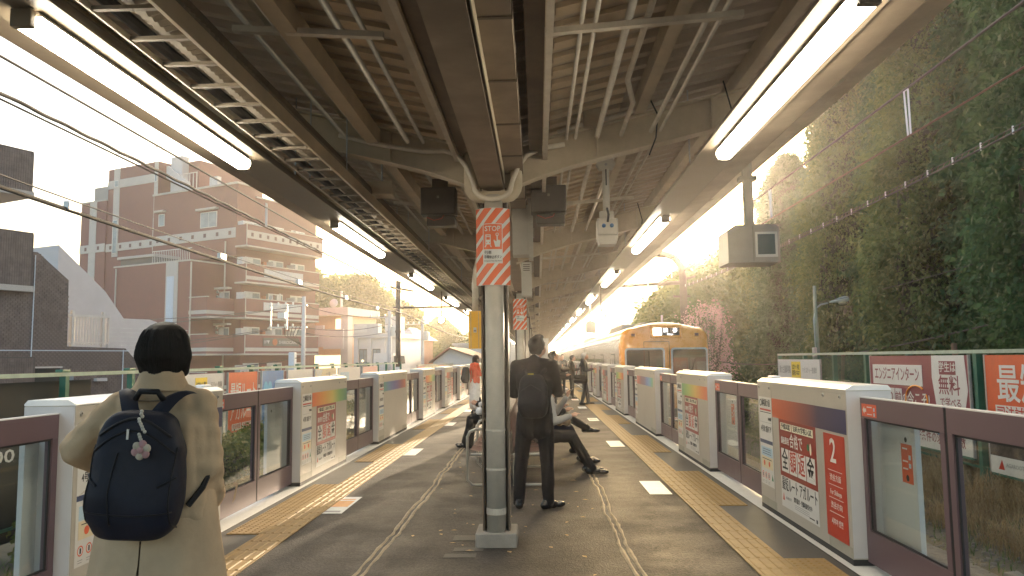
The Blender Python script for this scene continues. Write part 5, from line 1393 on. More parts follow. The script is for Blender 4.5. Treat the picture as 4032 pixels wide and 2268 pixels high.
for (x0, x1, y, z0, z1) in ((-18.75, -17.8, -.02, GZ, 16.2),): part('cream_pier', 'trim_cream', x0, x1, y-.02, y+.019, z0, z1)
part('cream_pier', 'trim_cream', -15.7, -14.9, .08, .119, 11.0, 19.0); part('cream_pier', 'trim_cream', -10.35, -9.9, .08, .119, 11.0, 19.0)
for x0, x1, y, z0, z1 in ((-20.02, -16.5, -.05, 11.55, 12.3), (-16.5, -9.9, .07, 11.5, 12.2), (-9.85, 0.03, -.36, 11.45, 12.25)):
    bd = part('cream_band', 'trim_cream', x0, x1, y-.01, y+.04, z0, z1); n = int((x1-x0)/1.25)
    for k in range(n):
        xc = x0+(k+.5)*(x1-x0)/n; part('band_square', 'tile_maroon_dark', xc-.15, xc+.15, y-.016, y-.0105, (z0+z1)/2-.16, (z0+z1)/2+.16, bd)
part('roof_band', 'trim_cream', -16.5, -9.9, .07, .119, 17.2, 17.95); part('coping', 'trim_cream', -9.9, .1, -.40, 1.7, 15.8, 15.95); part('coping', 'trim_cream', -6.6, .06, 1.7, 9.1, 15.0, 15.12)
for x0, x1, z in ((-20.05, -16.45, 16.2), (-10.95, -1.9, 9.4)): part('coping', 'trim_cream', x0, x1, -.06 if x0 < -15 else -3.06, .3 if x0 < -15 else .29, z, z+.12)
lv = part('louver_screen', 'louver_dark', -18.6, -16.5, 0.3, 3, 16.3, 17.6)
for k in range(14): part('louver', 'alu', -18.6+.15*k, -18.55+.15*k, .25, .298, 16.3, 17.6, lv)
# roof railing, stair and sheds
for k in range(9): part('roof_rail_post', 'white_steel', -15.7+.75*k, -15.66+.75*k, .2, .24, 19.0, 20.4)
part('roof_rail', 'white_steel', -15.7, -9.6, .2, .24, 20.35, 20.42)
st = part('stair_screen', 'white_steel', -9.3, -7.9, .9, 1.59, 16.0, 19.4); MB().prism([(-9.5, 18.6), (-9.3, 18.6), (-6.8, 16.9), (-6.8, 16.0), (-9.5, 17.6)], 1, .60, .88).build('stair_flight', 'white_steel', AP)
cg = link('roof_cage', None, AP)
for k in range(5): part('cage_bar', 'white_steel', -6.7+.42*k, -6.65+.42*k, -.05, 0.0, 15.96, 17.4, cg)
for z in (15.98, 17.38): part('cage_rail', 'white_steel', -6.7, -4.95, -.06, .01, z, z+.05, cg)
ac = part('air_conditioner', 'white_steel', -3.4, -2.5, -.1, .3, 15.96, 16.75); disc('fan', -2.8, 16.35, .28, 'alu', ac, .102, .20)
# front windows with hoods
def win(x0, x1, y, z0, z1, hood=True, par=AP, frame='alu'):
    w = MB().box(x0, x1, y-.03, y+.02, z0, z1).build('window', frame, par)
    n = 2 if x1-x0 > 1.2 else 1; d = (x1-x0-.12)/n
    for k in range(n): MB().box(x0+.06+d*k+.02, x0+.06+d*(k+1)-.02, y-.036, y-.0305, z0+.06, z1-.06).build('pane', 'window_glass', w)
    if hood: MB().box(x0-.25, x1+.15, y-.35, y+.02, z1+.12, z1+.28).build('hood', 'trim_cream', w)
win(-4.1, -2.2, -.30, 12.5, 13.8); win(-9.15, -8.4, -.30, 13.1, 14.15); win(-15.6, -14.95, .06, 11.3, 14.3, False); win(-10.3, -9.92, .06, 11.3, 14.0, False); win(-15.55, -15.0, .06, 17.3, 17.9, False); win(-10.3, -9.95, .06, 17.2, 18.0, False)
# podium: pale strip, pipes, roof void and rail
part('pale_strip', 'trim_cream', -4.65, -3.3, -3.05, -3.002, GZ, 9.4); part('blue_strip', 'pale_blue_wall', -4.5, -3.7, -3.08, -3.052, GZ, 8.3)
for x in (-10.55, -1.75, -1.1): MB().tube([(x, -3.1 if x < -1.5 else -.4, GZ), (x, -3.1 if x < -1.5 else -.4, 9.3 if x < -1.5 else 11.2)], .06, 8).build('drain_pipe', 'trim_cream', AP)
part('roof_void', 'louver_dark', -10.7, -6.5, -2.6, -.32, 9.53, 10.1); part('void_roof', 'trim_cream', -10.9, -6.3, -2.8, -.32, 10.1, 10.3)
rl = part('terrace_rail', 'alu', -6.4, -1.95, -2.95, -2.9, 10.4, 10.46)
for k in range(22): part('baluster', 'alu', -6.4+.2*k, -6.37+.2*k, -2.94, -2.91, 9.53, 10.4, rl)
# balconies on the track side
rows = [(10.75, 12.4, 0), (7.85, 9.25, 1), (5.05, 6.5, 2), (2.2, 3.65, 3), (-.7, .75, 4)]
for z0, z1, r in rows:
    ya = -.4; yb = 8.5 if r == 0 else 8.1
    bk = link('balcony', None, AP)
    part('parapet', 'tile_maroon', 1.05, 1.2, ya, yb, z0, z1, bk); part('end_wall', 'tile_maroon', -.0, 1.05, ya, ya+.15, z0, z1, bk); part('end_wall', 'tile_maroon', -.0, 1.05, yb-.15, yb, z0, z1, bk); part('floor_slab', 'trim_cream', -.0, 1.22, ya-.02, yb+.02, z0-.12, z0-.001, bk); part('coping', 'trim_cream', 1.0, 1.24, ya-.04, yb+.04, z1, z1+.07, bk)
    part('corner_post', 'trim_cream', 1.201, 1.22, ya-.02, ya+.06, z0, z1, bk)
    if r == 0:
        bd = part('cream_band', 'trim_cream', 1.2, 1.225, ya, yb, z0+.55, z0+1.2, bk)
        for k in range(10): part('band_square', 'tile_maroon_dark', 1.226, 1.232, ya+.45+.85*k, ya+.70+.85*k, z0+.72, z0+1.02, bd)
    else: part('cream_stripe', 'trim_cream', 1.2, 1.222, ya, yb, z0+.18, z0+.46, bk)
    if r >= 2:      # wraps round to the podium corner
        part('parapet', 'tile_maroon', -1.95, -.12, -3.95+.9, -3.95+1.02, z0, z1, bk); part('parapet', 'tile_maroon', -.12, .0, -3.05, -.401, z0, z1, bk); part('cream_stripe', 'trim_cream', -1.95, .02, -3.08, -3.052, z0+.18, z0+.46, bk); part('cream_stripe', 'trim_cream', .001, .02, -3.05, -.40, z0+.18, z0+.46, bk); part('coping', 'trim_cream', -1.95, .04, -3.1, -2.90, z1, z1+.07, bk); part('floor_slab', 'trim_cream', -1.95, .02, -3.07, -.42, z0-.12, z0-.001, bk)
    # windows and partitions behind the parapet
    for k in range(3):
        y0 = .6+2.6*k
        w = MB().box(-.0, .03, y0, y0+1.7, z0, z0+2.15).build('window', 'alu', bk)
        for q_ in (0, 1): MB().box(.031, .04, y0+.06+.82*q_, y0+.82+.80*q_, z0+.08, z0+2.05).build('pane', 'window_glass' if q_ else 'curtain', w)
        if k: part('partition', 'white_steel', .04, 1.0, y0-.5, y0-.44, z0, z0+1.9, bk)
    part('service_box', 'terracotta', .03, .30, 2.35, 2.75, z0+.9, z0+1.9, bk)
    part('door_panel', 'white_steel', .0, .6, -.2, .25, z0, z0+2.0, bk)
    if r in (2, 3):
        w = part('window', 'alu', -1.6, -.5, -.45, -.40, z0+.3, z0+2.1, bk)
        for q_ in (0, 1): part('pane', 'window_glass' if q_ else 'curtain', -1.55+.53*q_, -1.05+.52*q_, -.456, -.4505, z0+.4, z0+2.0, w)
        part('hood', 'trim_cream', -1.7, -.2, -.9, -.46, z0+2.25, z0+2.4, w)
        for zz in (1.7, 2.1): MB().ball((-1.78, -.45, z0+zz), .13, .1, .13, 8, 6).build('vent_cap', 'white_steel', bk, smooth=True)
q = random.Random(4)
for k in range(7): part('laundry', ['louver_dark', 'curtain', 'white_steel', 'tile_maroon_dark'][k % 4], .7, .74, 2.3+.24*k, 2.5+.24*k, 6.55, 7.0+.2*q.random())
EX = (PI/2, 0, PI/2)
s1 = part('banner', 'white_steel', 1.226, 1.25, 1.5, 6.0, 8.35, 9.0); lettering('駒場東大前 シロカネ不動産', .34, 'curtain', s1, (1.256, 3.75, 8.68), EX, .02, width=4.0)
s2 = part('banner', 'white_steel', 1.226, 1.25, 1.5, 5.8, 5.65, 6.3); lettering('レジデンス工事室', .34, 'curtain', s2, (1.256, 3.65, 5.98), EX, .02, width=3.6)
s3 = part('shop_sign', 'louver_dark', 1.226, 1.25, 1.5, 5.6, 2.80, 3.45); lettering('1F▼', .34, 'white_steel', s3, (1.256, 1.9, 3.1), EX, .02); lettering('SHIROCAFE', .36, 'white_steel', s3, (1.256, 4.3, 3.1), EX, .02, width=2.1)
sd = MB().lathe([(.28, 0), (.28, .01)], 18, Matrix.Translation((1.253, 2.8, 3.12)) @ Matrix.Rotation(PI/2, 4, 'Y')).build('round_logo', 'terracotta', s3)
# ------------------------------------------------ grey brick tiled building close by on the left
GB = thing('brick_building', 'dark grey brown brick tiled building with a stepped gable at the far left', 'building', (-10.5, 22, 0), R(-25))
mat('grey_brick', (0.150, 0.118, 0.105), 0.65, var=0.32, scale=5.0, stain=0.25); mat('brick_joint', (0.115, 0.095, 0.088), 0.85, var=0.1)
gab = [(-9.0, -2.0), (-1.15, -2.0), (-1.15, 1.50), (-1.60, 1.94), (-3.24, 1.98), (-3.27, 3.66), (-4.08, 4.28), (-9.0, 4.30)]
MB().prism(gab, 0, -4.0, -.02).build('wall', 'brick_joint', GB)
def inside(p, poly):
    c = False; n = len(poly)
    for i in range(n):
        (x1, y1), (x2, y2) = poly[i], poly[(i+1) % n]
        if (y1 > p[1]) != (y2 > p[1]) and p[0] < (x2-x1)*(p[1]-y1)/(y2-y1)+x1: c = not c
    return c
BW, BH = .115, .052
hole = (-4.27, -3.42, -2.0, 1.44)
tm = MB().box(-.019, -.004, -BW/2+.004, BW/2-.004, -BH/2+.003, BH/2-.003).mesh('brick', 'grey_brick')
rest = MB(); cnt = 0; q = random.Random(12)
for rI in range(60):
    z = -.9+BH*(rI*1.0+.5)+.0
    for cI in range(75):
        y = -8.6+BW*(cI+.5+(.5 if rI % 2 else 0))
        z_ = z*1.0
        if not (inside((y-BW/2+.01, z_), gab) and inside((y+BW/2-.01, z_), gab) and inside((y, z_+BH/2), gab)): continue
        if hole[0]-.06 < y < hole[1]+.06 and z_ < hole[3]: continue
        if y < -6.9: continue
        if z_ > 1.5 and y > -4.3 and cnt < 300:
            link('brick', tm, GB, None, None, None, None, (q.uniform(0, .003), y, z_)); cnt += 1
        else:
            e_ = q.uniform(0, .003); rest.box(-.019, -.004+e_, y-BW/2+.004, y+BW/2-.004, z_-BH/2+.003, z_+BH/2-.003)
for rI in range(60, 101):
    z = -.9+BH*(rI+.5)
    for cI in range(75):
        y = -8.6+BW*(cI+.5+(.5 if rI % 2 else 0))
        if not (inside((y-BW/2+.01, z), gab) and inside((y+BW/2-.01, z), gab) and inside((y, z+BH/2), gab)) or y < -6.9: continue
        if cnt < 300 and y > -4.6: link('brick', tm, GB, None, None, None, None, (q.uniform(0, .003), y, z)); cnt += 1
        else: e_ = q.uniform(0, .003); rest.box(-.019, -.004+e_, y-BW/2+.004, y+BW/2-.004, z-BH/2+.003, z+BH/2-.003)
rest.build('brick_field', 'grey_brick', GB, kind='stuff')
def gpart(nm, m_, x0, x1, y0, y1, z0, z1, parent=GB): return MB().box(x0, x1, y0, y1, z0, z1).build(nm, m_, parent)
gpart('dark_opening', 'mesh_dark', -.018, .002, hole[0], hole[1], -2.0, hole[3]); gpart('opening_lintel', 'alu', -.02, .03, hole[0]-.05, hole[1]+.05, hole[3], hole[3]+.04)
for y in (-1.68, -4.15): gpart('downpipe_line', 'pale_blue_wall', .0, .016, y-.012, y+.012, -1.5, 1.9 if y > -2 else 4.2)
gpart('string_line', 'pale_blue_wall', .0, .014, -6.5, -1.5, 1.86, 1.885)
# projecting bays on its left with pale sills
def bay(y0, y1, z0, z1, x1):
    b_ = gpart('bay', 'brick_joint', -1.0, x1-.012, y0, y1, z0, z1); r_ = MB()
    h = .105; w_ = .055
    nz = int((z1-z0)/h); ny = int((y1-y0)/w_)
    for i in range(nz):
        for k in range(ny): e_ = q.uniform(0, .003); r_.box(x1-.012, x1-.003+e_, y0+k*w_+.003, y0+(k+1)*w_-.003, z0+i*h+.003, z0+(i+1)*h-.003)
    for i in range(nz):
        for k in range(20): r_.box(x1-.9+.045*k, x1-.86+.045*k, y1+.0, y1+.008, z0+i*h+.003, z0+(i+1)*h-.003)
    r_.build('bay_tiles', 'grey_brick', b_, kind='stuff')
    gpart('sill', 'trim_cream', -1.0, x1+.03, y0, y1+.03, z0-.14, z0-.001, b_)
bay(-7.5, -4.28, 3.42, 4.72, .12); bay(-7.6, -4.62, 5.62, 6.60, .55); bay(-7.6, -5.35, 6.62, 7.9, .35); bay(-7.5, -4.1, -.2, 1.72, .10)
# terrace railing
rg = gpart('terrace_rail', 'alu', -.1, -.04, -3.22, -2.05, 2.74, 2.80)
for k in range(15): gpart('baluster', 'alu', -.085, -.055, -3.18+.078*k, -3.16+.078*k, 2.02, 2.74, rg)
gpart('rail_foot', 'alu', -.1, -.04, -3.22, -2.05, 2.06, 2.09, rg)
for y in (-3.1, -2.25): gpart('rail_post', 'alu', -.11, -.03, y-.03, y+.03, 1.98, 2.9, rg)
gpart('wall_lamp', 'white_steel', .0, .12, -2.5, -2.2, 1.08, 1.16)
gpart('small_window', 'window_glass', -.016, .006, -3.25, -3.05, .95, 1.3)
# white tiled sloping stair house behind it
mat('white_tile', (0.50, 0.48, 0.48), 0.5, var=0.05, scale=2)
wh = thing('stair_house', 'white tiled stair house with sloping roof behind the grey brick building', 'building', (-14.0, 27.5, 0), R(-25))
MB().prism([(-3.6, -2), (-1.0, -2), (-1.0, 2.9), (-1.9, 4.0), (-3.6, 5.4)], 0, -4, 0).build('upper_wing', 'white_tile', wh); MB().prism([(-1.8, -2), (1.5, -2), (1.5, 2.2), (.9, 2.8), (-.2, 3.1), (-1.8, 3.1)], 0, .1, -3.5).build('lower_wing', 'white_tile', wh)
b = MB()
for k in range(26): b.box(.101, .106, -1.75, 1.45, -1+.15*k, -.985+.15*k)
for k in range(22): b.box(.101, .105, -1.75+.15*k, -1.74+.15*k, -1, 2.2)
b.build('tile_joints', 'curtain', wh, kind='stuff')
# ------------------------------------------------ low white shops, houses
def shop(nm, lab, loc, rz, parts_):
    t = thing(nm, lab, 'building', loc, rz)
    for p_ in parts_: MB().box(*p_[2:]).build(p_[0], p_[1], t)
    return t
mat('peach_wall', (0.72, 0.46, 0.28), 0.6, var=0.06); mat('warm_window', (1.0, 0.72, 0.38), 0.5, var=0.3, scale=1.2, emit=0.35); mat('white_wall', (0.58, 0.56, 0.54), 0.6, var=0.05, scale=1.5); mat('brown_roof', (0.34, 0.20, 0.14), 0.7, var=0.15, scale=2); mat('slate_roof', (0.40, 0.42, 0.46), 0.6, var=0.1); mat('brick_red', (0.45, 0.20, 0.13), 0.7, var=0.12)
t = shop('corner_house', 'white and peach two storey house right of the maroon apartment block', (-20.3, 75, 0), R(-12), [('wall', 'peach_wall', -3.0, 1.7, .8, 7, -2, 6.0), ('roof_slab', 'white_wall', -3.2, 2.1, -.6, 7, 6.0, 6.75), ('pier', 'white_wall', 1.2, 1.95, -.3, .75, -2, 5.99), ('balcony_front', 'white_wall', -.2, 1.9, -1.2, -1.0, 2.7, 4.6), ('balcony_side', 'white_wall', -2.6, -.201, -1.2, -.9, 2.9, 5.0), ('garage_opening', 'warm_window', -2.2, .9, .76, .79, -1.5, 2.1), ('upper_window', 'warm_window', .1, 1.0, .76, .79, 4.4, 5.7)])
MB().tube([(.1, 2, 6.75), (.1, 2, 8.6)], .12, 8).build('flue', 'white_wall', t); MB().lathe([(.02, -.05), (.42, .0), (.45, .12)], 14, Matrix.Translation((-.3, 1.2, 7.3)) @ Matrix.Rotation(PI/2.4, 4, 'X')).build('dish', 'white_steel', t, smooth=True)
t = shop('white_shop', 'white shop building with two tall lit window bays left of the dark pole', (-16.8, 70, 0), R(-10), [('wall', 'white_wall', 0, 3.9, .3, 8, -2, 3.6), ('cornice', 'white_wall', -.1, 4.0, .0, 8, 3.6, 4.0), ('parapet', 'white_wall', -.1, 2.3, .1, 1, 4.0, 4.9), ('pier', 'white_wall', -.05, .35, .05, .3, -2, 3.59), ('pier', 'white_wall', 1.25, 1.65, .05, .3, -2, 3.59), ('pier', 'white_wall', 2.55, 2.95, .05, .3, -2, 3.59), ('rooftop_shed', 'white_wall', 2.6, 3.8, 1, 3, 4.0, 5.6)])
for x in (.4, 1.7):
    w = MB().box(x, x+.8, .25, .29, .2, 2.6).build('window', 'louver_dark', t)
    for k in range(2): MB().box(x+.08+.36*k, x+.38+.36*k, .242, .2485, .3, 2.5).build('pane', 'window_glass', w)
    MB().ball((x+.35, .2, 1.5), .12, .05, .12, 8, 6).build('pendant_lamp', 'warm_window', w)
MB().box(.0, 1.2, .02, .04, 4.1, 4.8).build('signboard', 'paper_white', t)
t = thing('brick_house', 'small brick red house with a grey hipped roof behind the dark pole', 'building', (-13.6, 80, 0), R(-15)); MB().box(-.9, .8, 0, 5, -2, 3.6).build('wall', 'brick_red', t); MB().add([(-1.3, -.4, 3.6), (1.3, -.4, 3.6), (1.3, 5.4, 3.6), (-1.3, 5.4, 3.6), (-.5, 1.5, 5.0), (-.5, 3.5, 5.0)], [(0, 1, 4), (1, 2, 5, 4), (2, 3, 5), (3, 0, 4, 5)]).build('roof', 'slate_roof', t)
t = thing('gabled_house', 'low cream house with a brown gabled roof at the end of the left fence', 'building', (-6.7, 60, 0), R(-6)); MB().prism([(-1.5, -2), (2.2, -2), (2.2, 1.55), (-.15, 2.35), (-1.5, 1.35)], 1, 0, 6).build('wall', 'white_wall', t)
MB().prism([(-1.75, 1.28), (-.15, 2.38), (-.15, 2.50), (-1.8, 1.36)], 1, -.4, 6.4).build('roof', 'brown_roof', t); MB().prism([(-.15, 2.38), (2.5, 1.45), (2.5, 1.56), (-.15, 2.50)], 1, -.4, 6.4).build('roof', 'brown_roof', t)
t = thing('white_hall', 'long white flat roofed building behind the gabled house', 'building', (-5.0, 74, 0)); MB().box(-3, 3.5, 0, 8, -2, 2.9).build('wall', 'white_wall', t); MB().box(-3.2, 3.7, -.2, 8.2, 2.9, 3.1).build('roof', 'white_wall', t)
t = thing('parked_van', 'white van parked behind the fence near the dark pole', 'van', (-12.5, 66, 0), R(80))
MB().prism([(-2.2, .1), (2.2, .1), (2.2, 1.1), (1.6, 1.3), (1.0, 2.1), (-2.1, 2.15), (-2.25, 1.0)], 1, -.85, .85).build('body', 'white_wall', t); MB().prism([(-1.9, 1.25), (.8, 1.25), (.6, 1.9), (-1.9, 1.9)], 1, -.87, -.851).build('side_window', 'dark_glass', t)
for x in (-1.4, 1.4):
    for y in (-.8, .8): MB().lathe([(.33, -.1), (.33, .1)], 14, Matrix.Translation((x, y, .05)) @ Matrix.Rotation(PI/2, 4, 'X')).build('wheel', 'rubber', t)
# ------------------------------------------------ poles
mat('pole_concrete', (0.46, 0.44, 0.43), 0.75, var=0.1); mat('pole_brown', (0.10, 0.07, 0.055), 0.6, var=0.15); mat('insulator', (0.78, 0.77, 0.75), 0.3, var=0.05)
def utility_pole(lab, x, y, top, big=True, rz=0.0):
    t = thing('utility_pole', lab, 'utility pole', (x, y, -2.0), rz); H_ = top+2.0
    MB().tube([(0, 0, 0), (0, 0, H_)], [.19, .13], 12).build('shaft', 'pole_concrete', t, smooth=True)
    for dz, L_ in ((-.65, 2.6), (-2.25, 2.6)) if big else ((-.5, 1.6),):
        a = MB().box(-L_, .25, -.05, .05, H_+dz-.05, H_+dz+.05).build('cross_arm', 'alu', t)
        for k in range(4): MB().lathe([(.03, 0), (.085, .03), (.05, .09), (.085, .13), (.04, .2)], 10, Matrix.Translation((-L_+.15+.55*k, 0, H_+dz+.05))).build('insulator', 'insulator', a, smooth=True)
    if big:
        for x_ in (-2.45, -1.25): MB().box(x_-.05, x_+.05, -.04, .04, H_-2.4, H_-.55).build('arm_post', 'alu', t)
        MB().bbox(-1.0, -.55, -.3, .25, H_-5.6, H_-4.1, .05).build('equipment_box', 'pale_blue_wall', t); MB().bbox(-1.9, -1.35, -.15, .15, H_-1.6, H_-1.15, .03).build('switch_box', 'alu', t)
        for k in range(5): MB().tube([(-.2-.3*k, -.1, H_-2.2), (-.5-.2*k, -.2, H_-2.9), (-.1, -.15, H_-3.6)], .025, 5).build('lead_wire', 'wiper_black', t)
    else:
        MB().lathe([(.05, 0), (.28, .05), (.28, .75), (.1, .85)], 14, Matrix.Translation((.38, 0, H_-2.0))).build('transformer', 'alu', t, smooth=False)
    return t
utility_pole('concrete utility pole with cross arms and grey boxes in front of the apartment block', -17.2, 56, 6.3)
utility_pole('concrete utility pole tangled with wires in front of the white shop', -11.6, 60, 5.4, False, .2); utility_pole('slim concrete utility pole by the trees right of the dark pole', -10.5, 70, 5.3, False, -.3)
def catenary_pole(lab, x, y, top, side, r=.15):
    t = thing('catenary_pole', lab, 'catenary pole', (x, y, -1.6))
    H_ = top+1.6
    MB().tube([(0, 0, 0), (0, 0, H_)], r, 14).build('shaft', 'pole_brown', t, smooth=True)
    for z in (H_*.62, H_*.75): MB().tube([(0, 0, z-.06), (0, 0, z+.06)], r*1.2, 14).build('band', 'pole_brown', t)
    MB().tube([(-.45, 0, H_-.35), (.9, 0, H_-.6)], .06, 8).build('bracket', 'pole_brown', t, smooth=True)
    MB().tube([(side*-.3, 0, H_*.80), (side*3.2, 0, H_*.80)], .06, 8).build('cantilever', 'pole_brown', t, smooth=True)
    MB().bbox(-.12, .12, -.22, -.16, 2.3, 2.75, .01).build('number_plate', 'paper_white', t)
    return t
catenary_pole('thick dark brown catenary pole standing behind the left fence', -8.0, 44, 6.1, 1)
# wires
def wire(nm, lab, pts, r, m_='wiper_black', cat='wire'):
    """catenary curve through given points"""
    o = MB().tube(pts, r, 6).build(nm, m_, smooth=True); tag(o, lab, cat); return o
def sag(a, b, s, n=14): a, b = Vector(a), Vector(b); return [tuple(a.lerp(b, k/n)+Vector((0, 0, -s*4*(k/n)*(1-k/n)))) for k in range(n+1)]
mat('copper_wire', (0.20, 0.13, 0.09), 0.5, 0.5, var=0.1); mat('cable_grey', (0.10, 0.095, 0.09), 0.85, var=0.1, spec=0.15)
wire('contact_wire', 'contact wire above the left track', [(-4.85, y, 3.94) for y in (-4, 60, 140)], .010, 'copper_wire')
wire('messenger_wire', 'upper messenger wire of the left track line', sag((-4.85, -4, 4.42), (-4.85, 44, 4.40), .12)+sag((-4.85, 44, 4.40), (-4.85, 90, 4.40), .12), .013, 'cable_grey')
wire('twisted_cable', 'thick twisted cable running just above the left contact wire', [(-4.92+.004*math.sin(y*9), y, 4.03+.005*math.cos(y*9)) for y in [k*.125 for k in range(360)]], .019, 'cable_grey')
for k in range(6):
    y = 3.5+5*k*2
    o = MB().tube([(-4.85, y-.03, 3.95), (-4.85, y-.03, 4.38), (-4.85, y+.03, 4.38), (-4.85, y+.03, 3.95)], .008, 5).build('wire_hanger', 'insulator'); tag(o, f'pale wire loop hanger on the left overhead line, {ordinal(k)} from the camera', 'wire hanger')
wire('feeder_cable', 'thick black feeder cable sagging along the left fence line', sag((-7.6, -2, 4.3), (-7.6, 44, 4.2), .28, 24)+sag((-7.6, 44, 4.2), (-7.2, 95, 4.2), .5)[1:], .034)
wire('support_wire', 'thin wire just above the thick left feeder cable', sag((-7.6, -2, 4.46), (-7.6, 44, 4.36), .26, 24), .012, 'cable_grey')
for k in range(6):
    o = MB().bbox(-7.65, -7.55, 6+6*k, 6.35+6*k, 4.04-.02*k, 4.19-.02*k, .02).build('cable_clamp', 'alu'); tag(o, f'metal clamp on the left feeder cable, {ordinal(k)} from the camera', 'cable clamp')
for k, (a, b_) in enumerate((((-17.2, 56, 5.6), (-34, 50, 4.4)), ((-18.4, 56, 5.5), (-34, 52, 4.0)), ((-19.3, 56, 4.0), (-36, 50, 2.2)), ((-19.5, 56, 3.9), (-36, 52, 1.9)), ((-17.0, 56, 5.6), (-11.6, 60, 5.0)), ((-17.0, 56, 4.0), (-11.6, 60, 4.4)), ((-17.0, 56, 3.6), (-11.6, 60, 3.8)), ((-11.6, 60, 4.9), (-10.5, 70, 4.9)), ((-11.6, 60, 4.4), (-10.5, 70, 4.4)), ((-17.0, 56, 1.9), (-30, 54, .9)))):
    wire('street_wire', f"street wire {['leading left from', 'leading left below the first from', 'leading low left from', 'lowest leftward from', 'topmost between poles right of', 'middle between poles right of', 'lower between poles right of', 'far upper right of', 'far lower right of', 'low slack line left of'][k]} the concrete pole", sag(a, b_, .35), .025, 'cable_grey')
lettering('1000', .26, 'paper_white', fl, (-.095, 10.62, .22), (PI/2, 0, PI/2), .02, 'CENTER', .85)
# ------------------------------------------------------------------ greenery generators
def unit(v): return v/np.maximum(np.linalg.norm(v, axis=1, keepdims=True), 1e-9)
def leaf_cloud(name, material, centers, normals, n_per, spread, L, W, droop, seed, up=0.0):
    """many small folded leaves (two triangles each) gathered in tufts round the given centres"""
    rg = np.random.default_rng(seed); N = len(centers)*n_per
    c = np.repeat(centers, n_per, 0) + rg.normal(0, 1, (N, 3))*np.array(spread)
    n = np.repeat(normals, n_per, 0)
    d = unit(n*0.9 + rg.normal(0, .55, (N, 3)) + np.array((0, 0, -droop+up)))
    s = unit(np.cross(d, rg.normal(0, 1, (N, 3)))); k = np.cross(s, d)
    ll = (L*rg.uniform(.6, 1.3, N))[:, None]; ww = (W*rg.uniform(.6, 1.25, N))[:, None]
    p0 = c; p1 = c+d*ll*.45+s*ww+k*ww*.25; p2 = c+d*ll-np.array((0, 0, 1))*ll*.18; p3 = c+d*ll*.45-s*ww+k*ww*.25
    v = np.stack([p0, p1, p2, p3], 1).reshape(-1, 3)
    me = bpy.data.meshes.new(name); me.vertices.add(4*N); me.vertices.foreach_set('co', v.ravel())
    me.loops.add(4*N); me.loops.foreach_set('vertex_index', np.arange(4*N, dtype=np.int32)); me.polygons.add(N)
    me.polygons.foreach_set('loop_start', np.arange(0, 4*N, 4, dtype=np.int32)); me.update(); me.materials.append(MATS[material]); me.validate()
    return me
def crown_points(h, r, n, seed, z0=0.4, taper=.55, lumps=.55, top_round=.6):
    """points and outward normals on a lumpy column crown"""
    rg = np.random.default_rng(seed)
    u = rg.uniform(0, 1, n)**.9; th = rg.uniform(0, 2*PI, n); z = z0+(h-z0)*u
    rad = r*(1-taper*u**2.2)*np.clip((1-u)/.10, .15, 1)**top_round*np.clip(.55+u/.25, 0, 1)
    lm = np.array([mnoise.noise((math.cos(a)*1.6+seed, math.sin(a)*1.6, zz*.62)) + .75*mnoise.noise((math.cos(a)*3.6, math.sin(a)*3.6+seed, zz*1.5)) + .35*mnoise.noise((math.cos(a)*8, math.sin(a)*8+seed, zz*3.4)) for a, zz in zip(th, z)])
    dep = rg.uniform(0, 1, n)**2.2*.35
    rr = rad*(1+lumps*lm)*(1-dep)
    P_ = np.stack([rr*np.cos(th), rr*np.sin(th), z], 1)
    Nn = unit(np.stack([np.cos(th), np.sin(th), .15+0*z], 1))
    return P_, Nn
leaf_mat('leaf_dark', (0.034, 0.088, 0.036), (0.070, 0.135, 0.052), .38); leaf_mat('leaf_olive', (0.062, 0.118, 0.038), (0.135, 0.175, 0.055), .42); leaf_mat('leaf_fresh', (0.070, 0.125, 0.025), (0.15, 0.19, 0.045), .5); leaf_mat('leaf_pink', (0.56, 0.32, 0.33), (0.70, 0.46, 0.46), .45); leaf_mat('leaf_shrub', (0.06, 0.12, 0.03), (0.20, 0.22, 0.05), .4); leaf_mat('grass_dry', (0.30, 0.20, 0.10), (0.46, 0.35, 0.19), .35); leaf_mat('grass_green', (0.06, 0.13, 0.03), (0.14, 0.20, 0.05), .35)
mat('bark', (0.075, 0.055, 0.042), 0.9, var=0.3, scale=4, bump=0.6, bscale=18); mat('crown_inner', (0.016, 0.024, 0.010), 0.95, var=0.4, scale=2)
def make_crown(h, r, tufts, seed, m_, L=.145, W=.036, taper=.62, n_per=32, spread=(.17, .17, .11)):
    P_, Nn = crown_points(h, r, tufts, seed, taper=taper)
    return leaf_cloud('crown', m_, P_, Nn, n_per, spread, L, W, .12, seed)
def core_mesh(h, r, seed, taper=.5):  # opaque dark hull added to block the view; inner shade put into its colour
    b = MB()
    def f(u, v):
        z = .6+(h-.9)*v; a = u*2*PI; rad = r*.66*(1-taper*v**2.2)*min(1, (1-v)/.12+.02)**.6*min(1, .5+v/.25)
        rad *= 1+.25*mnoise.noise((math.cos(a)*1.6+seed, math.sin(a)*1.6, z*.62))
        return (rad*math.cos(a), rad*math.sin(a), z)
    return b.grid(f, 20, 16).mesh('dark_core', 'crown_inner')
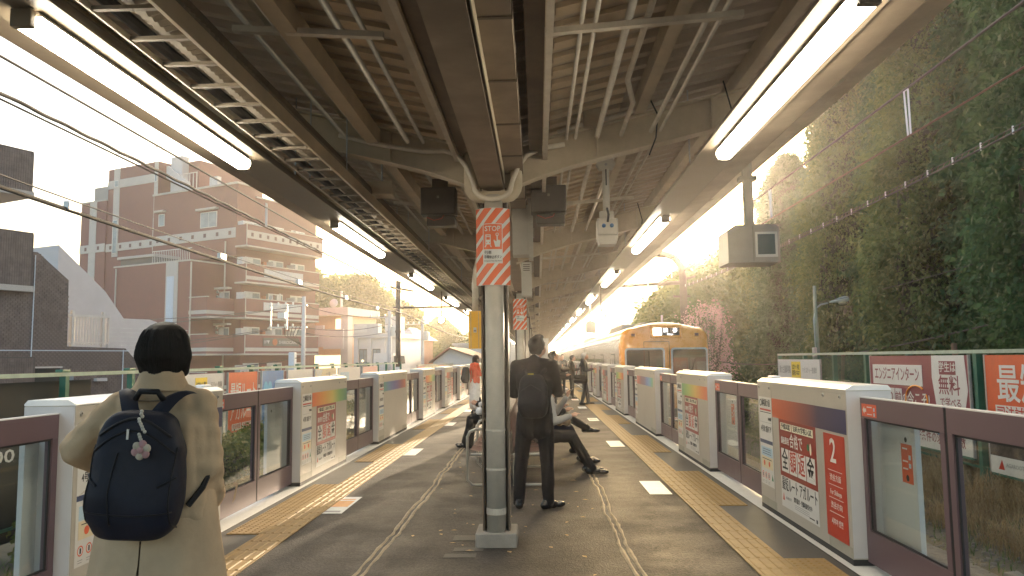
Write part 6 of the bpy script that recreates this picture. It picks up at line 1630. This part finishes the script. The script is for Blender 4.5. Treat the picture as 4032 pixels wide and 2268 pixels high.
def trunk_mesh(h, r, seed):
    b = MB(); q_ = random.Random(seed); pts = []; rr = []
    for k in range(9): u = k/8; pts.append((q_.uniform(-.1, .1)*u, q_.uniform(-.1, .1)*u, h*.85*u)); rr.append(r*(1-.8*u)+.015)
    b.tube(pts, rr, 9)
    for k in range(9):
        z = h*q_.uniform(.15, .75); a = q_.uniform(0, 2*PI); L_ = q_.uniform(.8, 1.6)
        b.tube([(0, 0, z), (L_*.5*math.cos(a), L_*.5*math.sin(a), z+L_*.35), (L_*math.cos(a), L_*math.sin(a), z+L_*.5)], [r*.3, r*.2, .015], 6)
    return b.mesh('trunk', 'bark')
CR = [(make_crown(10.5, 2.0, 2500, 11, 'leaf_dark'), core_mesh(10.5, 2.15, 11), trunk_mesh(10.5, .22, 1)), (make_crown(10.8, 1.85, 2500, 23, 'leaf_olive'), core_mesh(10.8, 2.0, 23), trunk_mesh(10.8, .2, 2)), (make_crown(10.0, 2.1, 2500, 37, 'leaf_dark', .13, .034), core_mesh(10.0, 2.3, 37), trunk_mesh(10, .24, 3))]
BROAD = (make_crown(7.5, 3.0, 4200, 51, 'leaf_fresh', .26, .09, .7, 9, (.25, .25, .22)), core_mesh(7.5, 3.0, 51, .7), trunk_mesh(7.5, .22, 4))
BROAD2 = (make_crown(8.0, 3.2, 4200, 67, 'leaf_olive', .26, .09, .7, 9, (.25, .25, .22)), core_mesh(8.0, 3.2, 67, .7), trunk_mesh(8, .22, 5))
def tree(nm, lab, src, loc, sc, rz, group):
    t = thing(nm, lab, 'tree', loc, rz, group); t.scale = sc if isinstance(sc, tuple) else (sc, sc, sc)
    link('crown', src[0], t); link('dark_core', src[1], t); link('trunk', src[2], t)
    return t
# right embankment
def bank(u, v):
    y = -8+v*150; x = 5.45+u**1.6*60
    z = -1.42 + .85*min(1, max(0, (x-5.6)/1.9)) + .04*mnoise.noise((x*1.3, y*1.1, 0)) + .35*max(0, min(1, (x-9)/6))
    return (x, y, z)
MB().grid(bank, 60, 150).build('embankment', 'soil', smooth=True, kind='structure')
def bank_l(u, v):
    y = -8+v*150; x = -6.6-u**1.6*50
    return (x, y, -1.45+.25*min(1, max(0, (-x-6.8)/1.0))-.35*min(1, max(0, (-x-8.5)/2))+.04*mnoise.noise((x*1.3, y*1.1, 5)))
MB().grid(bank_l, 40, 120).build('verge', 'soil', smooth=True, kind='structure')
# row of tall dense trees behind the right fence
row = [(9.9, 8.6, 0, 1.10, .3), (11.3, 10.6, 1, 1.16, 1.7), (9.8, 12.9, 2, 1.12, 2.9), (10.3, 15.6, 0, 1.12, 4.0), (10.0, 18.2, 1, 1.02, .9), (10.6, 21.0, 2, 1.08, 5.1), (10.1, 23.8, 1, .98, 2.2), (10.5, 26.9, 0, 1.02, 3.3), (10.3, 30.2, 2, .95, .1), (10.6, 34.0, 1, .97, 4.4), (13.5, 14.0, 0, 1.25, 2.1), (13.8, 19.5, 2, 1.25, 3.8), (14.0, 25.5, 1, 1.2, .6), (14.2, 31.5, 0, 1.12, 1.2)]
for i, (x, y, k, s, rz) in enumerate(row):
    lab = f"tall dense evergreen in the front row behind the right fence, {ordinal(i)} from the camera" if i < 10 else f"tall evergreen of the rear row behind the right fence, {ordinal(i-10)} from the camera"
    tree('evergreen_tree', lab, CR[k], (x + (.35 if i % 2 else -.25), y, -.7), (s*(.80 if i < 10 else 1.05), s*(.80 if i < 10 else 1.05), s*((1.22 if i < 7 else 1.04 if i < 10 else 1.32)+.06*math.sin(i*2.7))), rz, 'evergreens behind the right fence')
for i, (x, y, s, b_) in enumerate(((8.8, 39.5, .82, BROAD2), (11.5, 44, 1.05, BROAD), (9.5, 50, .95, BROAD), (14, 54, 1.25, BROAD2), (10.5, 60, 1.0, BROAD), (16, 68, 1.3, BROAD), (7.9, 45, .8, BROAD), (11.2, 55, 1.1, BROAD2), (13.5, 62, 1.25, BROAD))):  # last trees listed are added to screen the platform from the low sun
    tree('leafy_tree', f"sunlit leafy tree beyond the right evergreens, {ordinal(i)} from the camera", b_, (x, y, -1.0), s, i*1.3, 'leafy trees beyond the evergreens')
# cherry in bloom
cp, cn = crown_points(4.5, .82, 420, 5, z0=1.2, taper=.1, lumps=.9); ct = thing('cherry_tree', 'pink cherry tree in bloom right behind the orange train front', 'tree', (6.85, 31, -1.0))
link('crown', leaf_cloud('crown', 'leaf_pink', cp, cn, 9, (.07, .07, .18), .09, .034, -.4, 5), ct); b = MB(); q = random.Random(6)
b.tube([(0, 0, 0), (0, 0, 1.4)], [.11, .08], 8)
for k in range(12): a = k*.55; b.tube([(0, 0, 1.2), (.4*math.cos(a), .4*math.sin(a), 2.4), (.6*math.cos(a), .6*math.sin(a), 3.6+.9*q.random())], [.05, .035, .01], 6)
b.build('trunk', 'bark', ct)
# woods far left
lw = [(-31, 96, 2.0, BROAD2), (-26.0, 98, 1.80, BROAD), (-22, 95, 1.70, BROAD2), (-18.3, 100, 1.45, BROAD), (-28, 108, 2.0, BROAD), (-13.5, 92, .78, BROAD), (-10.5, 98, .85, BROAD2), (-7.5, 95, .75, BROAD), (-4.8, 101, .8, BROAD2), (-2.0, 110, .85, BROAD), (-9, 112, 1.0, BROAD), (-15, 118, 1.2, BROAD2), (-33, 112, 1.8, BROAD)]
for i, (x, y, s, b_) in enumerate(lw): tree('leafy_tree', f"hazy leafy tree in the woods far left, {ordinal(i)} counted along the row", b_, (x, y, -2.0), s, i*2.1, 'woods far left')
# shrubs along the left track below the posters
def shrub(lab, x, y, r, h, seed, m_='leaf_shrub'):
    t = thing('shrub', lab, 'shrub', (x, y, -1.35), 0, 'shrubs along the left fence')
    P_, Nn = crown_points(h, r, 420, seed, z0=.0, taper=.35, lumps=.4)
    link('foliage', leaf_cloud('foliage', m_, P_, Nn, 9, (.07, .07, .07), .10, .035, .1, seed), t); link('dark_core', core_mesh(h, r*1.0, seed, .35), t)
for i in range(12): shrub(f"leafy green shrub at the foot of the left fence, {ordinal(i)} from the camera", -6.75+.25*math.sin(i*2.3), 11.5+1.55*i, .78+.12*math.sin(i*1.7), 1.25+.2*math.sin(i*3.1), 100+i)
for i in range(5): shrub(f"pale sunlit bramble on the right bank beyond the gates, {ordinal(i)} from the camera", 7.0+.5*math.sin(i), 18.5+2.4*i, 1.0, 1.5+.2*math.sin(i*2), 140+i, 'leaf_fresh')
# grasses
def grass(name, lab, m_, xr, yr, n, hmin, hmax, seed, zf):
    rg = np.random.default_rng(seed); x = rg.uniform(*xr, n); y = rg.uniform(*yr, n)
    cl = np.array([mnoise.noise((a*1.1, b_*1.1, seed)) for a, b_ in zip(x, y)]); keep = cl > -.28; x, y, cl = x[keep], y[keep], cl[keep]; n = len(x)
    z = np.array([zf(a, b_) for a, b_ in zip(x, y)]); h = rg.uniform(hmin, hmax, n)*(.75+.6*np.clip(cl, 0, 1)); a = rg.uniform(0, 2*PI, n); ln = rg.uniform(.25, .95, n)
    dx, dy = np.cos(a), np.sin(a); w = .006
    v = np.zeros((n, 7, 3))
    for k, (t_, wk) in enumerate(((0, 1.0), (.45, .9), (.8, .6))):
        bend = ln*t_**2*h; px, py, pz = x+dx*bend, y+dy*bend, z+h*t_*(1-.35*ln*t_)
        v[:, 2*k] = np.stack([px-dy*w*wk, py+dx*w*wk, pz], 1); v[:, 2*k+1] = np.stack([px+dy*w*wk, py-dx*w*wk, pz], 1)
    v[:, 6] = np.stack([x+dx*ln*h*1.1, y+dy*ln*h*1.1, z+h*(1-.45*ln)], 1)
    o = np.arange(n)[:, None]*7
    f = np.concatenate([o+np.array([[0, 1, 3, 2]]), o+np.array([[2, 3, 5, 4]])], 0).tolist(); f3 = (o+np.array([[4, 5, 6]])).tolist()
    me = bpy.data.meshes.new(name); me.from_pydata(v.reshape(-1, 3).tolist(), [], f+f3); me.update(); me.materials.append(MATS[m_])
    ob = link(name, me, None, lab, 'grass', None, 'stuff'); return ob
bz = lambda x, y: -1.42+.85*min(1, max(0, (x-5.6)/1.9))-.03
grass('dry_grass', 'tangled dry straw coloured grass on the right bank below the adverts', 'grass_dry', (6.15, 8.4), (5.0, 21), 26000, .35, .75, 3, bz)
grass('ground_weeds', 'low green weeds among the dry grass of the right bank', 'grass_green', (5.8, 8.6), (5, 26), 7000, .12, .32, 4, bz)
grass('verge_grass', 'rough green grass along the left track', 'grass_green', (-9.2, -6.3), (5, 40), 12000, .12, .40, 8, lambda x, y: -1.38)
o = MB().bbox(-.14, .14, -.10, .10, 0, .16, .02).build('concrete_block', 'concrete', loc=(5.95, 10.1, -1.38), rot=(.1, .05, .5)); tag(o, 'broken pale concrete block lying below the dry grass', 'concrete block')
q = random.Random(21); sb = MB()
for k in range(1500):
    x, y = q.uniform(5.3, 6.4), q.uniform(5, 20); r_ = q.uniform(.02, .06); sb.ball((x, y, bz(x, y)+.02), r_, r_*q.uniform(.6, 1.2), r_*.6, 6, 4)
sb.build('bank_stones', 'ballast', kind='stuff', label='grey stones along the foot of the right bank', cat='stones')
# right fence with adverts
fr = thing('trackside_fence', 'green steel advert fence along the right track', 'fence', (7.3, 0, 0))
MB().box(-.03, .03, 2.0, 23.6, 1.53, 1.59).build('top_rail', 'fence_rail', fr); MB().box(-.02, .02, 2.0, 23.6, -.36, -.32).build('bottom_rail', 'fence_green', fr)
for y in (4.0, 6.3, 8.7, 11.35, 13.05, 15.4, 17.35, 19.2, 21.3, 23.5): MB().box(-.05, .05, y-.05, y+.05, -1.2, 1.529).build('post', 'fence_green', fr)
lat = MB()
for k in range(70):
    z = -.3+.026*k; lat.box(.04, .046, 2.0, 23.5, z, z+.004)
for k in range(520): lat.box(.047, .053, 2.0+.04*k, 2.004+.04*k, -.32, 1.5)
lat.build('wire_mesh', 'fence_green', fr, kind='stuff')
# adverts: maroon, orange red, teal
t, w = poster_board('right', 13.2, 17.0, -.20, 1.50, 'maroon advert with white speech bubble on the right fence', 'poster_maroon', 0)
p0 = MB().bbox(.14, 2.25, -.012, -.001, .92, 1.32, .004).build('headline_plate', 'paper_white', t); lettering('エンジニアインターン', .3, 'poster_maroon', p0, (1.2, -.016, 1.12), FLAT, .03, width=1.9)
for k, ch in enumerate('進振り前'):
    p1 = MB().bbox(.20+.31*k, .47+.31*k, -.012, -.001, .46, .85, .004).build('word_tile', 'paper_white', t); lettering(ch, .26, 'poster_maroon', p1, (.335+.31*k, -.016, .65), FLAT, .03)
lettering('の', .24, 'paper_white', t, (1.52, -.006, .65), FLAT, .03); lettering('今こそ!', .30, 'paper_white', t, (2.05, -.006, .65), FLAT, .035, width=.85)
rg_ = MB(); n = 40; pts = [(1.98+.42*math.cos(2*PI*k/n+.9), -.010, .66+.27*math.sin(2*PI*k/n+.9)) for k in range(n-2)]; rg_.tube(pts, .016, 6); rg_.build('orange_ring', 'ink_orange', t)
bub = MB(); bub.prism([(2.62, 1.50), (3.70, 1.50), (3.76, .9), (3.66, .6), (3.42, .40), (3.16, .38), (2.94, .50), (2.82, .62), (2.74, .42), (2.68, .75), (2.60, 1.1)], 1, -.006, -.001); pb = bub.build('speech_bubble', 'paper_white', t)
pl = MB().bbox(2.88, 3.42, -.012, -.0065, 1.16, 1.40, .005).build('pill', 'poster_maroon', pb); lettering('学生は', .19, 'paper_white', pl, (3.15, -.014, 1.28), FLAT, .03); lettering('無料', .36, 'poster_maroon', pb, (3.18, -.008, .95), FLAT, .035); lettering('で学べる', .18, 'poster_maroon', pb, (3.2, -.008, .66), FLAT, .02)
wf = MB().box(0, w, -.006, -.001, -.20, .16).build('white_foot', 'paper_white', t); lettering('好条件の求人が多数', .22, 'poster_maroon', wf, (2.75, -.008, -.0), FLAT, .02, width=1.7)
MB().box(2.7, 2.95, -.009, -.0065, .08, .25).build('photo_scrap', 'ink_cyan', t)
t, w = poster_board('right', 8.6, 12.7, -.35, 1.50, 'bright orange red advert with huge white lettering at the right picture edge', 'poster_orange', 1)
lettering('最短ルート', .62, 'paper_white', t, (1.75, -.004, 1.02), FLAT, .03, width=2.9)
for k, tx in enumerate(('司法試験', '予備試験', '法科大学院')):
    p0 = MB().box(.22+1.08*k, 1.22+1.08*k, -.006, -.001, .44, .72).build('word_box', 'paper_white', t); lettering(tx, .24, 'panel_red', p0, (.72+1.08*k, -.009, .58), FLAT, .03, width=.9)
MB().box(0, w, -.006, -.001, -.08, .12).build('crowd_photo', 'photo_dark', t)
wf = MB().box(0, w, -.006, -.001, -.35, -.08).build('white_foot', 'paper_white', t); lettering('資料請求・受講相談受付中', .17, 'ink_dark', wf, (2.1, -.008, -.2), FLAT, .02, width=2.3); MB().add([(.2, -.009, -.28), (.36, -.009, -.28), (.30, -.009, -.12)], [(0, 1, 2)]).build('logo_mark', 'panel_red', wf); lettering('AGAROOT', .09, 'print_grey', wf, (.62, -.008, -.2), FLAT, .01)
t, w = poster_board('right', 20.0, 23.4, -.3, 1.42, 'white and teal advert at the far end of the right fence', 'paper_white', 2)
MB().box(0, w, -.004, -.001, -.3, .75).build('teal_field', 'poster_teal', t); lettering('東大生講師募集', .24, 'print_grey', t, (.62, -.004, 1.12), FLAT, .02, width=1.0); yt = MB().box(1.2, 1.95, -.006, -.001, .92, 1.36).build('yellow_tag', 'ink_yellow', t); lettering('公式サイト限定', .16, 'ink_dark', yt, (1.57, -.008, 1.2), FLAT, .02, width=.62); lettering('採用祝い金GET', .16, 'ink_dark', yt, (1.57, -.008, 1.04), FLAT, .02, width=.62); lettering('P テスティー塾講師', .17, 'print_grey', t, (2.65, -.004, 1.12), FLAT, .015, width=1.05)
MB().prism([(2.45, .75), (2.85, .75), (2.80, .52), (2.62, .45), (2.48, .55)], 1, -.008, -.0045).build('drawn_figure', 'brown_roof', t)
# cut bamboo stakes sticking up behind the fence
for k, (x, y, h, a) in enumerate(((7.7, 12.1, 1.75, .12), (7.8, 14.4, 1.72, -.1), (7.7, 18.6, 1.45, .25), (7.75, 20.2, 1.55, .1))):
    o = MB().tube([(0, 0, -1.0), (a*1.5, 0, h)], .05, 8).build('wooden_stake', 'wood', loc=(x, y, 0)); tag(o, f'weathered wooden stake leaning behind the right fence, {ordinal(k)} from the camera', 'stake')
# street lamp
mat('lamp_green', (0.12, 0.20, 0.15), 0.5, var=0.15); mat('lamp_head', (0.30, 0.40, 0.38), 0.4, var=0.1); mat('lamp_lens', (0.75, 0.68, 0.45), 0.3, var=0.05)
t = thing('street_lamp', 'green street lamp with curved arm in front of the evergreens', 'street lamp', (7.9, 22.0, -1.0))
MB().tube([(0, 0, 0), (0, 0, 2.9), (0, 0, 4.5)], [.075, .06, .045], 10).build('pole', 'lamp_green', t, smooth=True)
MB().tube([(-.04, 0, 2.6), (-.06, 0, 3.55), (.0, -.02, 3.85), (.14, -.03, 3.96), (.34, -.04, 4.0)], .024, 8).build('arm', 'lamp_head', t, smooth=True)
MB().lathe([(.001, -.02), (.09, .02), (.12, .10), (.10, .28), (.05, .45), (.02, .55)], 14, Matrix.Translation((.92, -.05, 4.12)) @ Matrix.Rotation(-PI/2-.18, 4, 'Y') @ Matrix.Diagonal((.75, 1.0, 1.0, 1))).build('lamp_head', 'lamp_head', t, smooth=True)
MB().ball((.75, -.05, 4.0), .13, .10, .07, 12, 8).build('lens', 'lamp_lens', t, smooth=True)
MB().bbox(-.13, -.03, -.07, .07, 2.3, 2.75, .02).build('meter_box', 'box_beige', t)
for k, (a, b_) in enumerate((((7.9, 22, 1.45), (9.0, 8, 3.1)), ((7.9, 22, 1.4), (6.8, 34, 1.6)), ((7.9, 22, 3.0), (9.0, 8, 4.0)))):
    wire('lamp_wire', ['service wire running right from the street lamp', 'service wire running left from the street lamp', 'thin upper wire running right from the street lamp'][k], sag(a, b_, .25), .016 if k < 2 else .008, 'cable_grey')
# overhead line of the right track
wire('contact_wire', 'contact wire above the right track', [(4.12, y, 3.92) for y in (-4, 60, 140)], .010, 'copper_wire')
wire('messenger_wire', 'upper messenger wire of the right track line', sag((4.12, -6, 4.6), (4.12, 34, 4.6), .16)+sag((4.12, 34, 4.6), (4.12, 84, 4.6), .16)[1:], .013, 'cable_grey')
for k in range(7):
    y = 3.4+5*k; o = MB().tube([(4.12, y-.05, 3.93), (4.12, y-.045, 4.44), (4.12, y+.045, 4.44), (4.12, y+.012, 3.93)], .011, 6).build('wire_hanger', 'insulator'); tag(o, f'pale wire loop hanger on the right overhead line, {ordinal(k)} from the camera', 'wire hanger')
bt = thing('lashed_cable', 'lashed pair of cables with white ties sagging in front of the evergreens', 'cable')
pts = sag((7.0, -2, 5.2), (6.5, 34, 4.6), .36, 40); MB().tube(pts, .016, 6).build('cable', 'cable_grey', bt, smooth=True); MB().tube([(x, y, z+.07) for x, y, z in pts], .009, 6).build('support_strand', 'cable_grey', bt, smooth=True)
hl = MB()
for k in range(5*40):
    u = k/(5*40.0); i = int(u*40); f_ = u*40-i; p = Vector(pts[i]).lerp(Vector(pts[i+1]), f_) ; hl.tube([(p.x, p.y-.05, p.z+.07), (p.x, p.y+.04, p.z)], .006, 4, False)
hl.build('lashing', 'copper_wire', bt, kind='stuff')
for k in range(46):
    u = (k+.5)/46; i = int(u*40); p = Vector(pts[i]).lerp(Vector(pts[i+1]), u*40-i); MB().tube([(p.x, p.y, p.z-.02), (p.x, p.y, p.z+.10)], .014, 5).build('tie', 'insulator', bt)
t = thing('catenary_pole', 'brown catenary pole with an arched top beside the right track', 'catenary pole', (6.48, 34, -1.4))
MB().tube([(0, 0, 0), (0, 0, 6.4), (-.06, 0, 6.9), (-.3, 0, 7.28), (-.65, 0, 7.45), (-1.1, 0, 7.5), (-3.4, 0, 7.5)], .16, 14).build('shaft', 'pole_brown', t, smooth=True); MB().tube([(-.1, 0, 6.2), (-3.6, 0, 6.05)], .085, 8).build('cantilever', 'pole_brown', t, smooth=True)
MB().box(-.45, .3, -.06, .06, 5.55, 5.63).build('bracket', 'pole_brown', t); MB().tube([(.1, 0, 6.35), (.55, 0, 6.48)], .05, 6).build('bracket', 'pole_brown', t)
# pale apartment tower far ahead
mat('far_white', (0.62, 0.61, 0.60), 0.6, var=0.05, scale=.4)
t = thing('distant_tower', 'pale stepped apartment tower in the glare above the train', 'building', (18.5, 160, 0), R(8))
for nm, x0, x1, z1 in (('wing', -5, 1.5, 15.2), ('step_wing', 1.5, 3.2, 13.0), ('lower_wing', 3.2, 4.8, 10.2)): MB().box(x0, x1, 0, 10, -2, z1).build(nm, 'far_white', t)
for r_ in range(5):
    for c in range(5):
        w = MB().box(-4.6+1.15*c, -4.0+1.15*c, -.05, .02, 2.2+2.6*r_, 3.4+2.6*r_).build('window', 'louver_dark', t)
    MB().box(-4.9, 3.0-.3*r_, -.6, -.052, 1.2+2.6*r_, 1.9+2.6*r_).build('balcony_front', 'far_white', t)
for i, (x, y, w_, h_, m_) in enumerate(((9.5, 118, 5, 6.0, 'far_white'), (5.6, 135, 4, 5, 'white_wall'), (-1.0, 150, 6, 6.5, 'far_white'), (25, 150, 8, 8, 'white_wall'))):
    t = thing('distant_house', ['pale house just right of the train roof', 'pale house above the far end of the train', 'pale block straight ahead at the platform end', 'white block behind the trees right of the tower'][i], 'building', (x, y, -2)); MB().box(-w_/2, w_/2, 0, 6, 0, h_).build('wall', m_, t); MB().add([(-w_/2-.3, -.3, h_), (w_/2+.3, -.3, h_), (w_/2+.3, 6.3, h_), (-w_/2-.3, 6.3, h_), (-w_/4, 3, h_+1.2), (w_/4, 3, h_+1.2)], [(0, 1, 5, 4), (1, 2, 5), (2, 3, 4, 5), (3, 0, 4)]).build('roof', 'slate_roof', t)
    for k in range(2): MB().box(-w_/4-.4+k*w_/2, -w_/4+.4+k*w_/2, -.04, .02, h_*.5, h_*.75).build('window', 'louver_dark', t)
# ------------------------------------------------------------------ warm evening haze added to stand in for lens glare: one closed box round camera and scene
hz = bpy.data.materials.new('haze_air'); hz.use_nodes = True
n = hz.node_tree.nodes; l = hz.node_tree.links
for x in list(n): n.remove(x)
ho = n.new('ShaderNodeOutputMaterial'); pv = n.new('ShaderNodeVolumePrincipled')
pv.inputs['Color'].default_value = (1.0, 0.95, 0.88, 1); pv.inputs['Density'].default_value = HAZE_D; pv.inputs['Anisotropy'].default_value = 0.78
pv.inputs['Density Attribute'].default_value = ''; pv.inputs['Temperature Attribute'].default_value = ''
hz.cycles.homogeneous_volume = True
l.new(pv.outputs[0], ho.inputs['Volume'])
MATS['haze_air'] = hz
MB().box(-320, 320, -80, 420, -4.2, 24).build('haze', 'haze_air', kind='stuff', label='thin warm haze added to the air for lens glare', cat='haze')
bpy.data.scenes.remove(_TS)
